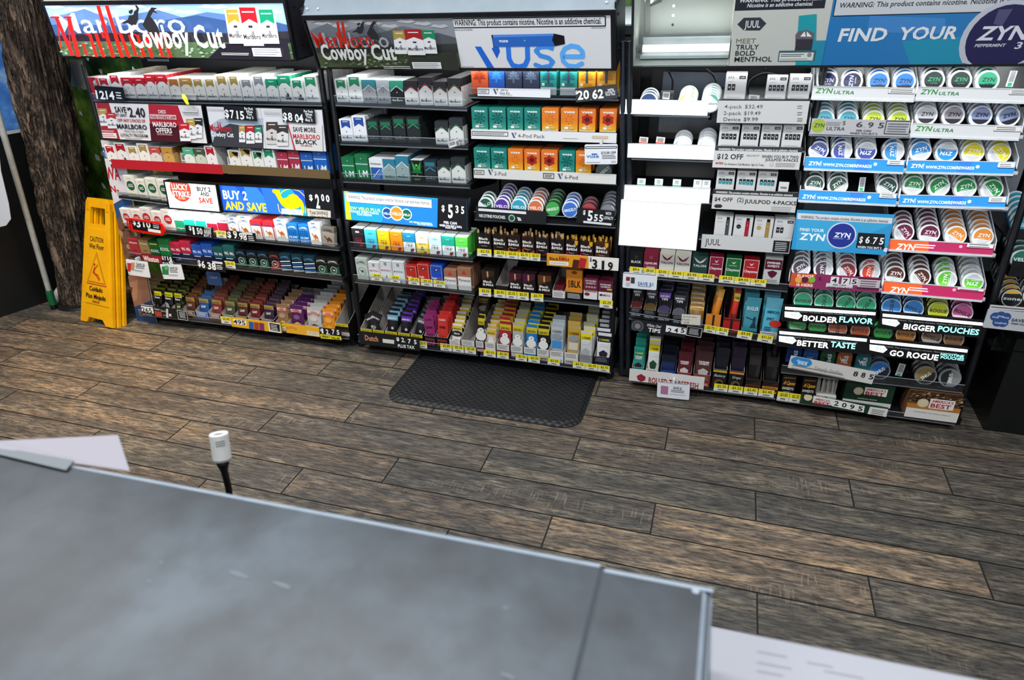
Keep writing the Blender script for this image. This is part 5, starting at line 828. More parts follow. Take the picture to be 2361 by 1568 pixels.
cans(R5, 'second', L['e2'], [('zt', 1899, 6), ('zt', 1954, 4), ('zy', 2013, 6), ('zy', 2071, 6)], dz=.018); cans(R5, 'second', L['e2b'], [('zl', 2134, 4), ('zg', 2196, 6), ('zs', 2259, 6), ('zs_20', 2323, 7)], i0=4, dz=.032)
cans(R5, 'third', L['e3'], [('zpn_-25', 1886, 4), ('zpn_100', 1940, 4), ('zpn_180', 1996, 5), ('zps_100', 2059, 2)], dz=.029); cans(R5, 'third', L['e3b'], [('zps_20', 2121, 6), ('zps_180', 2181, 2), ('zpy', 2242, 6), ('zpy_-45', 2303, 5)], i0=4, dz=.03)
cans(R5, 'fourth', L['e4'], [('zpd', 1877, 5), ('zpd_45', 1931, 4), ('zpd_-25', 2045, 4)], dz=.025); cans(R5, 'fourth', L['e4b'], [('zpg', 2105, 5), ('zpg_45', 2164, 5), ('zpg_20', 2225, 5), ('zpg_-45', 2286, 5)], i0=3, dz=.03)
cans(R5, 'fifth', L['e5b'], [('zpm_-45', 2083, 4), ('zpm', 2142, 6), ('zpo_-25', 2203, 7), ('zpo', 2265, 8)], dz=.028)
cans(R5, 'sixth', L['e6'], [('zpk_45', 1846, 6), ('zpk_100', 1898, 5), ('zpr_-45', 1952, 5), ('zpf_90', 2006, 2)], dz=.031); cans(R5, 'sixth', L['e6b'], [('zpb', 2063, 7), ('zpb_-45', 2122, 4), ('zpl_90', 2182, 4), ('zpl_180', 2243, 6)], i0=4, dz=.025)
cans(R5, 'seventh', L['e7'], [('rg', 1851, 3), ('rg_90', 1899, 3), ('rg_60', 1950, 3), ('rg_60', 1997, 3), ('rb_90', 2055, 3), ('rb_-20', 2106, 3), ('ry', 2163, 3), ('rp_-20', 2219, 4)], dz=.033, tilt=25, R=.0315)
cans(R5, 'eighth', L['e8'], [('rgk_-20', 1838, 2), ('rgk', 1884, 2), ('ro_90', 1931, 2), ('ro', 1983, 2), ('rgk', 2036, 2), ('ra', 2088, 2), ('rw_-20', 2148, 2), ('rt', 2199, 2)], dz=.035, tilt=25, R=.0315)
cans(R5, 'ninth', L['e9'], [('su', 2028, 2), ('sg', 2134, 3), ('sv', 2190, 5)], dz=.008, tilt=12, R=.0335)
# ------------------------------------------------------------------ lit and printed signs; x, y are the photograph's measures of each print
def nowt(A): pass
FR = lambda t=.004, d=.02, m=None: [('frame', frame_part(t, d, m or M_BLACK))]
def minipack(A, x, y, w, h, top, rim='#e6e6e8', tc='#333336', sk=0, ins=.0):   # printed picture of a cigarette pack, x,y top-left
    A.Pp([(x, y), (x+w, y), (x+w+sk, y+h), (x+sk, y+h)], rim); k = sk/h; P = lambda a, b: (x+w*a+k*h*b, y+h*b)
    A.Pp([P(ins, 0.0), P(1-ins, 0.0), P(1-ins, .42), P(.5, .3), P(ins, .42)], top); A.Pp([P(.2, .1), P(.8, .1), P(.8, .135), P(.2, .135)], '#f2ece8')
    A.Pp([P(.4, .47), P(.6, .47), P(.6, .53), P(.4, .53)], tc); a = P(.08, .82); A.X('Marlboro', a[0], a[1], a[0]+w*.84, h*.13, tc, b=.6); a = P(.5, .82); A.R(a[0], a[1]-h*.2, a[0]+w*.03, a[1], tc); A.R(a[0]+w*.06, a[1]-h*.2, a[0]+w*.09, a[1], tc)
def rider(A, x, y, s, c='#2b2a30'):   # rider with raised arm and rearing horse, printed silhouette
    A.Pp([(x+a*s, y+b*s) for a, b in ((-3, 0), (6, -1), (8, -9), (14, -14), (10, -22), (2, -28), (5, -30), (13, -26), (19, -16), (17, -6), (17, 8), (12, 20), (4, 22), (-6, 16), (-16, 18), (-18, 15), (-6, 9))], c)
    A.Pp([(x+a*s, y+b*s) for a, b in ((-4, -10), (4, -14), (6, -9), (2, -3), (-3, -5))], c)
    A.Pp([(x+a*s, y+b*s) for a, b in ((26, 20), (34, 4), (40, -10), (46, -18), (60, -16), (52, -12), (60, -4), (50, -8), (44, 2), (52, 12), (60, 26), (66, 40), (40, 38))], c)
def ranch(A, x0, x1, y0, y1, dim=0):   # mountain landscape
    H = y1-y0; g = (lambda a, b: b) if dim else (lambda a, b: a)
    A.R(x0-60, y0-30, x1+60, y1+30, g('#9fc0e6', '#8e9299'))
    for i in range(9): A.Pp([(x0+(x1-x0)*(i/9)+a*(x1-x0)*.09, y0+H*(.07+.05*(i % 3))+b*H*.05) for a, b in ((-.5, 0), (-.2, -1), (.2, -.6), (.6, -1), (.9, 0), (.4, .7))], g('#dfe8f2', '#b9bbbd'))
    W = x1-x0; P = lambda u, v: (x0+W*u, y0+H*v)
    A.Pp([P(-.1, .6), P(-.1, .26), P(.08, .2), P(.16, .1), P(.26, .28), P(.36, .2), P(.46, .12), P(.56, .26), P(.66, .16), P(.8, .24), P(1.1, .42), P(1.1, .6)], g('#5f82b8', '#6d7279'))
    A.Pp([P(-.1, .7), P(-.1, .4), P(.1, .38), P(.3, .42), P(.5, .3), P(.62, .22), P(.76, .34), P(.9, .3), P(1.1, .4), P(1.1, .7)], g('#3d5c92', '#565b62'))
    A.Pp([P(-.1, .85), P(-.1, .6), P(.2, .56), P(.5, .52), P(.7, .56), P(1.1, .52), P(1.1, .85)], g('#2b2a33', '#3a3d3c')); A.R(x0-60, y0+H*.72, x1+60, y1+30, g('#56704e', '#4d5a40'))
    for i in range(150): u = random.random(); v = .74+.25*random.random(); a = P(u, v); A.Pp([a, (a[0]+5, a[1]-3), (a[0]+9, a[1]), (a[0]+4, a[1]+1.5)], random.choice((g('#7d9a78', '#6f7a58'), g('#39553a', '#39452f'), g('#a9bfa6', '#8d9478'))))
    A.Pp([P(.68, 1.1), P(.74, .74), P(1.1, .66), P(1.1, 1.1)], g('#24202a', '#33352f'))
def bigM(A, x0, yb, x1, ht, c, tall, lean=0): A.X('Marlboro', x0, yb, x1, ht, c, b=1.5); W = x1-x0; A.R(x0+W*.455, yb-tall, x0+W*.485, yb, c); A.R(x0+W*.515, yb-tall, x0+W*.545, yb, c)
# ---- header 1
def header(name, label, M3, depth, art, em, parts, rough=.2):
    M, w, h = M3; root = put('lightbox_header', None, M, label=label, cat='lightbox sign')
    def sb(n, mb): o = put(n, mb); o.parent = root; return o
    t = .014; mb = MB(); mb.box(-w/2, w/2, .004, .014, 0, h, mat('#22252a')); mb.box(-w/2, w/2, .014, depth, 0, .006, M_STEEL)
    mb.box(-w/2, w/2, depth-.006, depth, 0, h+.02, M_STEEL); mb.box(w/2-.004, w/2, .003, depth, 0, h+.02, M_STEEL); mb.box(-w/2, -w/2+.004, .003, depth, 0, h+.02, M_STEEL)
    mb.face([(-w/2, .002, h), (w/2, .002, h), (w/2, .07, h+.045), (-w/2, .07, h+.045)], M_METAL); mb.face([(-w/2, .07, h+.045), (w/2, .07, h+.045), (w/2, depth, h+.045), (-w/2, depth, h+.045)], M_METAL)
    for sx in (-1, 1): P = [(sx*w/2, .002, h), (sx*w/2, .07, h+.045), (sx*w/2, depth, h+.045), (sx*w/2, depth, h)]; mb.face(P if sx < 0 else P[::-1], M_STEEL)
    for (bx, by, bz) in ((w/2+.001, .04, h*.85), (w/2+.001, .05, h*.25)): mb.cyl((bx-.002, by, bz), (bx+.002, by, bz), .004, '#0c0d0f', n=8)
    for bx in (-w/2+.02, -w/2+.06, w/2-.03): mb.cyl((bx, .02, h+.010), (bx, .016, h+.016), .004, '#c9ccd0', n=8)
    sb('housing', mb); mb = MB(); frame_part(0, 0, M_BLACK)
    for b in ((-w/2, w/2, 0, .006), (-w/2, w/2, h-t, h), (-w/2, -w/2+.007, .006, h-t), (w/2-.009, w/2, .006, h-t)): mb.box(b[0], b[1], -.004, .004, b[2], b[3], M_BLACK)
    sb('frame', mb)
    for n, ar, e, xa, xb in parts:
        mb = MB(); ww = xb-xa; MM = M@T((xa+xb)/2, 0, .006); hh = h-t-.006; mb.box(-ww/2, ww/2, 0, .003, 0, hh, mat('#d0d4d8', rough, e)); A = PArt(mb, MM, ww, hh, em=e, rough=rough); ar(A)
        # trim prints to the panel
        for i, v in enumerate(mb.v): mb.v[i] = (max(-ww/2, min(ww/2, v[0])), v[1], max(0, min(hh, v[2])))
        o = put(n, mb); o.parent = root; o.matrix_parent_inverse = Matrix.Identity(4); o.matrix_local = T((xa+xb)/2, 0, .006)
    return M, w, h
def redl(A, c='#d0241c'):   # condensed red letters, slanted by the printed perspective
    S = lambda x0, y0, x1, y1, w: A.Pp([(x0, y0), (x0+w, y0), (x1+w, y1), (x1, y1)], c)
    S0 = S; S = lambda x0, y0, x1, y1, w: S0(x0+(w*.12 if w > 7 else 0), y0, x1+(w*.12 if w > 7 else 0), y1, w*(.72 if w > 7 else 1))
    for a in ((134, 38, 172, 126, 12), (162, 38, 185, 129, 13), (140, 46, 150, 112, 3), (166, 38, 172, 126, 3), (212, 76, 228, 129, 10), (198, 98, 206, 124, 8), (202, 76, 212, 80, 8), (206, 124, 224, 128, 4), (226, 74, 244, 130, 11), (240, 72, 246, 86, 9), (229, 5, 266, 131, 12), (249, 5, 286, 131, 12), (282, 74, 303, 131, 11), (272, 72, 284, 78, 8), (304, 78, 319, 126, 10), (322, 78, 338, 128, 10), (308, 74, 322, 80, 10), (318, 124, 336, 131, 8), (340, 76, 356, 131, 11), (352, 74, 360, 88, 9), (366, 80, 380, 128, 10), (384, 80, 399, 130, 10), (370, 75, 384, 82, 10), (380, 125, 396, 131, 8)): S(*a)
    A.Pp([(128, 36), (148, 36), (149, 40), (129, 40)], c); A.Pp([(158, 36), (176, 36), (177, 40), (159, 40)], c)
def h1(A):
    ranch(A, 105, 670, 8, 131); 
    A.X('Marlboro', 150, 74, 440, 48, '#b9c9de', b=.4); redl(A); rider(A, 312, 34, 1.05); A.X('Cowboy', 320, 106, 452, 52, '#f2f2f4', b=1.6); A.X('Cut', 464, 106, 530, 52, '#f2f2f4', b=1.6)
    minipack(A, 527, 20, 40, 78, '#c9a236', sk=12, ins=.1); minipack(A, 602, 20, 40, 78, '#12a072', sk=12, ins=.1); minipack(A, 557, 15, 46, 88, '#c81f2c', sk=16, ins=.1)
    A.R(593, 108, 658, 127, '#e9eaec'); A.N(597, 110, 655, 125, 3, '#8c8e96'); A.N(522, 118, 590, 125, 2, '#d8dad8')
M3 = quad3b(aty(144, 132, 2.155), aty(685, 141, 2.155), aty(99, 3, 2.143)); H1 = header('', 'lit lightbox header with mountain ranch print above the wide rack', M3, .13, None, 1, [('lit_graphic', h1, .75, -M3[1]/2+.007, M3[1]/2-.009)])
def h2a(A):
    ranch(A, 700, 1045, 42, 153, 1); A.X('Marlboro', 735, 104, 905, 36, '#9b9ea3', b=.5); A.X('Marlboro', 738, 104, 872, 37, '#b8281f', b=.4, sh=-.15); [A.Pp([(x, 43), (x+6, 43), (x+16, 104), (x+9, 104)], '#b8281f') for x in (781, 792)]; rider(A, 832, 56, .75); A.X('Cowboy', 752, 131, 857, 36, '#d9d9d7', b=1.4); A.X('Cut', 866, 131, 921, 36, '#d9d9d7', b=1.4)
    minipack(A, 911, 64, 28, 54, '#a89248', sk=6); minipack(A, 976, 63, 30, 54, '#1f8a60', sk=8); minipack(A, 937, 61, 40, 59, '#a6242c', sk=10); A.R(957, 136, 1023, 151, '#dcdcda'); A.N(960, 138, 1020, 149, 3, '#8c8e92'); A.N(891, 144, 955, 152, 2, '#c8cac4')
def h2b(A):
    A.rect(0, 0, 1, 1, '#d3d4d7'); A.F(1039, 40, 1396, 62, .022, '#15171c'); A.X(WARN, 1048, 59, 1387, 14, '#1b1d22', b=.8); A.X('UNDERAGE SALE PROHIBITED', 1042, 71, 1090, 4, '#333'); A.X('VAPOR PRODUCTS', 1363, 66, 1397, 4, '#333')
    A.Pp([(1095, 107), (1109, 107), (1140, 160), (1124, 160)], '#1f62c8'); A.Pp([(1134, 112), (1138, 108), (1150, 108), (1153, 118), (1146, 135)], '#1f5ac0')
    A.L([(1172, 107), (1174, 135), (1182, 150), (1197, 154), (1211, 150), (1217, 136), (1216, 107)], .1, '#2a72d8')
    A.L([(1277, 112), (1262, 107), (1244, 108), (1236, 117), (1246, 128), (1265, 133), (1275, 142), (1268, 152), (1250, 155), (1235, 149)], .09, '#3f8ade')
    A.L([(1298, 130), (1344, 130), (1343, 118), (1333, 108), (1318, 105), (1303, 111), (1296, 124), (1299, 141), (1310, 151), (1328, 153), (1342, 146)], .09, '#5aa6ec')
    A.Pp([(1133, 80), (1278, 77), (1301, 82), (1303, 101), (1280, 106), (1138, 108)], '#16181e'); A.Pp([(1137, 80), (1277, 77), (1273, 92), (1280, 106), (1140, 108), (1136, 94)], '#2b62b8'); A.Pp([(1137, 80), (1277, 77), (1276, 82), (1137, 86)], '#4a86d8'); A.X('vuse', 1151, 97, 1172, 8, '#e8ecf0', b=1); A.E(1210, 93, 2, '#3fd07a'); A.N(1066, 152, 1096, 155, 1, '#777')
M3 = quad3b(aty(735, 158, 2.205), aty(1421, 162, 2.205), aty(690, 36, 2.150)); u = M3[1]; xs = (aty(1037, 100, 2.17)-aty(712, 100, 2.17)).x
H2 = header('', 'unlit lightbox header with ranch print and a big blue pen, second and vape racks', M3, .17, None, 0, [('ranch_graphic', h2a, .0, -u/2+.012, -u/2+.02+xs), ('pen_graphic', h2b, .12, -u/2+.02+xs, u/2-.016)])
def h3a(A): pass
def h3b(A):
    A.rect(0, 0, 1, 1, '#b4b6b0'); A.R(1692, -30, 1905, 22, '#26282f'); A.X('WARNING: This product contains', 1704, 6, 1896, 9, '#c8cacc', b=1, sh=.2); A.X('Nicotine is an addictive chemical.', 1722, 17, 1873, 9, '#c8cacc', b=1, sh=.2)
    A.Pp([(1700, 56), (1715, 41), (1753, 40), (1767, 54), (1752, 70), (1715, 70)], '#34363d'); A.X('JUUL', 1716, 64, 1752, 17, '#c9cacc', b=.8)
    for i, (s, a, b) in enumerate((('MEET', 1697, 1742), ('TRULY', 1696, 1749), ('BOLD', 1695, 1740), ('MENTHOL', 1693, 1779))): A.X(s, a, 100+i*14, b, 11.5, '#26282a' if i else '#6e6a50', b=.5 if i else 0)
    A.Pp([(1842, 36), (1883, 32), (1880, 150), (1834, 150)], '#258e98'); A.Pp([(1840, 72), (1860, 68), (1878, 76), (1874, 110), (1834, 110), (1834, 80)], '#5f5a62'); A.Pp([(1836, 90), (1874, 90), (1874, 118), (1832, 118)], '#35343c'); A.Pp([(1845, 84), (1855, 72), (1858, 84)], '#d8dad8'); A.Pp([(1860, 84), (1860, 72), (1872, 84)], '#d8dad8'); A.R(1870, 93, 1906, 150, '#2a7f9c'); A.R(1795, 116, 1880, 140, '#3a5a60'); A.R(1797, 121, 1875, 139, '#c6cac6'); A.N(1800, 123, 1855, 131, 2, '#3a3c3e'); A.N(1798, 134, 1872, 137, 1, '#777'); A.E(1866, 126, 5, '#7d8284')
def h3c(A):
    A.rect(0, 0, 1, 1, '#2a6ea6'); A.Pp([(1900, 152), (2500, 152), (2500, 60), (2080, 95), (2098, 150)], '#2483a0'); A.Pp([(2005, 36), (2180, 42), (2178, 78), (2000, 74)], '#3f7ab4')
    A.R(1927, -20, 2600, 28, '#b9bcc0'); A.F(1927, -20, 2600, 28, .01, '#1f2a38'); A.X('WARNING: This product contains nicotine. Nicotine is an addictive', 1934, 18, 2400, 12, '#33363c', b=.8, sh=.12)
    A.X('FIND', 1931, 95, 2040, 30, '#cfd2d4', b=3, sh=.12); A.X('YOUR', 2067, 91, 2203, 29, '#cfd2d4', b=3, sh=.12)
    A.E(2308, 90, 90, '#aeb2bc'); A.E(2312, 90, 80, '#25244a'); A.Pp([(2302, 22), (2335, 20), (2310, 60), (2290, 55)], '#4a4a6a'); A.X('ZYN', 2249, 92, 2361, 32, '#c9cbd4', b=3, sh=.2); A.X('PEPPERMINT', 2246, 108, 2316, 7, '#b9bcc8', b=2, sh=.2); A.X('3', 2337, 112, 2352, 16, '#c0c3ce', b=1, sh=.2)
M3 = quad3b(aty(1454, 158, 2.205), aty(2361, 152, 2.205), aty(1461, -62, 2.165)); M3 = (M3[0]@T(.08, 0, 0), M3[1]+.16, M3[2]); M, w, h = M3
fx = lambda x: (M.inverted()@aty(x, 80, 2.185)).x
H3 = header('', 'long header over the pod and tin racks, open glass box at its end', M3, .17, None, 0, [('menthol_graphic', h3b, .0, fx(1688), fx(1907)), ('blue_graphic', h3c, .0, fx(1907), w/2-.009)])
hroot = [o for o in COL.objects if o.name.startswith('lightbox_header')][-1]
for o in hroot.children:
    if o.name.startswith('housing'):   # open the glazed bay: rebuild without the backing sheet
        mb = MB(); xa, xb = -w/2, fx(1688); mb.box(xb, w/2, .004, .014, 0, h, mat('#22252a')); WI = noisy('white_box_interior', '#d3d3cc', '#dededa', 12, .5)
        mb.box(-w/2, w/2, .014, .17, 0, .006, M_STEEL); mb.box(-w/2, w/2, .164, .17, 0, h, M_STEEL); mb.box(w/2-.004, w/2, .003, .17, 0, h, M_STEEL); mb.box(-w/2, -w/2+.004, .003, .17, 0, h, M_STEEL); mb.box(-w/2, w/2, .003, .17, h, h+.004, M_METAL)
        mb.face([(xa+.0045, .163, .0065), (xb, .163, .0065), (xb, .163, h), (xa+.0045, .163, h)], WI); mb.face([(xa+.0045, .004, .0068), (xb, .004, .0068), (xb, .163, .0068), (xa+.0045, .163, .0068)], WI); mb.face([(xa+.005, .003, .006), (xa+.005, .163, .006), (xa+.005, .163, h), (xa+.005, .003, h)][::-1], WI); mb.face([(xb-.001, .01, .006), (xb-.001, .163, .006), (xb-.001, .163, h), (xb-.001, .01, h)], WI)
        for i in range(5): mb.cyl((xa+.105, .1625, h*.33+i*.027), (xa+.105, .1615, h*.33+i*.027), .0042, mat('#ffffff', .5, 1.2) if i else '#55504c', n=10)
        mb.cyl((xa+.03, .1625, h*.62), (xa+.03, .1612, h*.62), .014, mat('#ffffff', .5, 1.2), n=18); mb.box(xa+.02, xa+.034, .15, .16, h*.25, h*.68, '#a9a9a4'); mb.hexa([(xa+.035, .14, h*.55), (xa+.07, .14, h*.60), (xa+.07, .143, h*.60), (xa+.035, .143, h*.55)], [(xa+.035, .14, h*.58), (xa+.072, .14, h*.65), (xa+.072, .143, h*.65), (xa+.035, .143, h*.58)], '#7d8084')
        o.data = mb.mesh('housing')
mb = MB(); xa, xb = -w/2+.02, fx(1684); mb.cyl((xa, .085, .036), (xb, .085, .036), .011, mat('#fffef6', .4, 1.1), n=16); mb.cyl((xa-.01, .085, .036), (xa+.004, .085, .036), .012, '#8a8a88', n=16); o = put('fluorescent_tube', mb); o.parent = hroot  # tube is off; its bright look is put into a glowing material
mb = MB(); mb.box(xa, xb, .06, .12, .012, .02, M_WHITEP); mb.box(xa, xb, .12, .125, .012, .06, M_WHITEP); o = put('tube_tray', mb); o.parent = hroot
mb = MB(); mb.box(-w/2+.007, xb, -.001, .001, .006, h-.014, clear('header_glass', '#eef2f2', .05)); o = put('glass', mb); o.parent = hroot
p = M@Vector((-w/2+.22, .085, .06)); area('bay_tube_light', tuple(p), (.38, .02), .35, (.97, 1, .96), (math.radians(180), 0, 0))  # added lamp brightening the bay interior; the tube itself is off
# ---- wide rack signs
PT = 'price sign'
def digits(A, lst, c='#eef0ee', b=2.2):
    for s, x0, yb, x1, ht in lst: A.X(s, x0, yb, x1, ht, c, b=b)
def s_(A): digits(A, [('$', 219, 216, 224, 9), ('12', 223, 227, 243, 19), ('.', 243, 228, 246, 4), ('14', 246, 228, 265, 19)]); A.N(268, 211, 280, 229, 3, '#e8e8e8')
sign('price_plate', 'black price plate reading 12.14 at the start of the wide rack top shelf', PT, (217, 197), (283, 202), (219, 228), '#121317', s_, off=-.02, rnd=.003)
def s_(A):
    A.rect(0, 0, 1, 1, '#dfdcdd'); A.Pp([(221, 236), (251, 237), (278, 325), (233, 320)], '#a32430'); A.Pp([(342, 240), (410, 243), (442, 333), (349, 326)], '#b02434'); A.Pp([(345, 285), (428, 290), (442, 333), (349, 326)], '#4a1520')
    minipack(A, 226, 250, 20, 40, '#b8964a', sk=5); minipack(A, 244, 260, 22, 36, '#c23038', sk=6); A.R(231, 306, 270, 318, '#e6dcdc'); A.N(233, 308, 268, 316, 2, '#a06a6a'); A.N(231, 300, 267, 304, 2, '#e6dcdc')
    A.X('SAVE', 267, 259, 293, 14, '#26262a', b=1); A.X('$', 294, 254, 298, 7, '#26262a'); A.X('AT LEAST', 268, 268, 294, 6.5, '#26262a', b=1); A.X('2.40', 300, 269, 337, 22, '#26262a', b=1.2); A.X('OFF ANY 2 PACKS OF', 273, 280, 336, 7, '#b8402c', b=1.5); A.X('MARLBORO', 272, 296, 340, 11, '#26262a', b=2.5); A.X('WITH THIS STORE\'S', 288, 305, 333, 5, '#55555a', b=.5); A.X('LOYALTY PROGRAM', 280, 314, 342, 7, '#333338', b=1); A.N(290, 317, 334, 321, 1, '#99999c')
    A.X('CHECK', 367, 261, 385, 8, '#efe6e4', b=1); A.R(348, 264, 408, 275, '#d8b8b8'); A.X('THIS STORE\'S APP', 350, 273, 407, 7, '#8a1c2c', b=1.5); A.X('MARLBORO', 355, 291, 409, 11, '#efe6e4', b=2); A.X('OFFERS', 362, 305, 399, 11, '#efe6e4', b=2); A.N(364, 307, 400, 312, 2, '#c9a8a8')
    A.R(421, 247, 457, 258, '#e8e6e8'); A.F(421, 247, 457, 258, .01, '#b8b8bc'); A.N(424, 249, 455, 256, 2, '#b0b0b4'); A.N(424, 261, 462, 265, 2, '#a0a0a6')
    minipack(A, 448, 272, 22, 46, '#2b2a2c', sk=-2); minipack(A, 431, 274, 20, 46, '#b8964a', sk=4); minipack(A, 414, 283, 24, 42, '#c02430', sk=5)
SH = 'shelf sign'
sign('promotion_sign', 'long red and white savings sign under the top shelf of the wide rack', SH, (220, 236), (464, 243), (233, 319), '#dfdcdd', s_, off=-.008, parts=FR(.003, .012))
def s_(A):
    A.rect(0, 0, 1, 1, '#d9dadd'); A.Pp([(477, 290), (505, 275), (540, 268), (570, 276), (607, 272), (608, 340), (484, 334)], '#a8b4c6'); A.Pp([(490, 330), (500, 300), (530, 285), (560, 290), (608, 288), (608, 345), (484, 338)], '#3a3c42'); A.R(606, 250, 608, 346, '#b9babd')
    A.X('Marlboro', 484, 302, 535, 16, '#b02430', b=1.5); A.R(503, 281, 505, 302, '#b02430'); A.R(508, 281, 510, 302, '#b02430'); A.X('Cowboy Cut', 488, 314, 539, 11, '#eef0f0', b=2.2); minipack(A, 551, 290, 14, 38, '#b8964a', sk=1); minipack(A, 588, 292, 16, 37, '#1b9068', sk=1); minipack(A, 568, 289, 19, 42, '#b8242c', sk=1)
    minipack(A, 615, 281, 26, 51, '#463a38', '#cfcac6', sk=0); minipack(A, 640, 288, 26, 48, '#3a3434', '#dcdad8', sk=0); A.Pp([(665, 282), (683, 346), (746, 349), (744, 286)], '#dcd8d6'); A.Pp([(664, 282), (666, 282), (684, 346), (680, 346)], '#b8343c')
    A.X('SAVE MORE', 678, 303, 730, 11, '#26262a', b=1.5); A.X('MARLBORO', 678, 319, 740, 11, '#b8323a', b=2.2); A.X('BLACK', 684, 331, 734, 10, '#1d1d20', b=2.8); A.X('NON MENTHOL', 696, 337, 722, 4, '#a03038', b=1); A.N(480, 250, 520, 254, 2, '#a8a8ac'); A.N(612, 257, 650, 262, 2, '#a8a8ac'); A.F(611, 254, 652, 264, .01, '#b0b0b4')
sign('promotion_sign', 'long grey sign with printed packs under the top shelf, ending at the 8.04 plate', SH, (476, 245), (743, 253), (483, 336), '#d9dadd', s_, off=-.008, parts=FR(.003, .012))
def pp(A, txt, x0, yb, x1, ht, note): A.X(txt, x0, yb, x1, ht, '#eef0ee', b=1.8)
def s_(A): digits(A, [('$', 519, 270, 529, 18), ('7', 532, 272, 541, 19), ('.', 543, 272, 545, 4), ('15', 547, 274, 564, 19)]); [A.X(t, a, y, b_, 6, '#eef0ee', b=2) for t, a, y, b_ in (('Per Pack', 564, 253, 584, ), ('When', 568, 260, 583), ('You', 570, 266, 581), ('Buy 2', 569, 273, 585))]; A.R(510, 242, 590, 245, '#2a2c31')
sign('price_plate', 'black plate reading 7.15 over the grey printed pack sign', PT, (515, 243), (588, 247), (521, 275), '#15161a', s_, off=-.02)
def s_(A): digits(A, [('$', 653, 277, 663, 18), ('8', 665, 278, 675, 19), ('.', 677, 279, 679, 4), ('04', 681, 281, 700, 19)]); [A.X(t, a, y, b_, 6, '#eef0ee', b=2) for t, a, y, b_ in (('Per Pack', 701, 259, 722), ('When', 704, 266, 720), ('You', 706, 272, 718), ('Buy 2', 705, 279, 721))]; A.R(640, 247, 730, 250, '#2a2c31')
sign('price_plate', 'black plate reading 8.04 at the end of the grey printed pack sign', PT, (649, 248), (724, 252), (654, 281), '#15161a', s_, off=-.02)
sign('shelf_strip', 'red plastic shelf strip below the second shelf of the wide rack', 'shelf strip', (255, 367), (511, 380), (259, 388), '#a81c28', nowt, off=-.006)
sign('shelf_strip', 'brown plastic shelf strip right of the red strip on the wide rack', 'shelf strip', (511, 380), (759, 393), (513, 399), '#6d5838', nowt, off=-.006)
def s_(A): A.rect(0, 0, 1, 1, '#e9efec'); A.E(416, 436, 29, '#d8402c'); A.X('LUCKY', 397, 436, 434, 13, '#f8f4ee', b=2.5); A.X('STRIKE', 399, 452, 438, 13, '#f8f4ee', b=2.5); A.X('FILTERS', 412, 459, 428, 4.5, '#f0c0b0', b=1); A.X('BUY 2', 455, 440, 486, 10, '#232427', b=2); A.X('AND', 463, 451, 483, 9, '#232427', b=2); A.X('SAVE', 460, 467, 491, 12, '#d0301e', b=2.5); A.F(464, 473, 497, 481, .01, '#9a9c9e'); A.N(466, 475, 495, 479, 1, '#a0a0a0')
sign('lit_sign', 'lit white sign with red disc, buy 2 and save, on the wide rack', 'lit sign', (380, 419), (497, 427), (386, 478), '#e9efec', s_, off=-.03, em=.85, parts=FR(.006, .028))
def s_(A):
    A.rect(0, 0, 1, 1, '#1b50c4')
    for i, (a, c) in enumerate(((510, '#2a66d8'), (560, '#2f78e0'), (600, '#2a6ad4'), (640, '#1b9cb8'))): A.Pp([(a, 420), (a+30, 420), (a+80, 500), (a+20, 500)], c)
    A.X('BUY 2', 516, 458, 571, 20, '#eef0f0', b=2.8); A.X('AND SAVE', 521, 482, 615, 19, '#ffd21c', b=2.8); A.L([(644, 455), (650, 443), (660, 437), (672, 435), (690, 440), (703, 452), (706, 470), (705, 492)], .03, '#ffd800'); A.L([(641, 470), (644, 486), (652, 496)], .03, '#ffd800')
    A.Pp([(628, 438), (632, 436), (641, 437), (645, 439), (647, 450), (653, 458), (661, 456), (667, 450), (675, 447), (685, 450), (690, 456), (697, 463), (701, 472), (702, 487), (699, 502), (697, 502), (698, 487), (693, 475), (687, 480), (674, 482), (671, 498), (667, 498), (666, 482), (661, 480), (651, 474), (642, 460), (635, 447), (629, 443)], '#ffd800'); A.R(650, 482, 697, 494, '#eceef0'); A.N(653, 484, 694, 492, 2, '#a8aab0')
    A.R(705, 428, 775, 512, '#101114'); digits(A, [('$', 714, 461, 722, 13), ('2', 730, 479, 739, 32), ('0', 742, 463, 749, 16), ('0', 753, 465, 761, 16)]); A.Pp([(708, 480), (763, 486), (764, 507), (710, 501)], '#b9b3a6'); A.X('Total SAVINGS', 715, 493, 757, 8, '#26262a', b=1); A.X('when you buy 2', 716, 502, 757, 8, '#26262a', b=1)
M_ = sign('lit_sign', 'lit blue sign with yellow camel, buy 2 and save, reading 2.00', 'lit sign', (506, 427), (764, 441), (512, 485), '#101114', s_, off=-.03, em=.85, parts=FR(.006, .028))
def s_(A): A.rect(0, 0, 1, 1, '#101114'); digits(A, [('$', 307, 517, 314, 13), ('3', 316, 523, 325, 18), ('10', 331, 523, 348, 15)]); A.N(353, 515, 368, 527, 3, '#e8e8e8'); A.R(342, 529, 371, 536, '#e6e2de')
def oval(mb, M, w, h):
    t = .004; n = 40; e = .009; P = lambda k, g: [((w/2-h/2+.016)*(1 if math.cos(2*math.pi*i/n) > 0 else -1)+(h/2+g)*math.cos(2*math.pi*i/n), k, h/2+(h/2+g)*math.sin(2*math.pi*i/n)) for i in range(n)]
    V = P(-.005, e)+P(-.005, .001)+P(.003, e); mb.geo(V, [(i, (i+1) % n, n+(i+1) % n, n+i) for i in range(n)]+[(i, 2*n+i, 2*n+(i+1) % n, (i+1) % n) for i in range(n)], mat('#d0140c', .3)); mb.face(P(.001, .004), mat('#d8180e', .3))
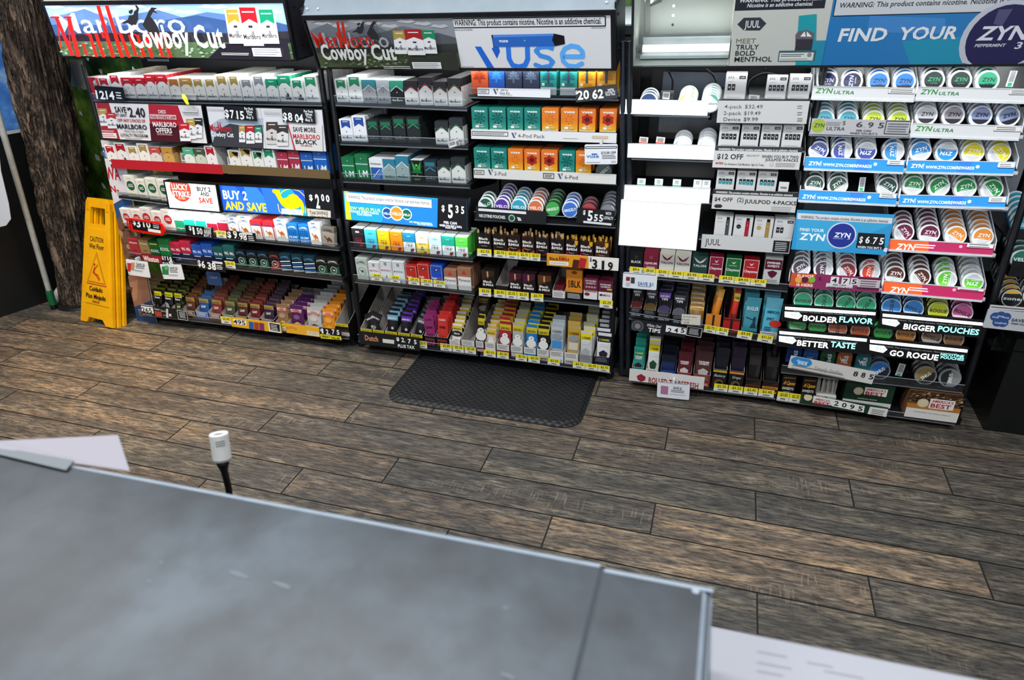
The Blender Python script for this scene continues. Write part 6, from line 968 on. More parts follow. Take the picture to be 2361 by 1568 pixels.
sign('price_plate', 'red oval holder with a black plate reading 3.10 on the wide rack', PT, (303, 507), (368, 517), (307, 528), '#101114', s_, off=-.026, parts=[('oval_holder', oval)])
def s_(A): digits(A, [('$', 436, 530, 442, 9), ('1', 446, 540, 450, 17), ('50', 455, 539, 468, 14)]); [A.X(t, 471, y, 487, 5, '#e8e8e8', b=2) for t, y in (('YOU', 528), ('SAVE', 534), ('WHEN', 539), ('BUY 2', 545))]
sign('price_plate', 'black plate reading 1.50 beside the green white packs on the wide rack', PT, (426, 519), (490, 525), (430, 543), '#111215', s_, off=-.024)
def s_(A): digits(A, [('$', 525, 547, 534, 14), ('9', 539, 549, 548, 18), ('.', 549, 549, 551, 4), ('98', 553, 553, 570, 17)]); A.R(558, 536, 582, 541, '#d8d8d6'); A.N(573, 544, 587, 556, 3, '#e0e0e0')
sign('price_plate', 'black plate reading 9.98 under the camel packs on the wide rack', PT, (521, 531), (588, 538), (525, 549), '#111215', s_, off=-.024)
tags(R1, 'fourth', L['a4'], [(497, 520, '7.02')])
def s_(A): A.Pp([(325, 584), (372, 591), (373, 607), (328, 601)], '#8a1c28'); A.X('Winston', 332, 601, 366, 12, '#e9e0dc', b=1.5); digits(A, [('$', 374, 598, 378, 8), ('7', 380, 600, 384, 9), ('1', 387, 600, 389, 9), ('0', 392, 601, 397, 9)], b=1.5); A.X('PLUS T', 376, 609, 394, 5, '#e8e8e8', b=2)
sign('price_plate', 'maroon and black plate reading 7.10 on the wide rack fifth shelf', PT, (326, 584), (397, 592), (331, 603), '#17121a', s_, off=-.022)
def s_(A): digits(A, [('$', 457, 613, 464, 14), ('6', 466, 617, 474, 16), ('.', 475, 617, 477, 3), ('38', 480, 620, 499, 16)]); A.R(490, 603, 513, 608, '#d8d8d6'); A.N(500, 611, 514, 622, 3, '#e0e0e0')
sign('price_plate', 'black plate reading 6.38 under the navy packs on the wide rack', PT, (453, 597), (518, 605), (456, 620), '#111215', s_, off=-.024)
tags(R1, 'fifth', L['a5'], [(517, 541, '6.42')])
def hang(lbl, tl, tr, bl, art, off=-.035): sign('coupon_card', lbl, 'coupon card', tl, tr, bl, '#dfe1e6', art, off=off, rnd=.005, th=.0012, parts=[('clip', lambda mb, M, w, h: mb.box(-.004, .004, -.001, .02, h-.002, h+.012, mat('#cfd6dc', .2)))])
def s_(A, t='SAVE $3', c='#c02c38', c2='#b0925a', x=292): A.Pp([(x+11, 605), (x+19, 606), (x+17, 624), (x+9, 623)], c2); A.Pp([(x+1, 606), (x+11, 607), (x+9, 627), (x, 625)], c); A.X(t, 315, 612, 334, 6, '#34363a', b=1.5); A.N(313, 613, 334, 620, 2, '#55585c'); A.N(310, 622, 332, 627, 2, '#9a9ca0'); A.N(292, 629, 304, 631, 1, '#999')
hang('white coupon card reading save 3 dollars hanging beside the yellow signs', (289, 597), (340, 604), (287, 632), s_)
def s_(A): A.Pp([(373, 614), (389, 615), (389, 634), (372, 633)], '#2c7a4a'); A.Pp([(380, 612), (387, 612), (387, 622), (380, 622)], '#5ab07a'); A.X('SAVE $2', 392, 621, 410, 6, '#34363a', b=1.5); A.N(392, 622, 411, 629, 2, '#55585c'); A.N(389, 632, 410, 637, 2, '#9a9ca0'); A.N(370, 637, 382, 639, 1, '#999')
hang('white coupon card reading save 2 dollars with green packs printed', (368, 609), (417, 610), (366, 643), s_)
def s_(A): A.rect(0, 0, 1, 1, '#14161a'); A.R(326, 707, 353, 721, '#e6e6e4'); A.X('265', 328, 719, 351, 11, '#1a1a1c', b=1); A.N(325, 702, 354, 706, 1, '#ccc'); A.N(328, 723, 352, 727, 1, '#888'); A.R(358, 718, 373, 729, '#b03a2a'); A.X('Game', 356, 714, 368, 5, '#e0e0e0'); A.X('Game', 371, 718, 382, 5, '#c8c8c8'); A.Pp([(383, 712), (388, 712), (389, 733), (384, 733)], '#c9c9c9'); A.X('g', 390, 727, 396, 6, '#e6e6e6', b=1); A.X('LEAF', 377, 728, 384, 3, '#aaa')
sign('price_plate', 'black printed strip reading 265 on the bottom shelf of the wide rack', PT, (324, 701), (405, 712), (327, 724), '#14161a', s_, off=-.016)
def wc(A): A.frame(.04, .05, .96, .95, .04, '#e8e8e6'); A.fine(.2, .2, .82, .85, 5, '#d8d8d8', .35)
sign('warning_card', 'square black warning card with white border beside the 265 strip', 'warning card', (407, 714), (431, 718), (410, 736), '#0e0f12', wc, off=-.02)
def s_(A): A.rect(0, 0, 1, 1, '#d8a818'); A.Pp([(537, 735), (568, 739), (568, 751), (540, 747)], '#e9e9e6'); A.X('495', 539, 746, 566, 10, '#17171a', b=1); [A.Pp([(x, 741+i*1.4), (x+11, 743+i*1.4), (x+12, 762+i), (x+1, 760+i)], c) for i, (x, c) in enumerate(((574, '#2c56a0'), (586, '#a03a2c'), (598, '#7a2c5a')))]; A.Pp([(618, 742), (646, 746), (648, 768), (621, 764)], '#e4e4dc'); A.Pp([(621, 744), (645, 748), (646, 765), (624, 761)], '#101114'); A.N(625, 748, 641, 762, 4, '#d8d8d8')
sign('price_plate', 'yellow strip reading 495 with printed leaf pouches on the wide rack', PT, (531, 731), (647, 746), (536, 753), '#d8a818', s_, off=-.018)
tags(R1, 'bottom', L['a6'], [(508, 531, '2.49'), (649, 657, '4')])
def s_(A): A.rect(0, 0, 1, 1, '#e0a82c'); A.X('BACKWOODS', 661, 757, 684, 6, '#c8641c', b=1.5, arc=.4); A.Pp([(707, 762), (735, 766), (737, 776), (709, 772)], '#e6d8b8'); A.N(710, 765, 734, 772, 3, '#b0a080')
sign('promotion_strip', 'orange shelf strip with a white box left of the 12.75 plate', SH, (658, 746), (735, 756), (661, 767), '#e0a82c', s_, off=-.018)
def s_(A): A.Pp([(738, 770), (786, 776), (788, 784), (740, 780)], '#e6dc20'); digits(A, [('$', 738, 763, 741, 5), ('1', 742, 768, 746, 11), ('2.', 752, 770, 761, 11), ('7', 766, 770, 772, 11), ('5', 777, 771, 783, 11)]); A.X('GREAT VALUE!', 741, 777, 783, 5, '#1f1f1c', b=2.5, sh=.15)
sign('price_plate', 'black plate reading 12.75 with a yellow great value band', PT, (736, 755), (786, 762), (740, 780), '#0f1013', s_, off=-.02)
def s_(A): A.rect(0, 0, 1, 1, '#cfcdd4'); A.R(225, 340, 262, 365, '#3a5a90'); A.X('TO', 236, 362, 252, 15, '#b8c4d8', b=1.5); A.X('WA', 246, 412, 279, 28, '#a8202c', b=2); A.X('N-', 256, 442, 275, 15, '#a8202c', b=2); A.Pp([(262, 470), (330, 450), (330, 495), (268, 510)], '#2c4f80'); A.Pp([(262, 505), (420, 480), (420, 760), (280, 760)], '#6a5240'); [A.E(275+random.random()*45, 510+random.random()*110, 4+random.random()*4, random.choice(('#a98458', '#7a4a34', '#c0a070', '#5e3a2c'))) for _ in range(34)]; A.Pp([(292, 635), (400, 630), (400, 712), (305, 712)], '#8c6450'); A.Pp([(296, 650), (320, 645), (318, 690), (308, 695)], '#a67a60'); A.Pp([(300, 660), (308, 662), (306, 676), (302, 672)], '#6a2c24'); A.Pp([(300, 705), (400, 700), (400, 760), (310, 760)], '#24406c')
sign('poster', 'tall narrow advertising poster on the end of the wide rack behind the yellow signs', 'poster', (232, 323), (279, 327), (317, 744), '#cfcdd4', s_, off=.020, th=.004)
sign('label_card', 'small clear bracket with a white card beneath the first lit header', 'label card', (339, 134), (387, 135), (345, 141), '#a9aeb4', nowt, off=-.03)
mb = MB(); p = aty(419, 218, 2.235); q = aty(430, 241, 2.2); mb.geo([p, p+Vector((.012, 0, .002)), aty(425, 225, 2.22)+Vector((.012, 0, 0)), q+Vector((.012, 0, 0)), q, aty(420, 226, 2.22)], [(0, 1, 2, 5), (5, 2, 3, 4)], '#d8c81c'); mb.geo([v+Vector((0, .001, 0)) for v in (p, p+Vector((.012, 0, .002)), aty(425, 225, 2.22)+Vector((.012, 0, 0)), q+Vector((.012, 0, 0)), q, aty(420, 226, 2.22))], [(5, 2, 1, 0), (4, 3, 2, 5)], '#d8c81c'); put('paper_strip', mb, label='curled yellow paper strip hanging over the top shelf lip of the wide rack', cat='paper strip')
sign('blank_card', 'blank white card standing in front of gold packs on the top shelf', 'label card', (405, 213), (450, 216), (406, 228), '#d5d5d3', nowt, off=-.005)
for i, x in enumerate((411, 519)):
    def s_(A): [A.rect(.15+.07*k, .35, .15+.07*k+.03, .85, '#222') for k in range(10)]; A.fine(.1, .1, .9, .25, 1, '#888')
    sign('barcode_card', 'small white barcode card in the gap %s on the second wide rack shelf' % ('after the gold brown pack', 'before the black flashed pack')[i], 'barcode card', (x+4, 352+i*9), (x+17, 353+i*9), (x+5, 376+i*9), '#dadad8', s_, off=.03)
# ---- narrow rack
def s_(A):
    A.rect(0, 0, 1, 1, '#1f9ad8'); A.Pp([(794, 440), (803, 440), (810, 508), (799, 508)], '#d8dc1c'); A.Pp([(900, 450), (1012, 460), (1012, 535), (880, 525)], '#1f7ad0'); A.R(797, 444, 996, 479, '#e9edf0') if 0 else A.Pp([(797, 443), (995, 460), (996, 480), (799, 465)], '#eceff0'); A.line([A.q(797, 443), A.q(995, 460), A.q(996, 480), A.q(799, 465), A.q(797, 443)], .012, '#3a4048')
    sl = math.degrees(math.atan((460-443)/198.))*0; A.X(WARN, 803, 457, 991, 8, '#2c3036', b=.6, rot=0); A.X('NEW VELO PLUS', 800, 482, 877, 7, '#dfe83c', b=1.5); A.X('FORGET EVERYTHING', 807, 489, 873, 5, '#eef4f8', b=1); A.X('YOU KNOW', 823, 496, 858, 5, '#eef4f8', b=1)
    for x, y, r, c in ((893, 491, 13, '#1c4a90'), (938, 494, 13, '#14634c'), (915, 492, 17, '#f08a2c')): A.E(x, y, r, '#e8ecee'); A.E(x, y, r*.84, c); A.X('VELO', x-r*.65, y+3, x+r*.65, r*.38, '#f0f4f4', b=1.5)
    A.X('THE WEIRDLY WONDERFUL', 944, 513, 997, 4, '#dff0fa', b=1); A.X('NICOTINE POUCH', 963, 518, 998, 4, '#dff0fa', b=1); A.Pp([(1010, 455), (1085, 462), (1082, 540), (1009, 530)], '#0f1013')
    digits(A, [('$', 1019, 486, 1026, 14), ('5', 1034, 501, 1045, 31), ('3', 1051, 490, 1058, 17), ('5', 1064, 492, 1071, 17)]); A.X('PER CAN', 1024, 515, 1054, 6, '#eef', b=2.5); A.X('WHEN YOU BUY A ROLL', 1014, 521, 1066, 5, '#eef', b=2); A.X('PLUS TAX', 1028, 526, 1053, 4, '#eef', b=2)
sign('lit_sign', 'lit bright blue screen reading 5.35 per can on the narrow rack', 'lit sign', (791, 440), (1076, 462), (800, 506), '#0f1013', s_, off=-.03, em=.85, parts=FR(.006, .028))
tags(R2, 'fifth', L['b5'], [(856, 880, '9.83'), (899, 922, '9.83'), (941, 967, '9.29'), (970, 997, '9.29'), (999, 1026, '9.29')], t=26, b=10)
def s_(A): A.frame(.05, .05, .95, .95, .05, '#33363a'); [A.rect(.12+.09*k, .3, .12+.09*k+.05, .8, '#2a2c30') for k in range(6)]; [A.rect(.72, .15+.1*k, .95, .2+.1*k, '#2a2c30') for k in range(6)]
sign('barcode_sticker', 'slanted white barcode sticker on the second shelf lip of the narrow rack', 'sticker', (1031, 327), (1056, 319), (1035, 343), '#dcdcda', s_, off=-.010, th=.0005)
def s_(A): A.rect(0, 0, 1, 1, '#131417'); A.X('Dutch', 842, 784, 872, 12, '#c98a64', b=1.5); A.Pp([(882, 781), (909, 784), (909, 793), (883, 790)], '#d8d4cc'); digits(A, [('$', 914, 785, 921, 8), ('2.', 926, 788, 935, 10), ('7', 941, 791, 948, 10), ('5', 955, 793, 961, 10)], b=1.5); A.X('PLUS TAX', 918, 800, 956, 7, '#eceeec', b=2)
sign('price_plate', 'long black plate reading 2.75 plus tax on the narrow rack floor shelf', PT, (827, 763), (966, 779), (832, 793), '#131417', s_, off=-.02)
tags(R2, 'bottom', L['b6'], [(966, 984, '2.85'), (1015, 1041, '2.85'), (1043, 1069, '2.35'), (1071, 1097, '2.35')])
for i, (x, c) in enumerate(((832, '#c22a34'), (863, '#c22a34'), (923, '#b02430'))): pass
# ---- vape rack
def vmark(A, x, y, s=1): A.Pp([(x, y-12*s), (x+4*s, y-12*s), (x+9*s, y), (x+5*s, y)], '#2b4a78'); A.Pp([(x+7*s, y-12*s), (x+12*s, y-13*s), (x+10*s, y-5*s)], '#a0705a')
def vwarn(A, x0, y0, x1, y1): A.F(x0, y0, x1, y1, .07, '#16181c'); A.N(x0+3, y0+2, x1-3, y1-2, 2, '#26282c')
sign('shelf_strip', 'white strip reading all in one kit on the vape rack top shelf', SH, (1101, 202), (1269, 206), (1102, 221), '#dcdde0', lambda A: (vwarn(A, 1104, 206, 1127, 216), vmark(A, 1137, 217), A.X('All In', 1155, 210, 1171, 5, '#3a3c40'), A.X('One Kit', 1152, 217, 1175, 6, '#3a3c40'), A.N(1154, 218, 1183, 220, 1, '#999')), off=-.012)
def s_(A): A.rect(0, 0, 1, 1, '#101115'); digits(A, [('$', 1327, 217, 1332, 8), ('20', 1332, 230, 1359, 21), ('.', 1361, 230, 1364, 4), ('62', 1366, 228, 1392, 21)]); A.X('WITH', 1401, 210, 1415, 5, '#eee', b=2.5); A.X('LOYALTY', 1396, 216, 1419, 5, '#eee', b=2.5); A.X('PLUS TAX', 1397, 221, 1419, 4, '#eee', b=2)
sign('price_plate', 'black plate reading 20.62 with loyalty on the vape rack top shelf', PT, (1326, 204), (1422, 194), (1328, 236), '#101115', s_, off=-.024)
sign('shelf_strip', 'white strip reading 4-pod pack on the vape rack second shelf', SH, (1086, 298), (1422, 307), (1088, 320), '#d9d9d8', lambda A: (vwarn(A, 1089, 304, 1171, 313), vmark(A, 1179, 318), A.X('4-Pod Pack', 1194, 317, 1256, 9, '#55575a'), A.N(1299, 318, 1334, 321, 1, '#999'), A.R(1365, 313, 1402, 320, '#c8b09a')), off=-.010)
sign('shelf_strip', 'white strip reading 2-pod and 6-pod on the vape rack third shelf', SH, (1092, 388), (1421, 402), (1094, 410), '#d6d4cf', lambda A: (vwarn(A, 1094, 393, 1116, 402), vmark(A, 1125, 403), A.X('2-Pod', 1140, 404, 1167, 9, '#55575a'), vwarn(A, 1253, 400, 1277, 411), vmark(A, 1286, 412), A.X('6-Pod', 1302, 412, 1332, 9, '#55575a')), off=-.010)
hang('white rounded coupon card reading 10.00 off under the 4-pod strip', (1348, 333), (1424, 332), (1347, 379), lambda A: (A.F(1350, 338, 1422, 342, .04, '#2b2d33'), A.X('vuse', 1352, 364, 1381, 9, '#4a78b0', b=2), A.R(1364, 354, 1377, 357, '#2b5aa8'), A.X('$10.00 OFF', 1386, 355, 1420, 6, '#33363c', b=2), A.N(1388, 356, 1420, 367, 3, '#55585e'), A.N(1352, 373, 1384, 376, 1, '#888'), A.N(1409, 370, 1421, 376, 2, '#aaa')), off=-.04)
def s_(A): A.rect(0, 0, 1, 1, '#1d1f22'); A.Pp([(1103, 480), (1213, 488), (1213, 494), (1103, 486)], '#e6e6e4'); A.X('NICOTINE POUCHES.', 1105, 500, 1166, 7, '#eceeec', b=2.5); A.E(1180, 503, 9, '#3f6a4c'); A.E(1180, 503, 7.5, '#cfd8d0'); A.E(1180, 503, 6, '#24513a'); A.Pp([(1192, 500), (1200, 502), (1203, 509), (1195, 509)], '#c9d4c8')
sign('shelf_strip', 'black strip reading nicotine pouches under the round tins, vape rack', SH, (1097, 476), (1260, 488), (1098, 505), '#1d1f22', s_, off=-.014)
def s_(A): A.rect(0, 0, 1, 1, '#15161a'); digits(A, [('$', 1344, 494, 1350, 10), ('5', 1354, 508, 1366, 24), ('5', 1369, 509, 1378, 16), ('5', 1381, 510, 1390, 16)]); A.X('WITH', 1396, 495, 1409, 7, '#e6e6e6', b=2); A.X('LOYALTY', 1392, 505, 1414, 7, '#e6e6e6', b=2); A.R(1345, 512, 1410, 517, '#dcdcdc')
sign('price_plate', 'black plate reading 5.55 with loyalty beside the round tins, vape rack', PT, (1331, 479), (1418, 487), (1332, 513), '#15161a', s_, off=-.018)
tags(R3, 'fifth', L['c5'], [(1100, 1133, '2.55'), (1139, 1166, '2.75'), (1167, 1194, '2.55'), (1195, 1221, '2.75'), (1222, 1246, '2.55')], t=17, b=0)
def s_(A): A.rect(0, 0, 1, 1, '#e6e2da'); A.Pp([(1255, 570), (1357, 594), (1356, 640), (1255, 620)], '#d9921c'); A.Pp([(1255, 575), (1356, 588), (1355, 635), (1255, 620)], '#d9921c'); A.X('ENJOY', 1289, 595, 1306, 5, '#a03018', b=2); A.X('Black', 1267, 599, 1288, 7, '#2a1a14', b=2); A.X('&Mild', 1288, 600, 1312, 7, '#8a2418', b=2); A.R(1267, 603, 1311, 611, '#ece8de'); A.N(1269, 605, 1309, 609, 2, '#8a8480'); A.Pp([(1322, 598), (1338, 600), (1334, 620), (1319, 617)], '#4a2418'); A.Pp([(1338, 594), (1353, 597), (1348, 620), (1332, 618)], '#b0242c'); digits(A, [('$', 1360, 602, 1364, 9), ('3', 1365, 618, 1377, 21), ('.', 1381, 619, 1384, 4), ('1', 1387, 620, 1393, 20), ('9', 1401, 623, 1413, 20)], c='#1a1a1c', b=2)
sign('price_plate', 'wide orange and white sign reading 3.19 on the vape rack', PT, (1261, 584), (1427, 596), (1262, 612), '#e6e2da', s_, off=-.022)
tags(R3, 'sixth', L['c6'], [(1104, 1132, '2.55'), (1139, 1165, '2.95'), (1166, 1191, '2.55'), (1192, 1219, '2.95'), (1224, 1253, '2.79'), (1383, 1413, '2.29')], t=16, b=-2)
tags(R3, 'bottom', L['c7'], [(1115, 1143, '2.35'), (1146, 1173, '2.35'), (1189, 1215, '2.35'), (1218, 1245, '2.35'), (1263, 1291, '2.35'), (1321, 1349, '2.75'), (1350, 1378, '2.75'), (1379, 1406, '2.75')], t=16, b=1)
# ---- pod rack
def lit(lbl, tl, tr, bl, em=2.0, off=-.02, grass=1):
    def a(A):
        if grass:
            A.em = .9
            for k in range(60): u = .15+.78*random.random(); A.poly([(u, .1), (u+.02, .1), (u+.012, .2+.16*random.random())], random.choice(('#dde3b0', '#e6e8cc', '#d3dcaa')))
    sign('lit_strip', lbl, 'lit strip', tl, tr, bl, '#fdfffa', a, off=off, em=em, parts=FR(.003, .014, M_WHITEP))
lit('blank glowing white strip on the top shelf of the pod rack', (1433, 231), (1632, 235), (1432, 260)); lit('blank glowing white strip on the second shelf of the pod rack', (1450, 333), (1647, 338), (1448, 361)); lit('blank glowing white strip just above the big glowing panel', (1442, 429), (1636, 437), (1442, 458))
lit('large blank glowing white panel left of the white device boxes', (1434, 463), (1614, 473), (1430, 563), 2.2, -.04, 0)
def s_(A): A.rect(0, 0, 1, 1, '#c4c2c0'); [(A.X(a, x, y, x2, 9, '#3f3e3e', b=.2), A.X(b_, xa, y, xb, 9, '#3f3e3e', b=.2), A.N(1838, y-8, 1850, y+2, 2, '#6a6866')) for a, x, b_, xa, xb, x2, y in (('4-pack', 1670, '$32.49', 1717, 1758, 1711, 250), ('2-pack', 1668, '$19.49', 1715, 1753, 1709, 265), ('Device', 1668, '$9.99', 1714, 1747, 1707, 279))]
sign('price_board', 'grey board reading 4-pack 32.49, 2-pack 19.49 and device 9.99', PT, (1657, 232), (1867, 233), (1656, 283), '#c4c2c0', s_, off=-.02)
def s_(A): A.rect(0, 0, 1, 1, '#d2cfcc'); A.R(1640, 337, 1855, 349, '#1e1f23'); A.X(WARN, 1656, 346, 1840, 5, '#e6e6e6', b=1.5, sh=.15); A.X('$12 OFF', 1653, 366, 1713, 12, '#2a2a2c', b=1.5); A.X('W/LOYALTY', 1720, 361, 1750, 5, '#4a4a4a', sh=.3); A.X('WHEN YOU BUY TWO', 1756, 364, 1841, 7, '#2f2f31', b=1); A.X('JUULPOD 4-PACKS', 1764, 371, 1840, 6, '#2f2f31', b=1); A.X('MAVERIK', 1650, 378, 1668, 5, '#b0242c', b=2); A.X('For Adventure Club Members. Sign Up Today.', 1670, 380, 1762, 5, '#55555a', b=.4); A.E(1779, 379, 4, '#8a8a88'); A.E(1779, 379, 3.2, '#d2cfcc'); A.N(1788, 375, 1838, 385, 3, '#a8a6a4')
sign('price_board', 'grey board reading 12 off with loyalty when you buy two', PT, (1647, 336), (1850, 340), (1646, 386), '#d2cfcc', s_, off=-.02)
def s_(A): A.rect(0, 0, 1, 1, '#cfcdca'); A.R(1640, 437, 1845, 451, '#1e1f23'); A.X(WARN, 1650, 445, 1829, 5, '#e6e6e6', b=1.5, sh=.15); A.X('$4 OFF', 1647, 463, 1689, 9, '#2a2a2c', b=1); A.X('(2)', 1699, 465, 1714, 10, '#333', b=.5); A.X('JUULPOD 4-PACKS', 1716, 468, 1836, 9, '#2a2a2c', b=1); A.Pp([(1646, 475), (1650, 471), (1662, 471), (1666, 475), (1662, 479), (1650, 479)], '#26272b'); A.N(1778, 476, 1830, 488, 3, '#a8a6a4')
sign('price_board', 'grey board reading 4 off two 4-packs above the device boxes', PT, (1645, 436), (1840, 444), (1640, 481), '#cfcdca', s_, off=-.02)
def s_(A): A.rect(0, 0, 1, 1, '#c9cac9'); A.X('JUUL', 1625, 564, 1661, 15, '#3c3c3e', b=.4); A.R(1782, 555, 1820, 582, '#17181b'); A.N(1787, 558, 1815, 579, 5, '#c8c8c8')
sign('shelf_strip', 'grey strip with four thin letters below the white device boxes', SH, (1619, 540), (1824, 552), (1617, 572), '#c9cac9', s_, off=-.022)
tags(R4, 'fifth', L['d5'], [(1452, 1483, '8.65'), (1484, 1511, '8.65'), (1512, 1541, '3.95'), (1542, 1576, '3.95'), (1577, 1611, '3.95'), (1612, 1648, '4.55'), (1659, 1694, '4.55'), (1695, 1731, '4.55'), (1732, 1768, '7.15')], t=24, b=7)
hang('white coupon card reading save 1 dollar below the dark cigar pack', (1437, 627), (1516, 633), (1434, 663), lambda A: (A.F(1437, 628, 1512, 632, .03, '#3a3c42'), A.Pp([(1444, 638), (1453, 639), (1452, 648), (1443, 647)], '#8a2430'), A.Pp([(1455, 639), (1464, 640), (1463, 654), (1454, 653)], '#3a3c40'), A.Pp([(1444, 650), (1452, 651), (1452, 660), (1443, 659)], '#b9bcc0'), A.X('SAVE $1', 1470, 657, 1506, 8, '#4a7ab0', b=1.5), A.N(1471, 659, 1504, 662, 1, '#88a'), A.N(1438, 667, 1450, 669, 1, '#aaa')))
def s_(A): A.rect(0, 0, 1, 1, '#1c1e22'); A.E(1470, 752, 13, '#5a5d62'); A.E(1470, 752, 11, '#3c3f44'); A.E(1470, 752, 6, '#7a7d82'); A.X('White Owl', 1490, 752, 1523, 7, '#d8d8d8', b=.5, sh=.3); A.X('TIPS', 1494, 764, 1523, 9, '#e6e6e6', b=2); A.R(1535, 753, 1583, 768, '#e6e6e4'); [A.X(c, x, 766, x+9, 11, '#17171a', b=1) for c, x in zip('245', (1539, 1554, 1569))]
sign('price_plate', 'black plate with silver owl disc reading 245 on the pod rack', PT, (1456, 736), (1583, 754), (1457, 761), '#1c1e22', s_, off=-.02)
sign('warning_card', 'black warning card with white border right of the 245 plate', 'warning card', (1584, 751), (1621, 757), (1583, 774), '#0e0f12', wc, off=-.022)
def s_(A): [A.X(t, x0, y, x1, 4, '#6a6864', sh=.3) for t, x0, x1, y in (('we have these', 1574, 1606, 731), ('Double', 1572, 1590, 738), ('3/$', 1576, 1588, 745))]
sign('handwritten_note', 'small cream handwritten note above the 245 plate', 'note', (1572, 724), (1616, 727), (1569, 747), '#cfc9bd', s_, off=-.035, th=.0005)
tags(R4, 'sixth', L['d6'], [(1625, 1652, '2.75'), (1653, 1681, '1.35'), (1702, 1736, '9.99'), (1749, 1784, '31.29')], t=18, b=0)
tags(R4, 'bottom', L['d7'], [(1647, 1679, '2.35'), (1681, 1714, '2.35'), (1716, 1748, '2.45'), (1750, 1786, '2.45')], t=20, b=3)
def s_(A): A.rect(0, 0, 1, 1, '#d6d2ce'); A.N(1454, 851, 1622, 856, 1, '#2a2a2c'); A.Pp([(1468, 867), (1478, 862), (1489, 869), (1487, 877), (1478, 881), (1470, 875)], '#8a2430'); A.X('ROLLED TO REFRESH', 1495, 882, 1611, 13, '#8a2830', b=1.5)
sign('promotion_strip', 'white strip reading rolled to refresh on the pod rack floor shelf', SH, (1452, 850), (1625, 871), (1451, 877), '#d6d2ce', s_, off=-.02)
hang('white coupon card hanging below the rolled to refresh strip', (1516, 880), (1591, 887), (1512, 915), lambda A: (A.N(1517, 881, 1590, 886, 1, '#55575c'), A.Pp([(1524, 889), (1541, 891), (1540, 910), (1523, 908)], '#a8708c'), A.X('SAVE $1', 1552, 897, 1572, 6, '#4a4a50', b=1.5), A.N(1547, 899, 1580, 906, 2, '#66686c'), A.N(1544, 909, 1582, 911, 1, '#999')), off=-.04)
# ---- tin rack strips
def zs(A, x0, x1, y, k):
    if k == 'u': A.rect(0, 0, 1, 1, '#d9dadb'); A.X('ZYN', x0+4, y+17, x0+42, 12, '#2f8a34', b=3, sh=.2); A.X('ULTRA', x0+46, y+19, x0+94, 8, '#2f7a3c', b=2, sh=.2)
    elif k == 'r': A.rect(0, 0, 1, 1, '#2a8ad4'); A.Pp([(x0+120, y-5), (x0+150, y-5), (x0+140, y+40), (x0+110, y+40)], '#2f78dc'); A.X('ZYN', x0+5, y+18, x0+32, 9, '#f0f4f8', b=3, sh=.15); A.R(x0+35, y+8, x0+36, y+21, '#d8e8f4'); A.X('WWW.ZYN.COM/REWARDS', x0+39, y+20, x0+152, 7, '#eef4f8', b=1.6); A.E(x0+160, y+16, 4, '#cfe0f0')
    else: A.rect(0, 0, 1, 1, '#b42a5a'); A.Pp([(x0-5, y-5), (x0+90, y-5), (x0+84, y+40), (x0-5, y+40)], '#e4622c'); A.X('ZYN', x0+12, y+20, x0+54, 14, '#f6ece8', b=3, sh=.15); A.N(x0+57, y+8, x0+105, y+19, 2, '#f0d8e0', .5); A.E(x0+162, y+14, 3.5, '#e8a8c0')
    w = 38 if k == 'r' else 60; A.F(x1-w-4, y+5, x1-4, y+19, .05, '#20242c'); q0 = A.q(x1-w-3, y+6); q1 = A.q(x1-5, y+18); A.rect(q0[0], q1[1], q1[0], q0[1], '#e6e4e0'); A.N(x1-w, y+8, x1-8, y+17, 2, '#55585e'); A.em = 0
def zstrip(lbl, x0, y0, x1, y1, xb, h, k, em=.12): sign('lit_strip', lbl, 'lit strip', (x0, y0), (x1, y1), (xb, y0+h), '#dfe3e6', lambda A: zs(A, x0, x1, (y0+y1)/2-4, k), off=-.016, em=em, parts=[('rail', lambda mb, M, w, h: (mb.box(-w/2, w/2, -.003, .012, -.006, 0, M_WHITEP), mb.box(-w/2, w/2, -.002, .003, h, h+.002, M_WHITEP)))])
zstrip('pale strip with green lettering, left half of the tin rack top tray', 1875, 199, 2113, 204, 1873, 26, 'u'); zstrip('pale strip with green lettering, right half of the tin rack top tray', 2117, 201, 2392, 207, 2115, 27, 'u'); zstrip('pale strip with green lettering beside the 6.95 sign', 2104, 285, 2357, 292, 2102, 27, 'u')
zstrip('blue web address strip, left half of the third tin tray', 1858, 362, 2088, 371, 1855, 25, 'r', .6); zstrip('blue web address strip, right half of the third tin tray', 2094, 370, 2343, 375, 2093, 25, 'r', .6); zstrip('blue web address strip, left half of the fourth tin tray', 1844, 438, 2070, 448, 1842, 23, 'r', .6); zstrip('blue web address strip, right half of the fourth tin tray', 2075, 450, 2322, 455, 2073, 22, 'r', .6)
zstrip('orange and magenta strip under the fifth tin tray', 2053, 552, 2294, 565, 2050, 22, 'm', .5); zstrip('orange and magenta strip under the sixth tin tray, right half', 2038, 648, 2272, 668, 2036, 24, 'm', .5)
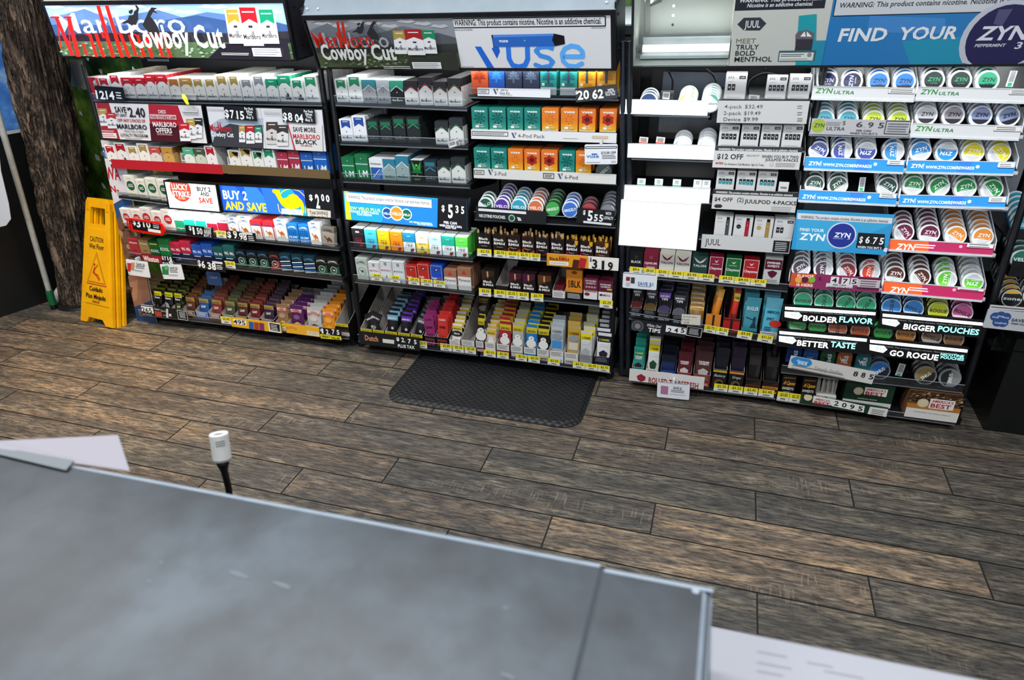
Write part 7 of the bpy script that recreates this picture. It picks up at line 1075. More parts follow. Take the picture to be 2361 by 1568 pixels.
def s_(A): A.rect(0, 0, 1, 1, '#b5b4b6'); A.E(1887, 290, 16, '#9bb02c'); A.X('ZYN', 1876, 293, 1899, 9, '#2a3c1c', b=2, sh=.15); A.X('ULTRA', 1904, 300, 1947, 8, '#3c4048', b=1.5, sh=.15); A.X('$', 1942, 288, 1949, 10, '#2a2c30'); digits(A, [('6', 1973, 293, 1988, 13), ('.', 1991, 294, 1994, 3), ('9', 2000, 294, 2013, 13), ('5', 2024, 295, 2037, 13)], c='#2f3034', b=.6); A.X('PER CAN', 1974, 303, 2008, 4.5, '#2f3034', b=1); A.X('WHEN YOU BUY 5', 1959, 309, 2022, 4.5, '#2f3034', b=1); A.F(2041, 279, 2099, 309, .05, '#26282c'); A.N(2046, 283, 2094, 306, 4, '#6a6c70'); A.N(1904, 280, 1940, 290, 3, '#9a9aa0')
sign('price_plate', 'grey sign with a lime disc reading 6.95 on the tin rack', PT, (1873, 273), (2101, 278), (1867, 309), '#b5b4b6', s_, off=-.022)
def s_(A):
    A.rect(0, 0, 1, 1, '#2a93c8'); A.Pp([(1830, 600), (1840, 500), (2070, 515), (1960, 560), (1900, 610)], '#3aa0d0'); A.R(1836, 489, 2062, 512, '#d4d6d8') if 0 else A.Pp([(1839, 491), (2058, 503), (2056, 516), (1838, 505)], '#d2d4d6'); A.X(WARN, 1846, 503, 2050, 7, '#3a3c42', b=.8)
    A.X('FIND YOUR', 1844, 532, 1900, 7, '#e6eef2', b=1.5); A.X('ZYN', 1842, 552, 1900, 16, '#eef2f4', b=3, sh=.1); A.E(1940, 543, 31, '#c8d0dc'); A.E(1940, 543, 28, '#20308c'); A.X('ZYN', 1922, 546, 1959, 11, '#eef0f6', b=2.5, sh=.15); A.N(1920, 549, 1946, 551, 1, '#c8d0e8'); A.X('3', 1953, 552, 1959, 6, '#dde')
    A.Pp([(1979, 536), (2040, 540), (2039, 575), (1973, 571)], '#101319'); digits(A, [('$', 1980, 559, 1988, 15), ('6', 1994, 560, 2004, 16), ('.', 2007, 561, 2009, 3), ('7', 2011, 562, 2021, 16), ('5', 2026, 563, 2036, 16)], b=1); A.X('WHEN YOU BUY 5', 1976, 571, 2032, 5, '#eee', b=1.5); A.E(2042, 576, 5, '#c8e0f0')
sign('promotion_sign', 'blue card reading find your, with a navy tin and price 6.75', SH, (1838, 484), (2063, 495), (1830, 575), '#2a93c8', s_, off=-.024, em=.12)
def s_(A): A.rect(0, 0, 1, 1, '#8a2a5c'); A.Pp([(1820, 625), (1882, 632), (1868, 662), (1815, 658)], '#c8542c'); A.X('FLAVOR', 1838, 639, 1877, 7, '#f4e6e0', b=2.5); A.X('IS HERE', 1836, 659, 1874, 6, '#f4e6e0', b=2.5); [A.E(x, 645, 7, c) for x, c in ((1841, '#e0a44c'), (1856, '#5c1c3c'), (1872, '#7ab03c'))]; A.X('$', 1887, 646, 1893, 8, '#2a1420'); [(A.R(x-2, y-13, x+17, y+3, '#dad8d8'), A.X(c, x, y, x+12, 11, '#1c1a1c', b=1)) for c, x, y in (('4', 1917, 651), ('7', 1942, 653), ('5', 1963, 654))]; A.X('.', 1934, 652, 1936, 3, '#1c1a1c'); A.R(1904, 654, 1966, 663, '#d0ccd0'); A.X('PER CAN', 1920, 658, 1950, 4, '#2a2a2c', b=1.5); A.X('WHEN YOU BUY 5', 1907, 663, 1964, 4, '#2a2a2c', b=1.5); A.F(1978, 642, 2028, 665, .06, '#3a2030'); q0 = A.q(1979, 643); q1 = A.q(2027, 664); A.rect(q0[0], q1[1], q1[0], q0[1], '#c4b4bc'); A.N(1983, 646, 2023, 662, 3, '#5a4a52')
sign('price_plate', 'orange and magenta sign, flavor is here, reading 4.75', PT, (1825, 629), (2032, 641), (1820, 662), '#8a2a5c', s_, off=-.022, em=.1)
def rog(lbl, tl, tr, bl, w1, w2, xa, xb, xc, yb, sz=13):
    def a(A):
        x0, y0 = tl; x1, y1 = tr; A.em = 0; A.rect(0, 0, 1, 1, '#0b0d10'); A.em = 1.3; f = lambda x: y0+(y1-y0)*(x-x0)/(x1-x0)
        A.Pp([(x0+2, f(x0)+3), (x1-2, f(x1)+3), (x1-3, f(x1)+10), (x0+2, f(x0)+10)], '#f4faf2'); A.em = 0; A.X(WARN[:60], x0+22, f(x0+100)+9, x1-22, 3.5, '#9a9c98', b=.5); A.em = 1.3
        A.Pp([(x0+1, f(x0)+14), (x0+34, f(x0+34)+14), (x0+42, f(x0+40)+22), (x0+32, f(x0+36)+30), (x0+1, f(x0)+27)], '#eef6ee'); A.em = .3; A.X('ROGUE', x0+16, f(x0)+25, x0+36, 6, '#8aa09a', b=1)
        A.em = 1.5; A.X(w1, xa, yb, xb, sz, '#f2f4ee', b=3); A.X(w2, xb+3, yb+(y1-y0)*(xc-xb)/(x1-x0)*.6, xc, sz, '#8ee6e0', b=3) if '|' not in w2 else [A.X(t, xb+3, yb+k, xc, 6, '#8ee6e0', b=2.5) for t, k in zip(w2.split('|'), (0, 7))]; A.em = 0
    sign('lit_strip', lbl, 'lit strip', tl, tr, bl, '#0b0d10', a, off=-.022, parts=FR(.0015, .012))
rog('lit black strip reading bolder flavor below the green tins', (1808, 704), (2021, 717), (1806, 739), 'BOLDER', 'FLAVOR', 1851, 1931, 2013, 739); rog('lit black strip reading bigger pouches below the pink tin', (2033, 720), (2268, 741), (2031, 756), 'BIGGER', 'POUCHES', 2082, 2158, 2258, 758)
rog('lit black strip reading better taste above the small tins', (1795, 760), (2001, 778), (1792, 797), 'BETTER', 'TASTE', 1837, 1911, 1972, 796); rog('lit black strip reading go nicotine pouches at lower right', (2004, 780), (2233, 803), (2000, 816), 'GO ROGUE', 'NICOTINE|POUCHES', 2050, 2165, 2223, 819)
def s_(A): A.rect(0, 0, 1, 1, '#cfccc8'); A.E(1848, 834, 12, '#2a86c4', 1.8); A.X('General', 1836, 833, 1862, 5, '#eef4f8', b=.6, sh=.3); A.X('SNUS', 1839, 839, 1861, 5.5, '#eef4f8', b=1.5); A.X('Simply Stellar', 1876, 852, 1944, 9, '#8a867e', b=.2, sh=.15); A.F(1822, 843, 1954, 866, .05, '#9a9894') if 0 else None; A.N(1822, 850, 1954, 864, 2, '#8a8884'); digits(A, [('8', 1966, 866, 1977, 12), ('8', 1984, 869, 1994, 12), ('5', 2002, 873, 2013, 12)], c='#17171a', b=.8)
sign('price_plate', 'tilted pale sign reading 885 with a blue oval on the tin rack', PT, (1824, 820), (2020, 858), (1818, 848), '#cfccc8', s_, off=-.026)
def s_(A): A.rect(0, 0, 1, 1, '#123524'); A.E(1863, 916, 8, '#d8c8a4'); A.R(1874, 909, 1920, 933, '#e2deda') if 0 else A.Pp([(1876, 912), (1921, 920), (1919, 935), (1873, 928)], '#e2deda'); A.X('AMERICA\'S', 1879, 922, 1914, 5, '#a8242c', b=2); A.X('BEST', 1876, 931, 1914, 8, '#a8242c', b=3); A.X('ORIGINAL BLEND', 1873, 938, 1913, 3, '#d8d8c8', b=1); A.Pp([(1921, 920), (1994, 936), (1991, 951), (1918, 936)], '#e4e4e0'); [A.X(c, x, y, x+11, 11, '#141416', b=1) for c, x, y in (('2', 1922, 934), ('0', 1940, 938), ('9', 1958, 942), ('5', 1977, 946))]; A.Pp([(2006, 937), (2048, 943), (2043, 970), (1998, 960)], '#d6d4ce'); A.N(2008, 944, 2040, 960, 4, '#55585a')
sign('price_plate', 'tilted green sign reading 2095 on the tin rack floor shelf', PT, (1850, 908), (2049, 941), (1846, 928), '#123524', s_, off=-.03)
tags(R5, 'bottom', L['e10'], [(1794, 1821, '3.85'), (1822, 1847, '2.25')], t=22, b=1)
sign('barcode_card', 'slim barcode card in the gap on the fourth tin tray', 'barcode card', (1983, 409), (1997, 409), (1979, 441), '#dcdedd', lambda A: (A.fine(.15, .3, .85, .95, 8, '#333', .5, False), A.rect(.2, .02, .8, .25, '#2fa06a')), off=.02)
sign('barcode_card', 'slim barcode card at the end of the top tin tray', 'barcode card', (2331, 162), (2347, 163), (2327, 200), '#e2e4e4', lambda A: (A.fine(.15, .3, .85, .95, 8, '#333', .5, False), A.rect(.2, .02, .8, .25, '#2fa06a')), off=.02)
sign('barcode_card', 'slanted barcode card beside the blue black tin on the tin rack', 'barcode card', (2074, 838), (2089, 841), (2068, 866), '#d0d2d0', lambda A: (A.fine(.15, .3, .85, .95, 8, '#333', .5, False), A.rect(.2, .02, .8, .2, '#2fa06a')), off=.02)
for i, (x, y) in enumerate(((1526, 207),)): sign('barcode_card', 'barcode card on a black roll between tins on the pod rack', 'barcode card', (1529, 212), (1545, 213), (1529, 228), '#d8d8d8', lambda A: [A.rect(.1+.09*k, .2, .1+.09*k+.05, .85, '#222') for k in range(9)], off=.01)
for i, x in enumerate((1478, 1517)): sign('barcode_card', 'red based barcode card, %s of two beside tins on the pod rack' % ORD[i], 'barcode card', (x-3, 315), (x+17, 317), (x-2, 333), '#e2d2d0', lambda A: (A.rect(0, 0, 1, .3, '#d8402c'), [A.rect(.15+.09*k, .35, .15+.09*k+.05, .85, '#555') for k in range(8)]), off=.02)
for i, x in enumerate((1470, 1510, 1552, 1600, 1620)): sign('barcode_card', 'teal based barcode card, %s of five above the blank strip' % ORD[i], 'barcode card', (x, 411+i), (x+19, 412+i), (x-2, 430+i), '#dfe4e2', lambda A, i=i: (A.rect(0, 0, 1, .3, '#2fa07c' if i < 3 else '#e0e2e0'), A.fine(.25, .4, .75, .85, 4, '#777')), off=.02)
sign('barcode_card', 'white barcode card after the teal pod boxes', 'barcode card', (1797, 419), (1820, 420), (1794, 441), '#d8d8d6', lambda A: [A.rect(.2+.07*k, .3, .2+.07*k+.04, .5, '#333') for k in range(9)], off=.01)
sign('barcode_card', 'tilted barcode card in the gap between white pod boxes', 'barcode card', (1727, 218), (1752, 220), (1722, 231), '#d8d8d6', lambda A: A.fine(.2, .2, .8, .8, 3, '#444'), off=.02)
sign('backing_poster', 'steel blue poster with dark fir silhouettes behind the pod rack', 'poster', (1530, 165), (1720, 168), (1535, 305), '#31455c', lambda A: [A.Pp([(1530+7*k-6, 306), (1530+7*k, 268+((k*7) % 13)), (1530+7*k+6, 306)], '#10161c') for k in range(27)], off=.26, th=.002)

# lamps added below headers to brighten pack tops, diode strips behind the tray fronts
for x, w_, e_ in ((-1.97, 1.0, 1.5), (-.88, .95, .8), (-.02, .5, .3), (.55, .55, .2)): area('header_tube_light', (x, 2.27, 1.105), (w_, .05), e_, (.94, .98, 1), (math.radians(12), 0, 0))
for (x0, y0, x1, y1) in ((1880, 203, 2108, 205), (2120, 203, 2355, 206), (1872, 278, 2098, 281), (2108, 289, 2350, 292), (1862, 368, 2084, 371), (2098, 372, 2338, 376), (1850, 445, 2066, 449), (2080, 453, 2316, 458), (2056, 557, 2288, 567), (1830, 640, 2026, 645), (2044, 655, 2266, 670)):
    a = pl(x0, y0, -.004); b = pl(x1, y1, -.004); c = (a+b)/2; area('tray_diode_strip', (c.x, c.y, c.z-.008), ((b-a).length, .006), .05, (.93, .97, 1), (math.radians(125), 0, 0))
for x, y, w_ in ((440, 491, .24), (640, 505, .5), (930, 530, .55)): p = pl(x, y, -.03); area('screen_edge_light', (p.x, p.y+.012, p.z-.004), (w_, .02), .45, (.93, .97, 1), (math.radians(18), 0, 0))  # added lamps under the lit signs, strengthening their glow on the packs
# ------------------------------------------------------------------ cartons and foil pouches on the floor shelves
def wbox(c, txt=None, tc='#e8e8e8', pre=None, fr='#e6e6e6', yel=0):
    def f(A):
        if pre: A.rect(0, 0, 1, 1, pre)
        if yel: A.rect(0, .72, 1, .98, '#e6d21c'); A.text('SAVE ON 2', .5, .78, .13, '#1c1c18', .8, b=2); A.fine(.1, .1, .9, .18, 1, '#888')
        else: A.frame(.08, .38, .92, .92, .05, fr); A.fine(.16, .46, .84, .84, 3, fr)
        if txt: A.text(txt, .5, .08, .2, tc, .8, b=1.5)
    return f
def leafart(t='LEAF'):
    def f(A): A.text(t, .5, .5, .11, '#e6e0d8', .5, b=1); [A.poly([(.2+.16*i, .05), (.3+.16*i, .08), (.28+.16*i, .36), (.22+.16*i, .32)], '#5a3a28') for i in range(4)]
    return f
def P_(key, desc, w, h, top, body, art=nowt, tt=('SAVE ON 2', '#2a2410')): return (key, desc, w, h, top, body, art, tt)
def leaf(n, c, desc, k=6, hf=.038, box=None): return dict(desc='open %s display carton of leaf cigars' % desc, hf=hf, hb=.11, body=box or c, art=wbox(c), p=P_('lf'+n, '%s leaf cigar pouch' % desc, .052, .098, '#8f7a42', c, leafart()), n=k, lean=12, dk=1)
def bw(n, c, desc, t2, k, rim, hf=.03): return dict(desc='%s foil cigar carton with oval front badge' % desc, hf=hf, hb=.10, body=c, inner=M_CARD, art=lambda A: (A.ell(.5, .52, .46, rim, 1.4), A.ell(.5, .52, .38, '#17110f', 1.4), A.text(t2, .5, .45, .14, '#e0dcd4', .6, b=1)), p=P_('bw'+n, '%s foil cigar pouch with arched red lettering' % desc, .068, .105, c, c, lambda A: (A.text('BACKWOODS', .5, .72, .12, '#c23a3a', .86, b=2, arc=.7, out='#ecdcd8'), A.poly([(.2, .2), (.5, .3), (.8, .22), (.78, .08), (.3, .06)], '#d8b02c' if n != 'g' else '#5a3a30'), A.ell(.5, .5, .1, mixh(c, '#ffffff', .25), 1.5)), None), n=k, step=.03, lean=8, rise=.004)
M_KR = noisy('kraft_card', '#9c8068', '#a98d74', 40, .7)
pouches(R1, 'bottom', L['a6'], [
 (331, 351, dict(desc='small open olive and black display carton', hf=.04, hb=.08, body='#1b1a16', art=wbox('#222'), p=P_('gm0', 'orange and black foil cigar pouch', .03, .075, '#c8801c', '#141414', nowt, None), n=2, roll=-14)),
 (352, 372, dict(desc='maroon trimmed black display carton', hf=.035, hb=.085, body='#3a1418', art=wbox('#222'), p=P_('gm1', 'black foil pouch with yellow save band', .045, .11, '#d8d42c', '#101012', lambda A: (A.text('Game', .5, .62, .09, '#d8d8d8', .7, b=1), A.poly([(.2, 0), (.5, .4), (.8, 0)], '#8a5a48'))), n=9, rise=.0085, step=.024, dk=1)),
 (374, 396, dict(desc='grey trimmed black display carton', hf=.035, hb=.085, body='#3a3c3e', art=wbox('#222'), p=P_('gm2', 'black and silver foil pouch with yellow band', .045, .11, '#d8d42c', '#121214', lambda A: (A.text('Game', .5, .62, .09, '#d8d8d8', .7, b=1), A.poly([(.1, .5), (.5, .45), (.9, .05), (.5, 0), (.3, .1)], '#8f9290'))), n=10, rise=.0085, step=.024, dk=1)),
 (398, 420, dict(desc='olive trimmed black display carton', hf=.035, hb=.085, body='#23281e', art=wbox('#222'), p=P_('gm3', 'black and olive foil pouch with yellow band', .045, .11, '#d8d42c', '#141614', lambda A: (A.text('Game', .5, .62, .09, '#d8d8d8', .7, b=1), A.rect(.3, .1, .9, .5, '#4a5230'), A.fine(.4, .3, .8, .4, 1, '#ccc'))), n=9, rise=.0085, step=.024, dk=1)),
 (425, 452, leaf('a', '#5c3420', 'russet brown', 8)), (454, 482, leaf('b', '#1c4a86', 'deep blue', 3, box='#3a6ab4')), (484, 512, leaf('c', '#6e2a2c', 'brick red', 8)), (515, 543, leaf('d', '#3e4636', 'olive grey', 7)), (545, 572, leaf('e', '#47221e', 'chestnut brown', 8)), (574, 602, leaf('f', '#5e1c22', 'dark red', 8)), (604, 635, leaf('g', '#2c1c3a', 'violet topped', 8)),
 (638, 665, bw('h', '#8a6a4c', 'tan', 'SWEET', 5, '#7a1c24')), (667, 703, bw('i', '#4c1f56', 'purple', 'HONEY BERRY', 4, '#5c2a78')), (705, 742, dict(bw('g', '#b4b2b0', 'silver grey', '', 8, '#b4b2b0', .03), art=lambda A: A.rect(0, 0, 1, .4, '#dedad6'))), (743, 772, bw('j', '#dc8a1c', 'orange', 'HONEY', 6, '#d8a82c')),
 (776, 806, dict(desc='empty black and grey display carton with save band', hf=.055, hb=.15, body='#15130f', art=lambda A: (A.rect(0, 0, 1, .3, '#dcdad6'), A.rect(0, .3, 1, .5, '#4a2c20'), A.rect(0, .78, 1, 1, '#e6d21c'), A.text('SAVE ON 2', .5, .83, .12, '#1c1c18', .8, b=2))))])
def dutch(t, tc, n, d='black', lk=1, roll=0): return dict(desc='black display carton with yellow save on 2 band', hf=.05, hb=.15 if n < 3 else .12, body='#121113', art=wbox('', yel=1), p=P_('du'+t, '%s topped black foil pouch with tan script' % d, .05, .12, tc, '#141315', lambda A: (A.text('Dutch', .5, .18, .13, '#a87a58', .8, b=1.5), A.ell(.5, .45, .05, '#b8b8b8')), ('SAVE ON 2', '#f0f0f0')), n=n, rise=.007, step=.026, lean=12, roll=roll)
pouches(R2, 'bottom', L['b6'], [(834, 860, dutch('k', '#141315', 1, 'plain black', roll=20)), (862, 888, dutch('b', '#1c1a1c', 1, 'charcoal', roll=-28)), (890, 918, dutch('l', '#6a9cb8', 6, 'light blue')), (920, 947, dutch('v', '#5a2ca0', 7, 'violet')), (949, 976, dutch('s', '#5c6468', 5, 'grey', roll=12)),
 (980, 1006, dict(desc='magenta lettered black display carton', hf=.05, hb=.13, body='#141213', art=lambda A: (A.text('NATURAL', .5, .62, .16, '#c83a72', .84, b=1), A.text('LEAF', .5, .2, .32, '#c83a72', .86, b=3)), p=P_('mg', 'magenta foil cigar pouch with dark lettering', .054, .13, '#8a2c64', '#8a2c64', lambda A: (A.text('2 CIGARS', .5, .82, .06, '#2a0c1c', .7, b=1), A.text('CRWN', .5, .55, .08, '#2a0c1c', .7, b=2), A.poly([(.2, .15), (.25, .4), (.4, .25), (.5, .42), (.6, .25), (.75, .4), (.8, .15)], '#1a0a14')), None), n=5, lean=8, roll=-6)),
 (1008, 1034, dict(desc='red lettered black display carton', hf=.05, hb=.13, body='#141213', art=lambda A: (A.text('NATURAL', .5, .62, .16, '#e04a2c', .84, b=1), A.text('LEAF', .5, .2, .32, '#e04a2c', .86, b=3)), p=P_('rd', 'red foil cigar pouch with dark lettering', .054, .135, '#c4302c', '#c8342c', lambda A: (A.text('2 CIGARS', .5, .82, .06, '#f0dcd4', .7, b=1), A.text('WHISK', .5, .58, .08, '#2a0c0c', .7, b=2), A.poly([(.2, .1), (.25, .35), (.4, .2), (.5, .37), (.6, .2), (.75, .35), (.8, .1)], '#1a0a0a')), None), n=7, lean=8)),
 (1037, 1062, dict(desc='pink and white open display carton', hf=.045, hb=.1, body='#c8a8a0', art=lambda A: (A.rect(0, .4, 1, 1, '#e0dcd8'), A.fine(.1, .5, .9, .9, 3, '#a88'), A.text('RED', .3, .1, .2, '#b03a3a', .3, b=1)), p=P_('wo1', 'yellow banded white foil pouch with owl print', .05, .1, '#c8aa2a', '#d8d4cc', lambda A: (A.ell(.5, .6, .12, '#1c1c1a', 2), A.text('White Owl', .5, .56, .08, '#e8e8e4', .6, b=1), A.poly([(.2, .1), (.8, .1), (.7, .35), (.3, .35)], '#8a2c34'))), n=9, rise=.008)),
 (1065, 1095, dict(desc='empty grey display carton with white grape label', hf=.05, hb=.16, body='#7c7a66', art=lambda A: (A.rect(0, .5, 1, 1, '#dcdad4'), A.fine(.1, .58, .9, .92, 3, '#888'), A.text('WHITE GRAPE', .5, .15, .16, '#4a4c20', .84, b=1.5)), p=P_('wo2', 'maroon foil pouch with yellow band standing at the back', .05, .1, '#c8aa2a', '#5c2420', lambda A: A.ell(.5, .5, .12, '#e0d8c8', 2)), n=1, y0=.19, z0=.045))])
def sw(key, desc, top, body, cb, ct, ctc, n, w=.05, h=.135, tt=('SAVE ON 2', '#1c1c10'), owl=1, band=None, hf=.05, hb=.11, rise=.008, lean=8, inner=None, pc=None):
    def a(A):
        if owl == 1: A.ell(.5, .42, .13, '#e0dfda', 1.1); A.ell(.5, .58, .07, '#e6e4de', 1.2); A.ell(.45, .59, .012, '#222'); A.ell(.55, .59, .012, '#222'); A.poly([(.48, .56), (.52, .56), (.5, .53)], '#c88a1c'); A.ell(.66, .22, .05, '#e0b81c')
        elif owl == 2: A.poly([(.15, .42), (.5, .5), (.85, .42), (.78, .3), (.5, .2), (.22, .3)], pc or '#2a2430'); A.text('SWISHER', .5, .66, .05, '#eceaea', .7, b=2); A.text('SWEETS', .5, .60, .05, '#eceaea', .62, b=2)
        elif owl == 3: A.rect(.1, .35, .9, .55, pc or '#3a8ac8'); A.ell(.5, .66, .08, '#8c9298', 1.6)
        elif owl == 4: A.text('TIPS', .5, .66, .08, '#dcdcdc', .6, b=1.5); A.ell(.5, .35, .14, pc or '#6a3a2c', 1.4)
    return dict(desc='%s front display carton' % ct[1], hf=hf, hb=hb, body=cb, inner=inner or M_CARD, art=lambda A: (A.rect(0, .45, 1, 1, '#dedbd6') if band is None else A.rect(0, 0, 1, 1, band), A.fine(.1, .55, .9, .92, 3, '#77787a'), A.text(ct[0], .5, .1, .22, ctc, .84, b=1.5)), p=P_(key, desc, w, h, top, body, a, tt), n=n, rise=rise, lean=lean)
pouches(R3, 'bottom', L['c7'], [(1098, 1116, sw('q1', 'narrow black and white foil pouch', '#c6b42a', '#1c1c1c', '#6a1c2c', ('WHITE', 'maroon and white'), '#e8e8e8', 2, h=.15)), (1119, 1143, sw('q2', 'peach foil pouch with owl', '#c8aa2a', '#d0b8a8', '#e2dcd8', ('WHITE PEACH', 'white and peach'), '#c8806a', 8, h=.1)),
 (1146, 1175, sw('q3', 'crimson foil pouch with owl', '#c8aa2a', '#9c2434', '#7a1420', ('SWEETS', 'crimson sweets'), '#f0e0e0', 8)), (1178, 1206, sw('q4', 'silver foil pouch with owl', '#c6b42a', '#a8a8a6', '#9a9a98', ('PLATINUM', 'grey platinum'), '#f0f0f0', 6)), (1208, 1236, sw('q5', 'sky blue foil pouch with owl', '#c6b42a', '#1c74b4', '#1f7ac0', ('BLUE', 'blue raspberry'), '#f0f4f8', 7)),
 (1238, 1266, sw('q6', 'black foil pouch with white swirl', '#c6b42a', '#1c1b1a', '#c8c0ac', ('Swirl', 'cream swirl'), '#2a2a28', 7)), (1267, 1299, sw('q7', 'silver foil pouch with blue block', '#b0b4b8', '#a4acb2', '#dfe4e6', ('CIGARILLOS', 'white and pale blue'), '#8a9298', 3, tt=('2 CIGARS', '#4a5058'), owl=3, h=.15)), (1301, 1333, sw('q8', 'gold and silver foil pouch', '#b8922c', '#b49a58', '#e0ddd4', ('SWEETS', 'white warning'), '#3a382c', 4, tt=('2 CIGARS', '#3a3010'), owl=3, pc='#c8c4ba', h=.15)),
 (1335, 1365, sw('q9', 'silver foil pouch with pale crest', '#dcc81c', '#c2c4c6', '#8c8e90', ('CIGARILLOS', 'silver grey'), '#eceeee', 7, tt=('2 CIGARS', '#2a2a1c'), owl=2, pc='#a0a4a6', band='#8c8e90')), (1369, 1404, sw('q10', 'black and white foil pouch with dark crest', '#1c1a28', '#d6d6d8', '#1c1830', ('CIGARILLOS', 'dark violet'), '#e8e8ec', 8, tt=('2 CIGARS', '#e0d02c'), owl=2, band='#1c1830'))])
# sixth shelf of the vape rack: two open cartons and an orange pack with wood tips
pouches(R3, 'sixth', L['c6'], [(1143, 1172, dict(desc='empty black carton with pale inside between upright packs', hf=.03, hb=.075, body='#1a1615', art=nowt, d=.15)), (1273, 1303, dict(desc='open carton holding one maroon pack lying flat', hf=.03, hb=.085, body='#dad6d2', art=lambda A: A.fine(.1, .2, .9, .85, 4, '#888'), d=.15)), (1305, 1342, dict(desc='black warning carton in front of the orange pack', hf=.03, hb=.05, body='#141414', art=lambda A: A.fine(.08, .15, .92, .85, 4, '#c8c8c8'), d=.1))], dz=.014)
def upright(name, label, cat, x0, x1, ln, h, body, art, d=.02, dz=.02, off=.012, lean=0, grp=None):
    q = ln.pt((x0+x1)/2); Y = Yf(q.z)+off; yb = ln.y((x0+x1)/2)-dz*560; a, b = aty(x0, yb, Y).x, aty(x1, yb, Y).x; mb = MB(); w = b-a-.001; mb.box(-w/2, w/2, 0, d, 0, h, body); A = Art(mb, w, h); art(A); return put(name, mb, T((a+b)/2, Y, q.z+dz)@Rx(-lean), label=label, cat=cat, group=grp), (a+b)/2, Y, q.z+dz
o, X, Y, Z = upright('cigar_box', 'orange cigar pack with upright black lettering and wood tips', 'cigar box', 1305, 1342, L['c6'], .092, '#e08a24', lambda A: (A.text('BLK', .62, .25, .3, '#17130f', .62, b=2), A.text('WOODTIP', .2, .32, .1, '#17130f', .5, b=1, rot=90), A.poly([(.4, .82), (.6, .82), (.7, .9), (.5, .96), (.3, .9)], '#7a3a14')), .02, .035, .022)
upright('cigar_box', 'maroon cigar pack leaning inside the open carton, vape rack', 'cigar box', 1280, 1300, L['c6'], .035, '#6a1c28', lambda A: A.text('BLACK', .5, .3, .3, '#c8b8b8', .8, b=1), .08, .018, .03)
# wood tipped cigars standing in the black cartons and the orange pack
M_WD = noisy('wood_tip', '#b08a5c', '#d0ac7c', 60, .6, sx=(1, 1, 6)); M_WG = noisy('yellow_wrapped_tip', '#b8842c', '#d8a838', 60, .4)
nc = 0
for bi, (x0, x1) in enumerate(((1103, 1134), (1137, 1169), (1171, 1201), (1203, 1233), (1235, 1266), (1269, 1301), (1303, 1334), (1336, 1368), (1371, 1404))):
    q = L['c5'].pt((x0+x1)/2); Yb = Yf(q.z)+.010; yb = L['c5'].y((x0+x1)/2)-9; a, b = aty(x0, yb, Yb).x, aty(x1, yb, Yb).x; mm = M_WG if bi > 5 else M_WD
    for k in range(7 if bi != 2 else 4):
        f = k/6 if bi != 2 else k/8; x = a+.006+(b-a-.012)*f; ln_ = random.uniform(.008, .017)+(.012 if random.random() < .08 else 0); t = random.uniform(-.12, .12); mb = MB()
        mb.box(-.0034, .0034, -.0018, .0018, .02, .07+ln_, mm); mb.box(-.0033, .0033, -.0023, .0023, .015, .066, '#3a2418')
        put('wood_tipped_cigar', mb, T(x, Yb+.01+.03*((k*3) % 5)/4, q.z+.016)@Ry(math.degrees(t))@Rz(random.uniform(-30, 30)), label='%s wood tip cigar, %s from left in the %s carton, fifth shelf, vape rack' % ('yellow wrapped' if bi > 5 else 'pale', ORD[k], ORD[bi]), cat='cigar', group='wood tipped cigars on the fifth shelf of the vape rack'); nc += 1
for k in range(4):
    mb = MB(); mb.box(-.003, .003, -.002, .002, 0, .03, M_WD); put('wood_tipped_cigar', mb, T(X-.015+.010*k, Y+.01, Z+.086)@Ry(random.uniform(-4, 4)), label='pale wood tip cigar, %s from left above the orange pack' % ORD[k], cat='cigar', group='wood tips above the orange pack')
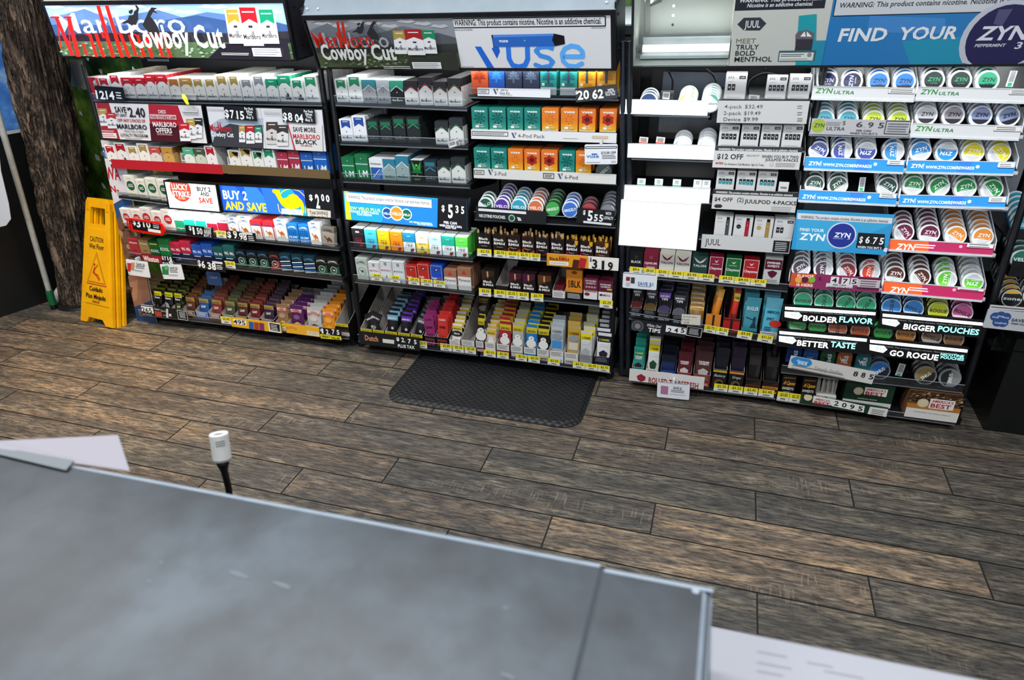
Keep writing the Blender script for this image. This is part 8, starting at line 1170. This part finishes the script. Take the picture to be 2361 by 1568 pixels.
# pod rack sixth shelf
M_GREYC = noisy('clear_grey_carton', '#4a4c50', '#5a5c60', 30, .4)
def tips(key, c, desc, cb, tt=('SAVE ON 2', '#e8e8e8'), top='#22232a', n=5): return sw(key, desc, top, '#18191d', cb, ('White Owl', desc.split(' foil')[0].replace('black', 'dark')+' trimmed black'), '#d0d0d0', n, w=.054, h=.105, tt=tt, owl=4, band='#141519', hf=.034, hb=.09, lean=12, pc=c, rise=.006)
pouches(R4, 'sixth', L['d6'], [(1452, 1478, tips('t1', '#6a2a2a', 'black foil tips pouch with red tip', '#5a1820')), (1482, 1511, tips('t2', '#6a5228', 'black foil tips pouch with tan tip', '#3a3c3e')), (1514, 1545, tips('t3', '#4a4064', 'violet edged black foil tips pouch', '#2a2c3a', top='#5a3c8a')), (1548, 1580, tips('t4', '#5a5c64', 'grey edged black foil tips pouch', '#22242a', top='#33353c')),
 (1583, 1620, dict(desc='clear grey upright carton of stacked gold pouches', hf=.03, hb=.14, body='#6a6c70', inner=M_GREYC, art=nowt, p=P_('gd', 'gold and brown foil pouch lying stacked', .055, .07, '#c89a2c', '#7a5014', nowt, ('2 CIGARS', '#2a1c08')), n=6, rise=.008, lean=25)),
 (1624, 1660, dict(desc='orange and black wood tip carton', hf=.06, hb=.09, body='#d8842c', inner=M_GREYC, art=lambda A: (A.rect(.44, .2, .58, .95, '#2a1c10'), A.rect(0, .05, 1, .16, '#2a1c10')), p=P_('ow', 'slim orange cigar stick pouch', .02, .14, '#e0a424', '#c8761c', nowt, None), n=6, step=.022, rise=.004, roll=6)),
 (1664, 1704, dict(desc='red and black wood tip carton', hf=.055, hb=.09, body='#b01c1c', inner=M_GREYC, art=lambda A: (A.rect(.42, .1, .58, .98, '#241010'), A.rect(0, .85, 1, .95, '#5a1010')), p=P_('rw', 'slim yellow topped red cigar stick pouch', .02, .145, '#e6c81c', '#b82a1c', lambda A: A.text('BLK', .5, .3, .12, '#1c1010', .9, b=2), ('1 CIGAR', '#2a2008')), n=7, step=.02, rise=.004, roll=4)),
 (1706, 1744, dict(desc='teal edged black carton of tobacco bags', hf=.03, hb=.05, body='#14343a', inner=M_GREYC, art=lambda A: (A.rect(0, .6, 1, 1, '#2a8a90'), A.text('Blue', .5, .2, .2, '#8ab', .5)), p=P_('bg', 'teal foil tobacco bag with bugler silhouette', .062, .135, '#3f8a9a', '#4a94a4', lambda A: (A.text('BUGLER', .5, .66, .1, '#cfe0e6', .84, b=1.5), A.poly([(.5, .05), (.9, .05), (.92, .25), (.82, .32), (.85, .45), (.7, .5), (.62, .42), (.66, .34), (.5, .2)], '#1c3a54'), A.line([(.12, .46), (.64, .40)], .025, '#1c3a54')), None), n=4, step=.03, lean=3)),
 (1750, 1792, dict(desc='white warning fronted carton of blue tobacco bags', hf=.028, hb=.05, body='#d8d6d2', inner=M_GREYC, art=lambda A: A.fine(.06, .15, .94, .9, 3, '#666'), p=P_('as', 'sky blue foil tobacco bag with red logo', .066, .145, '#5a9cb0', '#58b4cc', lambda A: (A.text('AMERICAN', .5, .62, .07, '#1c4a6a', .8, b=1.5), A.text('SPIRIT', .4, .44, .07, '#1c4a6a', .5, b=1.5), A.ell(.78, .36, .09, '#c8342c', 1.5), A.fine(.1, .12, .6, .28, 3, '#1c5a7a')), None), n=4, step=.03, lean=3))])
def cp(key, desc, c, t, n=4): return dict(desc='%s' % desc, hf=.055, hb=.11, body='#17130f', inner=M_GREYC, art=lambda A: (A.poly([(0, 0), (1, 0), (1, 1), (.55, .75), (0, .55)], '#3a2014'), A.rect(0, .42, 1, .6, c), A.text('Al Capone', .5, .12, .2, '#e8a83c', .84, b=1, sh=.3), A.text(t, .5, .46, .09, '#2a1a0c', .8, b=1.5)), p=P_(key, 'slim dark pouch inside the %s' % desc, .04, .13, '#2a2624', '#1c1816', nowt, None), n=n, rise=.004)
def ss(A): pass
pouches(R4, 'bottom', L['d7'], [(1455, 1483, sw('s1', 'teal foil cigarillo pouch', '#1c7a6c', '#2a8a7c', '#1c8a7c', ('CIGARILLOS', 'teal cigarillo'), '#eaf4f0', 5, tt=('2 CIGARS', '#d8c81c'), owl=2, band='#1c8a7c', w=.052, h=.12)), (1487, 1516, sw('s2', 'white foil pouch with green crest', '#dcc81c', '#d0d4d0', '#dfe2de', ('SWEETS', 'white and green'), '#2c5a3c', 2, tt=('2 CIGARS', '#1c1c10'), owl=2, pc='#24442c', w=.054, h=.15)),
 (1520, 1556, sw('s3', 'navy foil cigarillo pouch', '#141824', '#1c2c54', '#1c3c9c', ('CIGARILLOS', 'royal blue'), '#eef0f8', 4, tt=None, owl=0, band='#1c3c9c', w=.056, h=.1, hb=.17, inner=M_GREYC)), (1558, 1592, sw('s4', 'maroon foil pouch with pale crest', '#4a1820', '#5c2028', '#a83c2c', ('ORIGINAL', 'brick red original'), '#e8d8c8', 6, tt=None, owl=2, band='#8a2c24', pc='#c8c0bc', w=.056, h=.12)),
 (1595, 1636, sw('s5', 'grey brown foil pouch with pale crest', '#3a2024', '#54302c', '#a0382c', ('ORIGINAL', 'wide brick red'), '#e8d8c8', 7, tt=None, owl=2, band='#8a2c24', pc='#b8b0ac', w=.064, h=.13)), (1639, 1672, dict(sw('s6', 'black foil pouch with blueberry print', '#14161c', '#181a24', '#101114', ('Blueberry', 'black blueberry'), '#c8a84c', 5, tt=None, owl=0, band='#101114', w=.054, h=.15, hf=.08), art=lambda A: (A.rect(0, .86, 1, .96, '#c8aa2a'), A.text('Blueberry', .5, .62, .14, '#d8d8e4', .8, sh=.3), A.ell(.5, .3, .2, '#6a5028'), A.ell(.55, .28, .12, '#101114')))),
 (1676, 1711, dict(sw('s7', 'black foil pouch with grape print', '#1c1424', '#221a2c', '#101114', ('Grape', 'black grape'), '#c8a84c', 6, tt=None, owl=0, band='#101114', w=.056, h=.16, hf=.08), art=lambda A: (A.rect(0, .86, 1, .96, '#e08a2c'), A.text('Grape', .5, .62, .14, '#d8d8e4', .6, sh=.3), A.ell(.5, .3, .2, '#6a5028'), A.ell(.55, .28, .12, '#101114')))),
 (1715, 1752, cp('k1', 'brown leaf wrap carton, original', '#5a3420', 'LEAF WRAP ORIGINAL')), (1754, 1792, cp('k2', 'brown leaf wrap carton, orange band', '#d8842c', 'LEAF WRAP COGNAC', 6))])
# tin rack floor shelf
def capo(A): A.text('Al Capone', .5, .52, .2, '#e8a030', .86, b=1, sh=.3); A.text('SWEETS', .5, .26, .13, '#e8e4dc', .84, b=2.5); A.line([(.1, .86), (.9, .9)], .03, '#c87a1c'); A.fine(.2, .12, .8, .18, 1, '#aaa')
for i, (a, b) in enumerate(((1797, 1829), (1843, 1875))): upright('cigar_box', 'black cigar pack with orange script, %s of two on the tin rack floor shelf' % ORD[i], 'cigar box', a, b, L['e10'], .078, '#15120f', capo, .03, .024, .012)
o, X, Y, Z = upright('cigar_jar', 'clear tub of upright cigars between black pack and green box', 'jar', 1877, 1925, L['e10'], .02, '#d8d4cc', lambda A: A.ell(.5, .5, .3, '#5a5a5a', 1.4), .05, .016, .02)
for k in range(8):
    mb = MB(); x = X-.030+.0085*k; mb.cyl((0, 0, 0), (0, 0, .07), .0045, '#b9b4ac', n=10); mb.cyl((0, 0, .07), (0, 0, .082), .0048, M_WD, n=10); put('cigar', mb, T(x, Y+.02+.012*(k % 2), Z+.012)@Ry(random.uniform(-4, 4)), label='pale tipped cigar tube in the clear tub, %s from left' % ORD[k], cat='cigar', group='cigar tubes in the clear tub')
def best(c1, c2, pat=0):
    def f(A):
        if pat: A.rect(0, .55, 1, 1, '#4a3020'); [A.poly([(u, v), (u+.05, v+.02), (u+.04, v+.06), (u-.01, v+.04)], random.choice(('#8a6a40', '#b09a70', '#6a4a2c', '#2c1c14'))) for u, v in [(random.random(), .58+.38*random.random()) for _ in range(120)]]; A.rect(0, .38, 1, .56, '#b4742c'); A.rect(0, 0, 1, .38, '#e0dcd6'); A.text('WARNING: Smokeless tobacco', .5, .22, .06, '#6a6864', .7)
        else: A.rect(0, 0, 1, .2, '#dcdcd6'); A.text('product can cause', .5, .06, .05, '#5a5a5a', .7); A.text('ORIGINAL BLEND', .5, .28, .04, '#e0dcc8', .4, b=1)
        A.ell(.28, .62, .17, '#dccbaa'); A.ell(.28, .62, .14, '#c8b48c'); A.ell(.28, .62, .13, '#dccbaa'); A.rect(.4, .46 if pat else .5, .86, .84, '#e8e4de'); A.text('AMERICA\'S', .63, .70, .1, '#b02430', .4, b=2.5, sh=.05); A.text('BEST', .62, .5, .16, '#b02430', .38, b=3)
        if pat: A.text('GOLDEN BLEND', .6, .42, .05, '#e8c890', .36, b=1)
    return f
upright('tobacco_box', 'dark green box with red lettering on a white label, floor shelf', 'box', 1937, 2052, L['e10'], .088, '#143524', best('', ''), .06, .018, .02); upright('tobacco_box', 'brown leaf printed box with white warning band at the rack end', 'box', 2078, 2204, L['e10'], .098, '#7a5638', best('', '', 1), .07, .014, .008)
# snus tins with rounded tops
for i, (x0, x1, c, t) in enumerate(((1809, 1844, '#1c3c7c', 'navy'), (1847, 1881, '#2c5c9c', 'mid blue'), (1886, 1921, '#2c5a3c', 'green'), (1924, 1959, '#b06438', 'copper'), (1966, 2003, '#2c6a70', 'teal'))):
    ln_ = L['e9']; q = ln_.pt((x0+x1)/2); Y = Yf(q.z)+.014; yb = ln_.y((x0+x1)/2)-20; a, b = aty(x0, yb, Y).x, aty(x1, yb, Y).x; w = b-a; h = .062; R = w*.42; mb = MB(); P = [(-w/2, 0), (w/2, 0)]
    for k in range(7): P.append((w/2-R+R*math.cos(math.radians(15*k)), h-R*.7+R*.7*math.sin(math.radians(15*k))))
    for k in range(7): P.append((-w/2+R-R*math.sin(math.radians(15*k)), h-R*.7+R*.7*math.cos(math.radians(15*k))))
    n = len(P); mm = mat(c, .3, 0, .35); mb.geo([(u, 0, v) for u, v in P]+[(u, .016, v) for u, v in P]+[(u*.93, -.0015, .003+v*.94) for u, v in P], [tuple(range(2*n, 3*n)), tuple(range(n, 2*n))[::-1]]+[(k, k+n, (k+1) % n+n, (k+1) % n) for k in range(n)]+[(2*n+k, k, (k+1) % n, 2*n+(k+1) % n) for k in range(n)], mm)
    A = Art(mb, w, h, y=-.0017); 
    if i == 1: A.rect(.2, .25, .8, .5, '#16305c'); A.fine(.25, .3, .75, .48, 3, '#8ab0d8')
    else: A.text('SNUS', .58, .42, .2, '#dfe4e6', .62, b=1.5, rot=90); camel(A, .15, .3, .4, .3, '#141a20' if i < 3 else '#d8dcdc')
    put('snus_tin', mb, T((a+b)/2, Y, q.z+.038)@Rx(-8), label='%s arch topped tin, %s from left above the 885 sign' % (t, ORD[i]), cat='tin', group='arch topped tins on the ninth shelf of the tin rack')
# ---- cables and black roll on the pod rack
def cable(pts, label): mb = MB(); mb.tube([aty(x, y, Y) for x, y, Y in pts], .0036, M_BLACK, 8); put('power_cable', mb, label=label, cat='cable')
def crv(p, n=6):   # smooth
    out = []
    for i in range(len(p)-1):
        a, b, c, d = p[max(0, i-1)], p[i], p[i+1], p[min(len(p)-1, i+2)]
        for k in range(n): t = k/n; out.append(tuple(.5*((2*b[j])+(-a[j]+c[j])*t+(2*a[j]-5*b[j]+4*c[j]-d[j])*t*t+(-a[j]+3*b[j]-3*c[j]+d[j])*t**3) for j in range(3)))
    return out+[p[-1]]
cable(crv([(1538, 158, 2.40), (1545, 170, 2.40), (1551, 186, 2.38), (1549, 214, 2.35)]), 'black power cable hanging behind the first shelf gap of the pod rack'); cable(crv([(1625, 158, 2.40), (1643, 172, 2.40), (1651, 188, 2.38), (1649, 205, 2.36)]), 'black power cable curving down behind the mint tins')
cable(crv([(1725, 222, 2.36), (1725, 200, 2.38), (1735, 182, 2.40), (1762, 170, 2.42), (1790, 174, 2.42), (1800, 182, 2.42)]), 'black looped power cable between the white pod boxes'); cable(crv([(1765, 158, 2.44), (1768, 168, 2.44), (1771, 178, 2.44)]), 'short black cable end above the looped cable')
mb = MB(); a, b = aty(1524, 222, 2.29), aty(1553, 222, 2.29); mb.cyl(a, b, .017, M_BLACK, n=20); put('label_roll', mb, label='small black roll lying between two tins on the top pod rack shelf', cat='roll')
mb = MB(); 
for x0, x1 in ((1437, 1441), (1452, 1455)): mb.cyl(aty(x0, 95, 2.24), aty(x0-4, 880, 2.235), .0095, M_STEEL, n=12)
put('round_pole', mb, label='pair of dark round poles between the vape rack and the pod rack', cat='pole')
# ---- small rack at the far right edge
root = put('small_tin_rack', None, T(1.15, 2.35, .42), label='black wire rack of round tins at the far right edge', cat='display rack')
def s3(n, mb): o = put(n, mb); o.parent = root; o.matrix_parent_inverse = root.matrix_world.inverted(); return o
sign('header_card', 'blue curved header card standing above the leaf cigar pouches', 'header card', (474, 625), (507, 628), (480, 656), '#3a5f92', lambda A: A.text('LEAF', .5, .5, .16, '#9ab0cc', .5, b=1), off=.06, rnd=.008)
mb = MB(); mb.box(.98, 1.5, 2.6, 2.62, .45, 1.12, M_BLACK); s3('back_panel', mb)
for i, (y, x0) in enumerate(((548, 2318), (636, 2322), (716, 2282), (806, 2284))):
    p = aty(x0, y, 2.26); mb = MB(); mb.box(p.x, 1.5, 2.26, 2.6, p.z, p.z+.008, M_BLACK); s3('shelf', mb); mb = MB(); mb.box(p.x, 1.5, 2.256, 2.2575, p.z, p.z+(.05 if i else .03), M_CLEAR if i > 1 else M_BLACK); s3('lip', mb)
def rtin(k, x, y, Y, n, lb, rise=.008, dx=0):
    for j in range(n): place('can', T(*aty(x, y, Y))@T(dx*j, j*.0225, j*rise-.03)@Rx(-14), k, '%s, %s' % (lb, 'front one' if j == 0 else '%s back' % ORD[j]), j+.5*(j > 0), 'round tins on the small rack at the far right', 'tin')
rtin('vbl', 2362, 520, 2.27, 6, 'turquoise round tin upper right edge'); rtin('vte', 2358, 600, 2.27, 5, 'teal green round tin with white rim at right edge'); rtin('zo', 2335, 690, 2.27, 7, 'black round tin with pale rim and zone lettering'); rtin('zo', 2385, 684, 2.27, 3, 'second black tin file cut by the photo edge'); rtin('bkc', 2340, 782, 2.27, 3, 'plain black round tin behind the lowest clear lip')
sign('coupon_card', 'white coupon card reading save with a cluster of blue tins', 'coupon card', (2279, 712), (2395, 724), (2276, 756), '#b9bbbe', lambda A: ([A.E(x, y, 10, '#2a4a86', 1.) for x, y in ((2295, 730), (2307, 728), (2319, 731), (2300, 743), (2313, 744))], [A.X('Grizzly', x-8, y+2, x+8, 4, '#c8d4e4', b=1) for x, y in ((2295, 730), (2307, 728), (2319, 731), (2300, 743), (2313, 744))], A.X('SAVE $1', 2331, 740, 2378, 7, '#3f4a5c', b=1.5), A.X('WHEN YOU BUY 2', 2330, 747, 2380, 4, '#3a3f48', b=1.5)), off=-.03, rnd=.004)
sign('shelf_strip', 'thin pale strip on a black bar above the save coupon card', SH, (2284, 703), (2395, 712), (2284, 712), '#c9cacc', lambda A: A.fine(.02, .2, .98, .8, 1, '#555'), off=-.028)
# ------------------------------------------------------------------ put the queued goods down: the nearest and largest as single things
_H = {}
def halves(me):   # the flip-top lid and the base of a pack as two meshes
    if me.name in _H: return _H[me.name]
    h = max(v.co.z for v in me.vertices); out = []
    for side in (0, 1):
        bm = bmesh.new(); bm.from_mesh(me); bmesh.ops.bisect_plane(bm, geom=bm.verts[:]+bm.edges[:]+bm.faces[:], plane_co=(0, 0, h*.705+.0002), plane_no=(0, 0, 1), clear_outer=not side, clear_inner=bool(side))
        m2 = bpy.data.meshes.new('pack_part'); bm.to_mesh(m2); bm.free()
        for m_ in me.materials: m2.materials.append(m_)
        out.append(m2)
    _H[me.name] = out; return out
CAPN = {'P': 296, 'can': 296, 'pouch': 296, 'vape_box': 999, 'pod_box': 999, 'cigar_box': 999}
for kind in CAPN:
    q = sorted([x for x in QUEUE if x[0] == kind], key=lambda x: x[1]); one, rest = q[:CAPN[kind]], q[CAPN[kind]:]
    for _, pr, M, key, lb, grp, cat in one:
        if kind == 'can':
            b, l = can_meshes(key); o = put('pouch_tin', b if pr else None, M, label=lb, cat=cat, group=grp)
            for nm, me in ((('lid', l),) if pr else (('can', b), ('lid', l))): o2 = put(nm, me); o2.parent = o; o2.matrix_parent_inverse = Matrix.Identity(4)
        elif kind == 'P' and not pr:
            o = put('cigarette_pack', None, M, label=lb, cat=cat, group=grp)
            for nm, me in zip(('pack_base', 'lid'), halves(key)): o2 = put(nm, me); o2.parent = o; o2.matrix_parent_inverse = Matrix.Identity(4)
        else: put({'P': 'cigarette_pack', 'pouch': 'cigar_pouch'}.get(kind, kind), key, M, label=lb, cat=cat, group=grp)
    if rest:
        bm = bmesh.new(); mats = []
        for _, pr, M, key, lb, grp, cat in rest:
            for me in (can_meshes(key) if kind == 'can' else (key,)):
                off = len(bm.verts); f0 = len(bm.faces); bm.from_mesh(me); bm.verts.ensure_lookup_table(); bm.faces.ensure_lookup_table()
                bmesh.ops.transform(bm, matrix=M, verts=bm.verts[off:]); mp = []
                for m_ in me.materials:
                    if m_ not in mats: mats.append(m_)
                    mp.append(mats.index(m_))
                for f in bm.faces[f0:]: f.material_index = mp[f.material_index]
        me = bpy.data.meshes.new('stock'); bm.to_mesh(me); bm.free()
        for m_ in mats: me.materials.append(m_)
        nm, lb, ct = {'P': ('cigarette_pack_stock', 'deeper cigarette packs filling the files behind the front packs', 'cigarette packs'), 'can': ('round_tin_stock', 'deeper round tins filling the files behind the front tins', 'tins'), 'pouch': ('cigar_pouch_stock', 'deeper foil pouches filling the cartons behind the front pouches', 'cigar pouches')}[kind]
        put(nm, me, Matrix.Identity(4), label=lb, cat=ct, kind='stuff')
    print('GOODS', kind, len(one), len(rest))
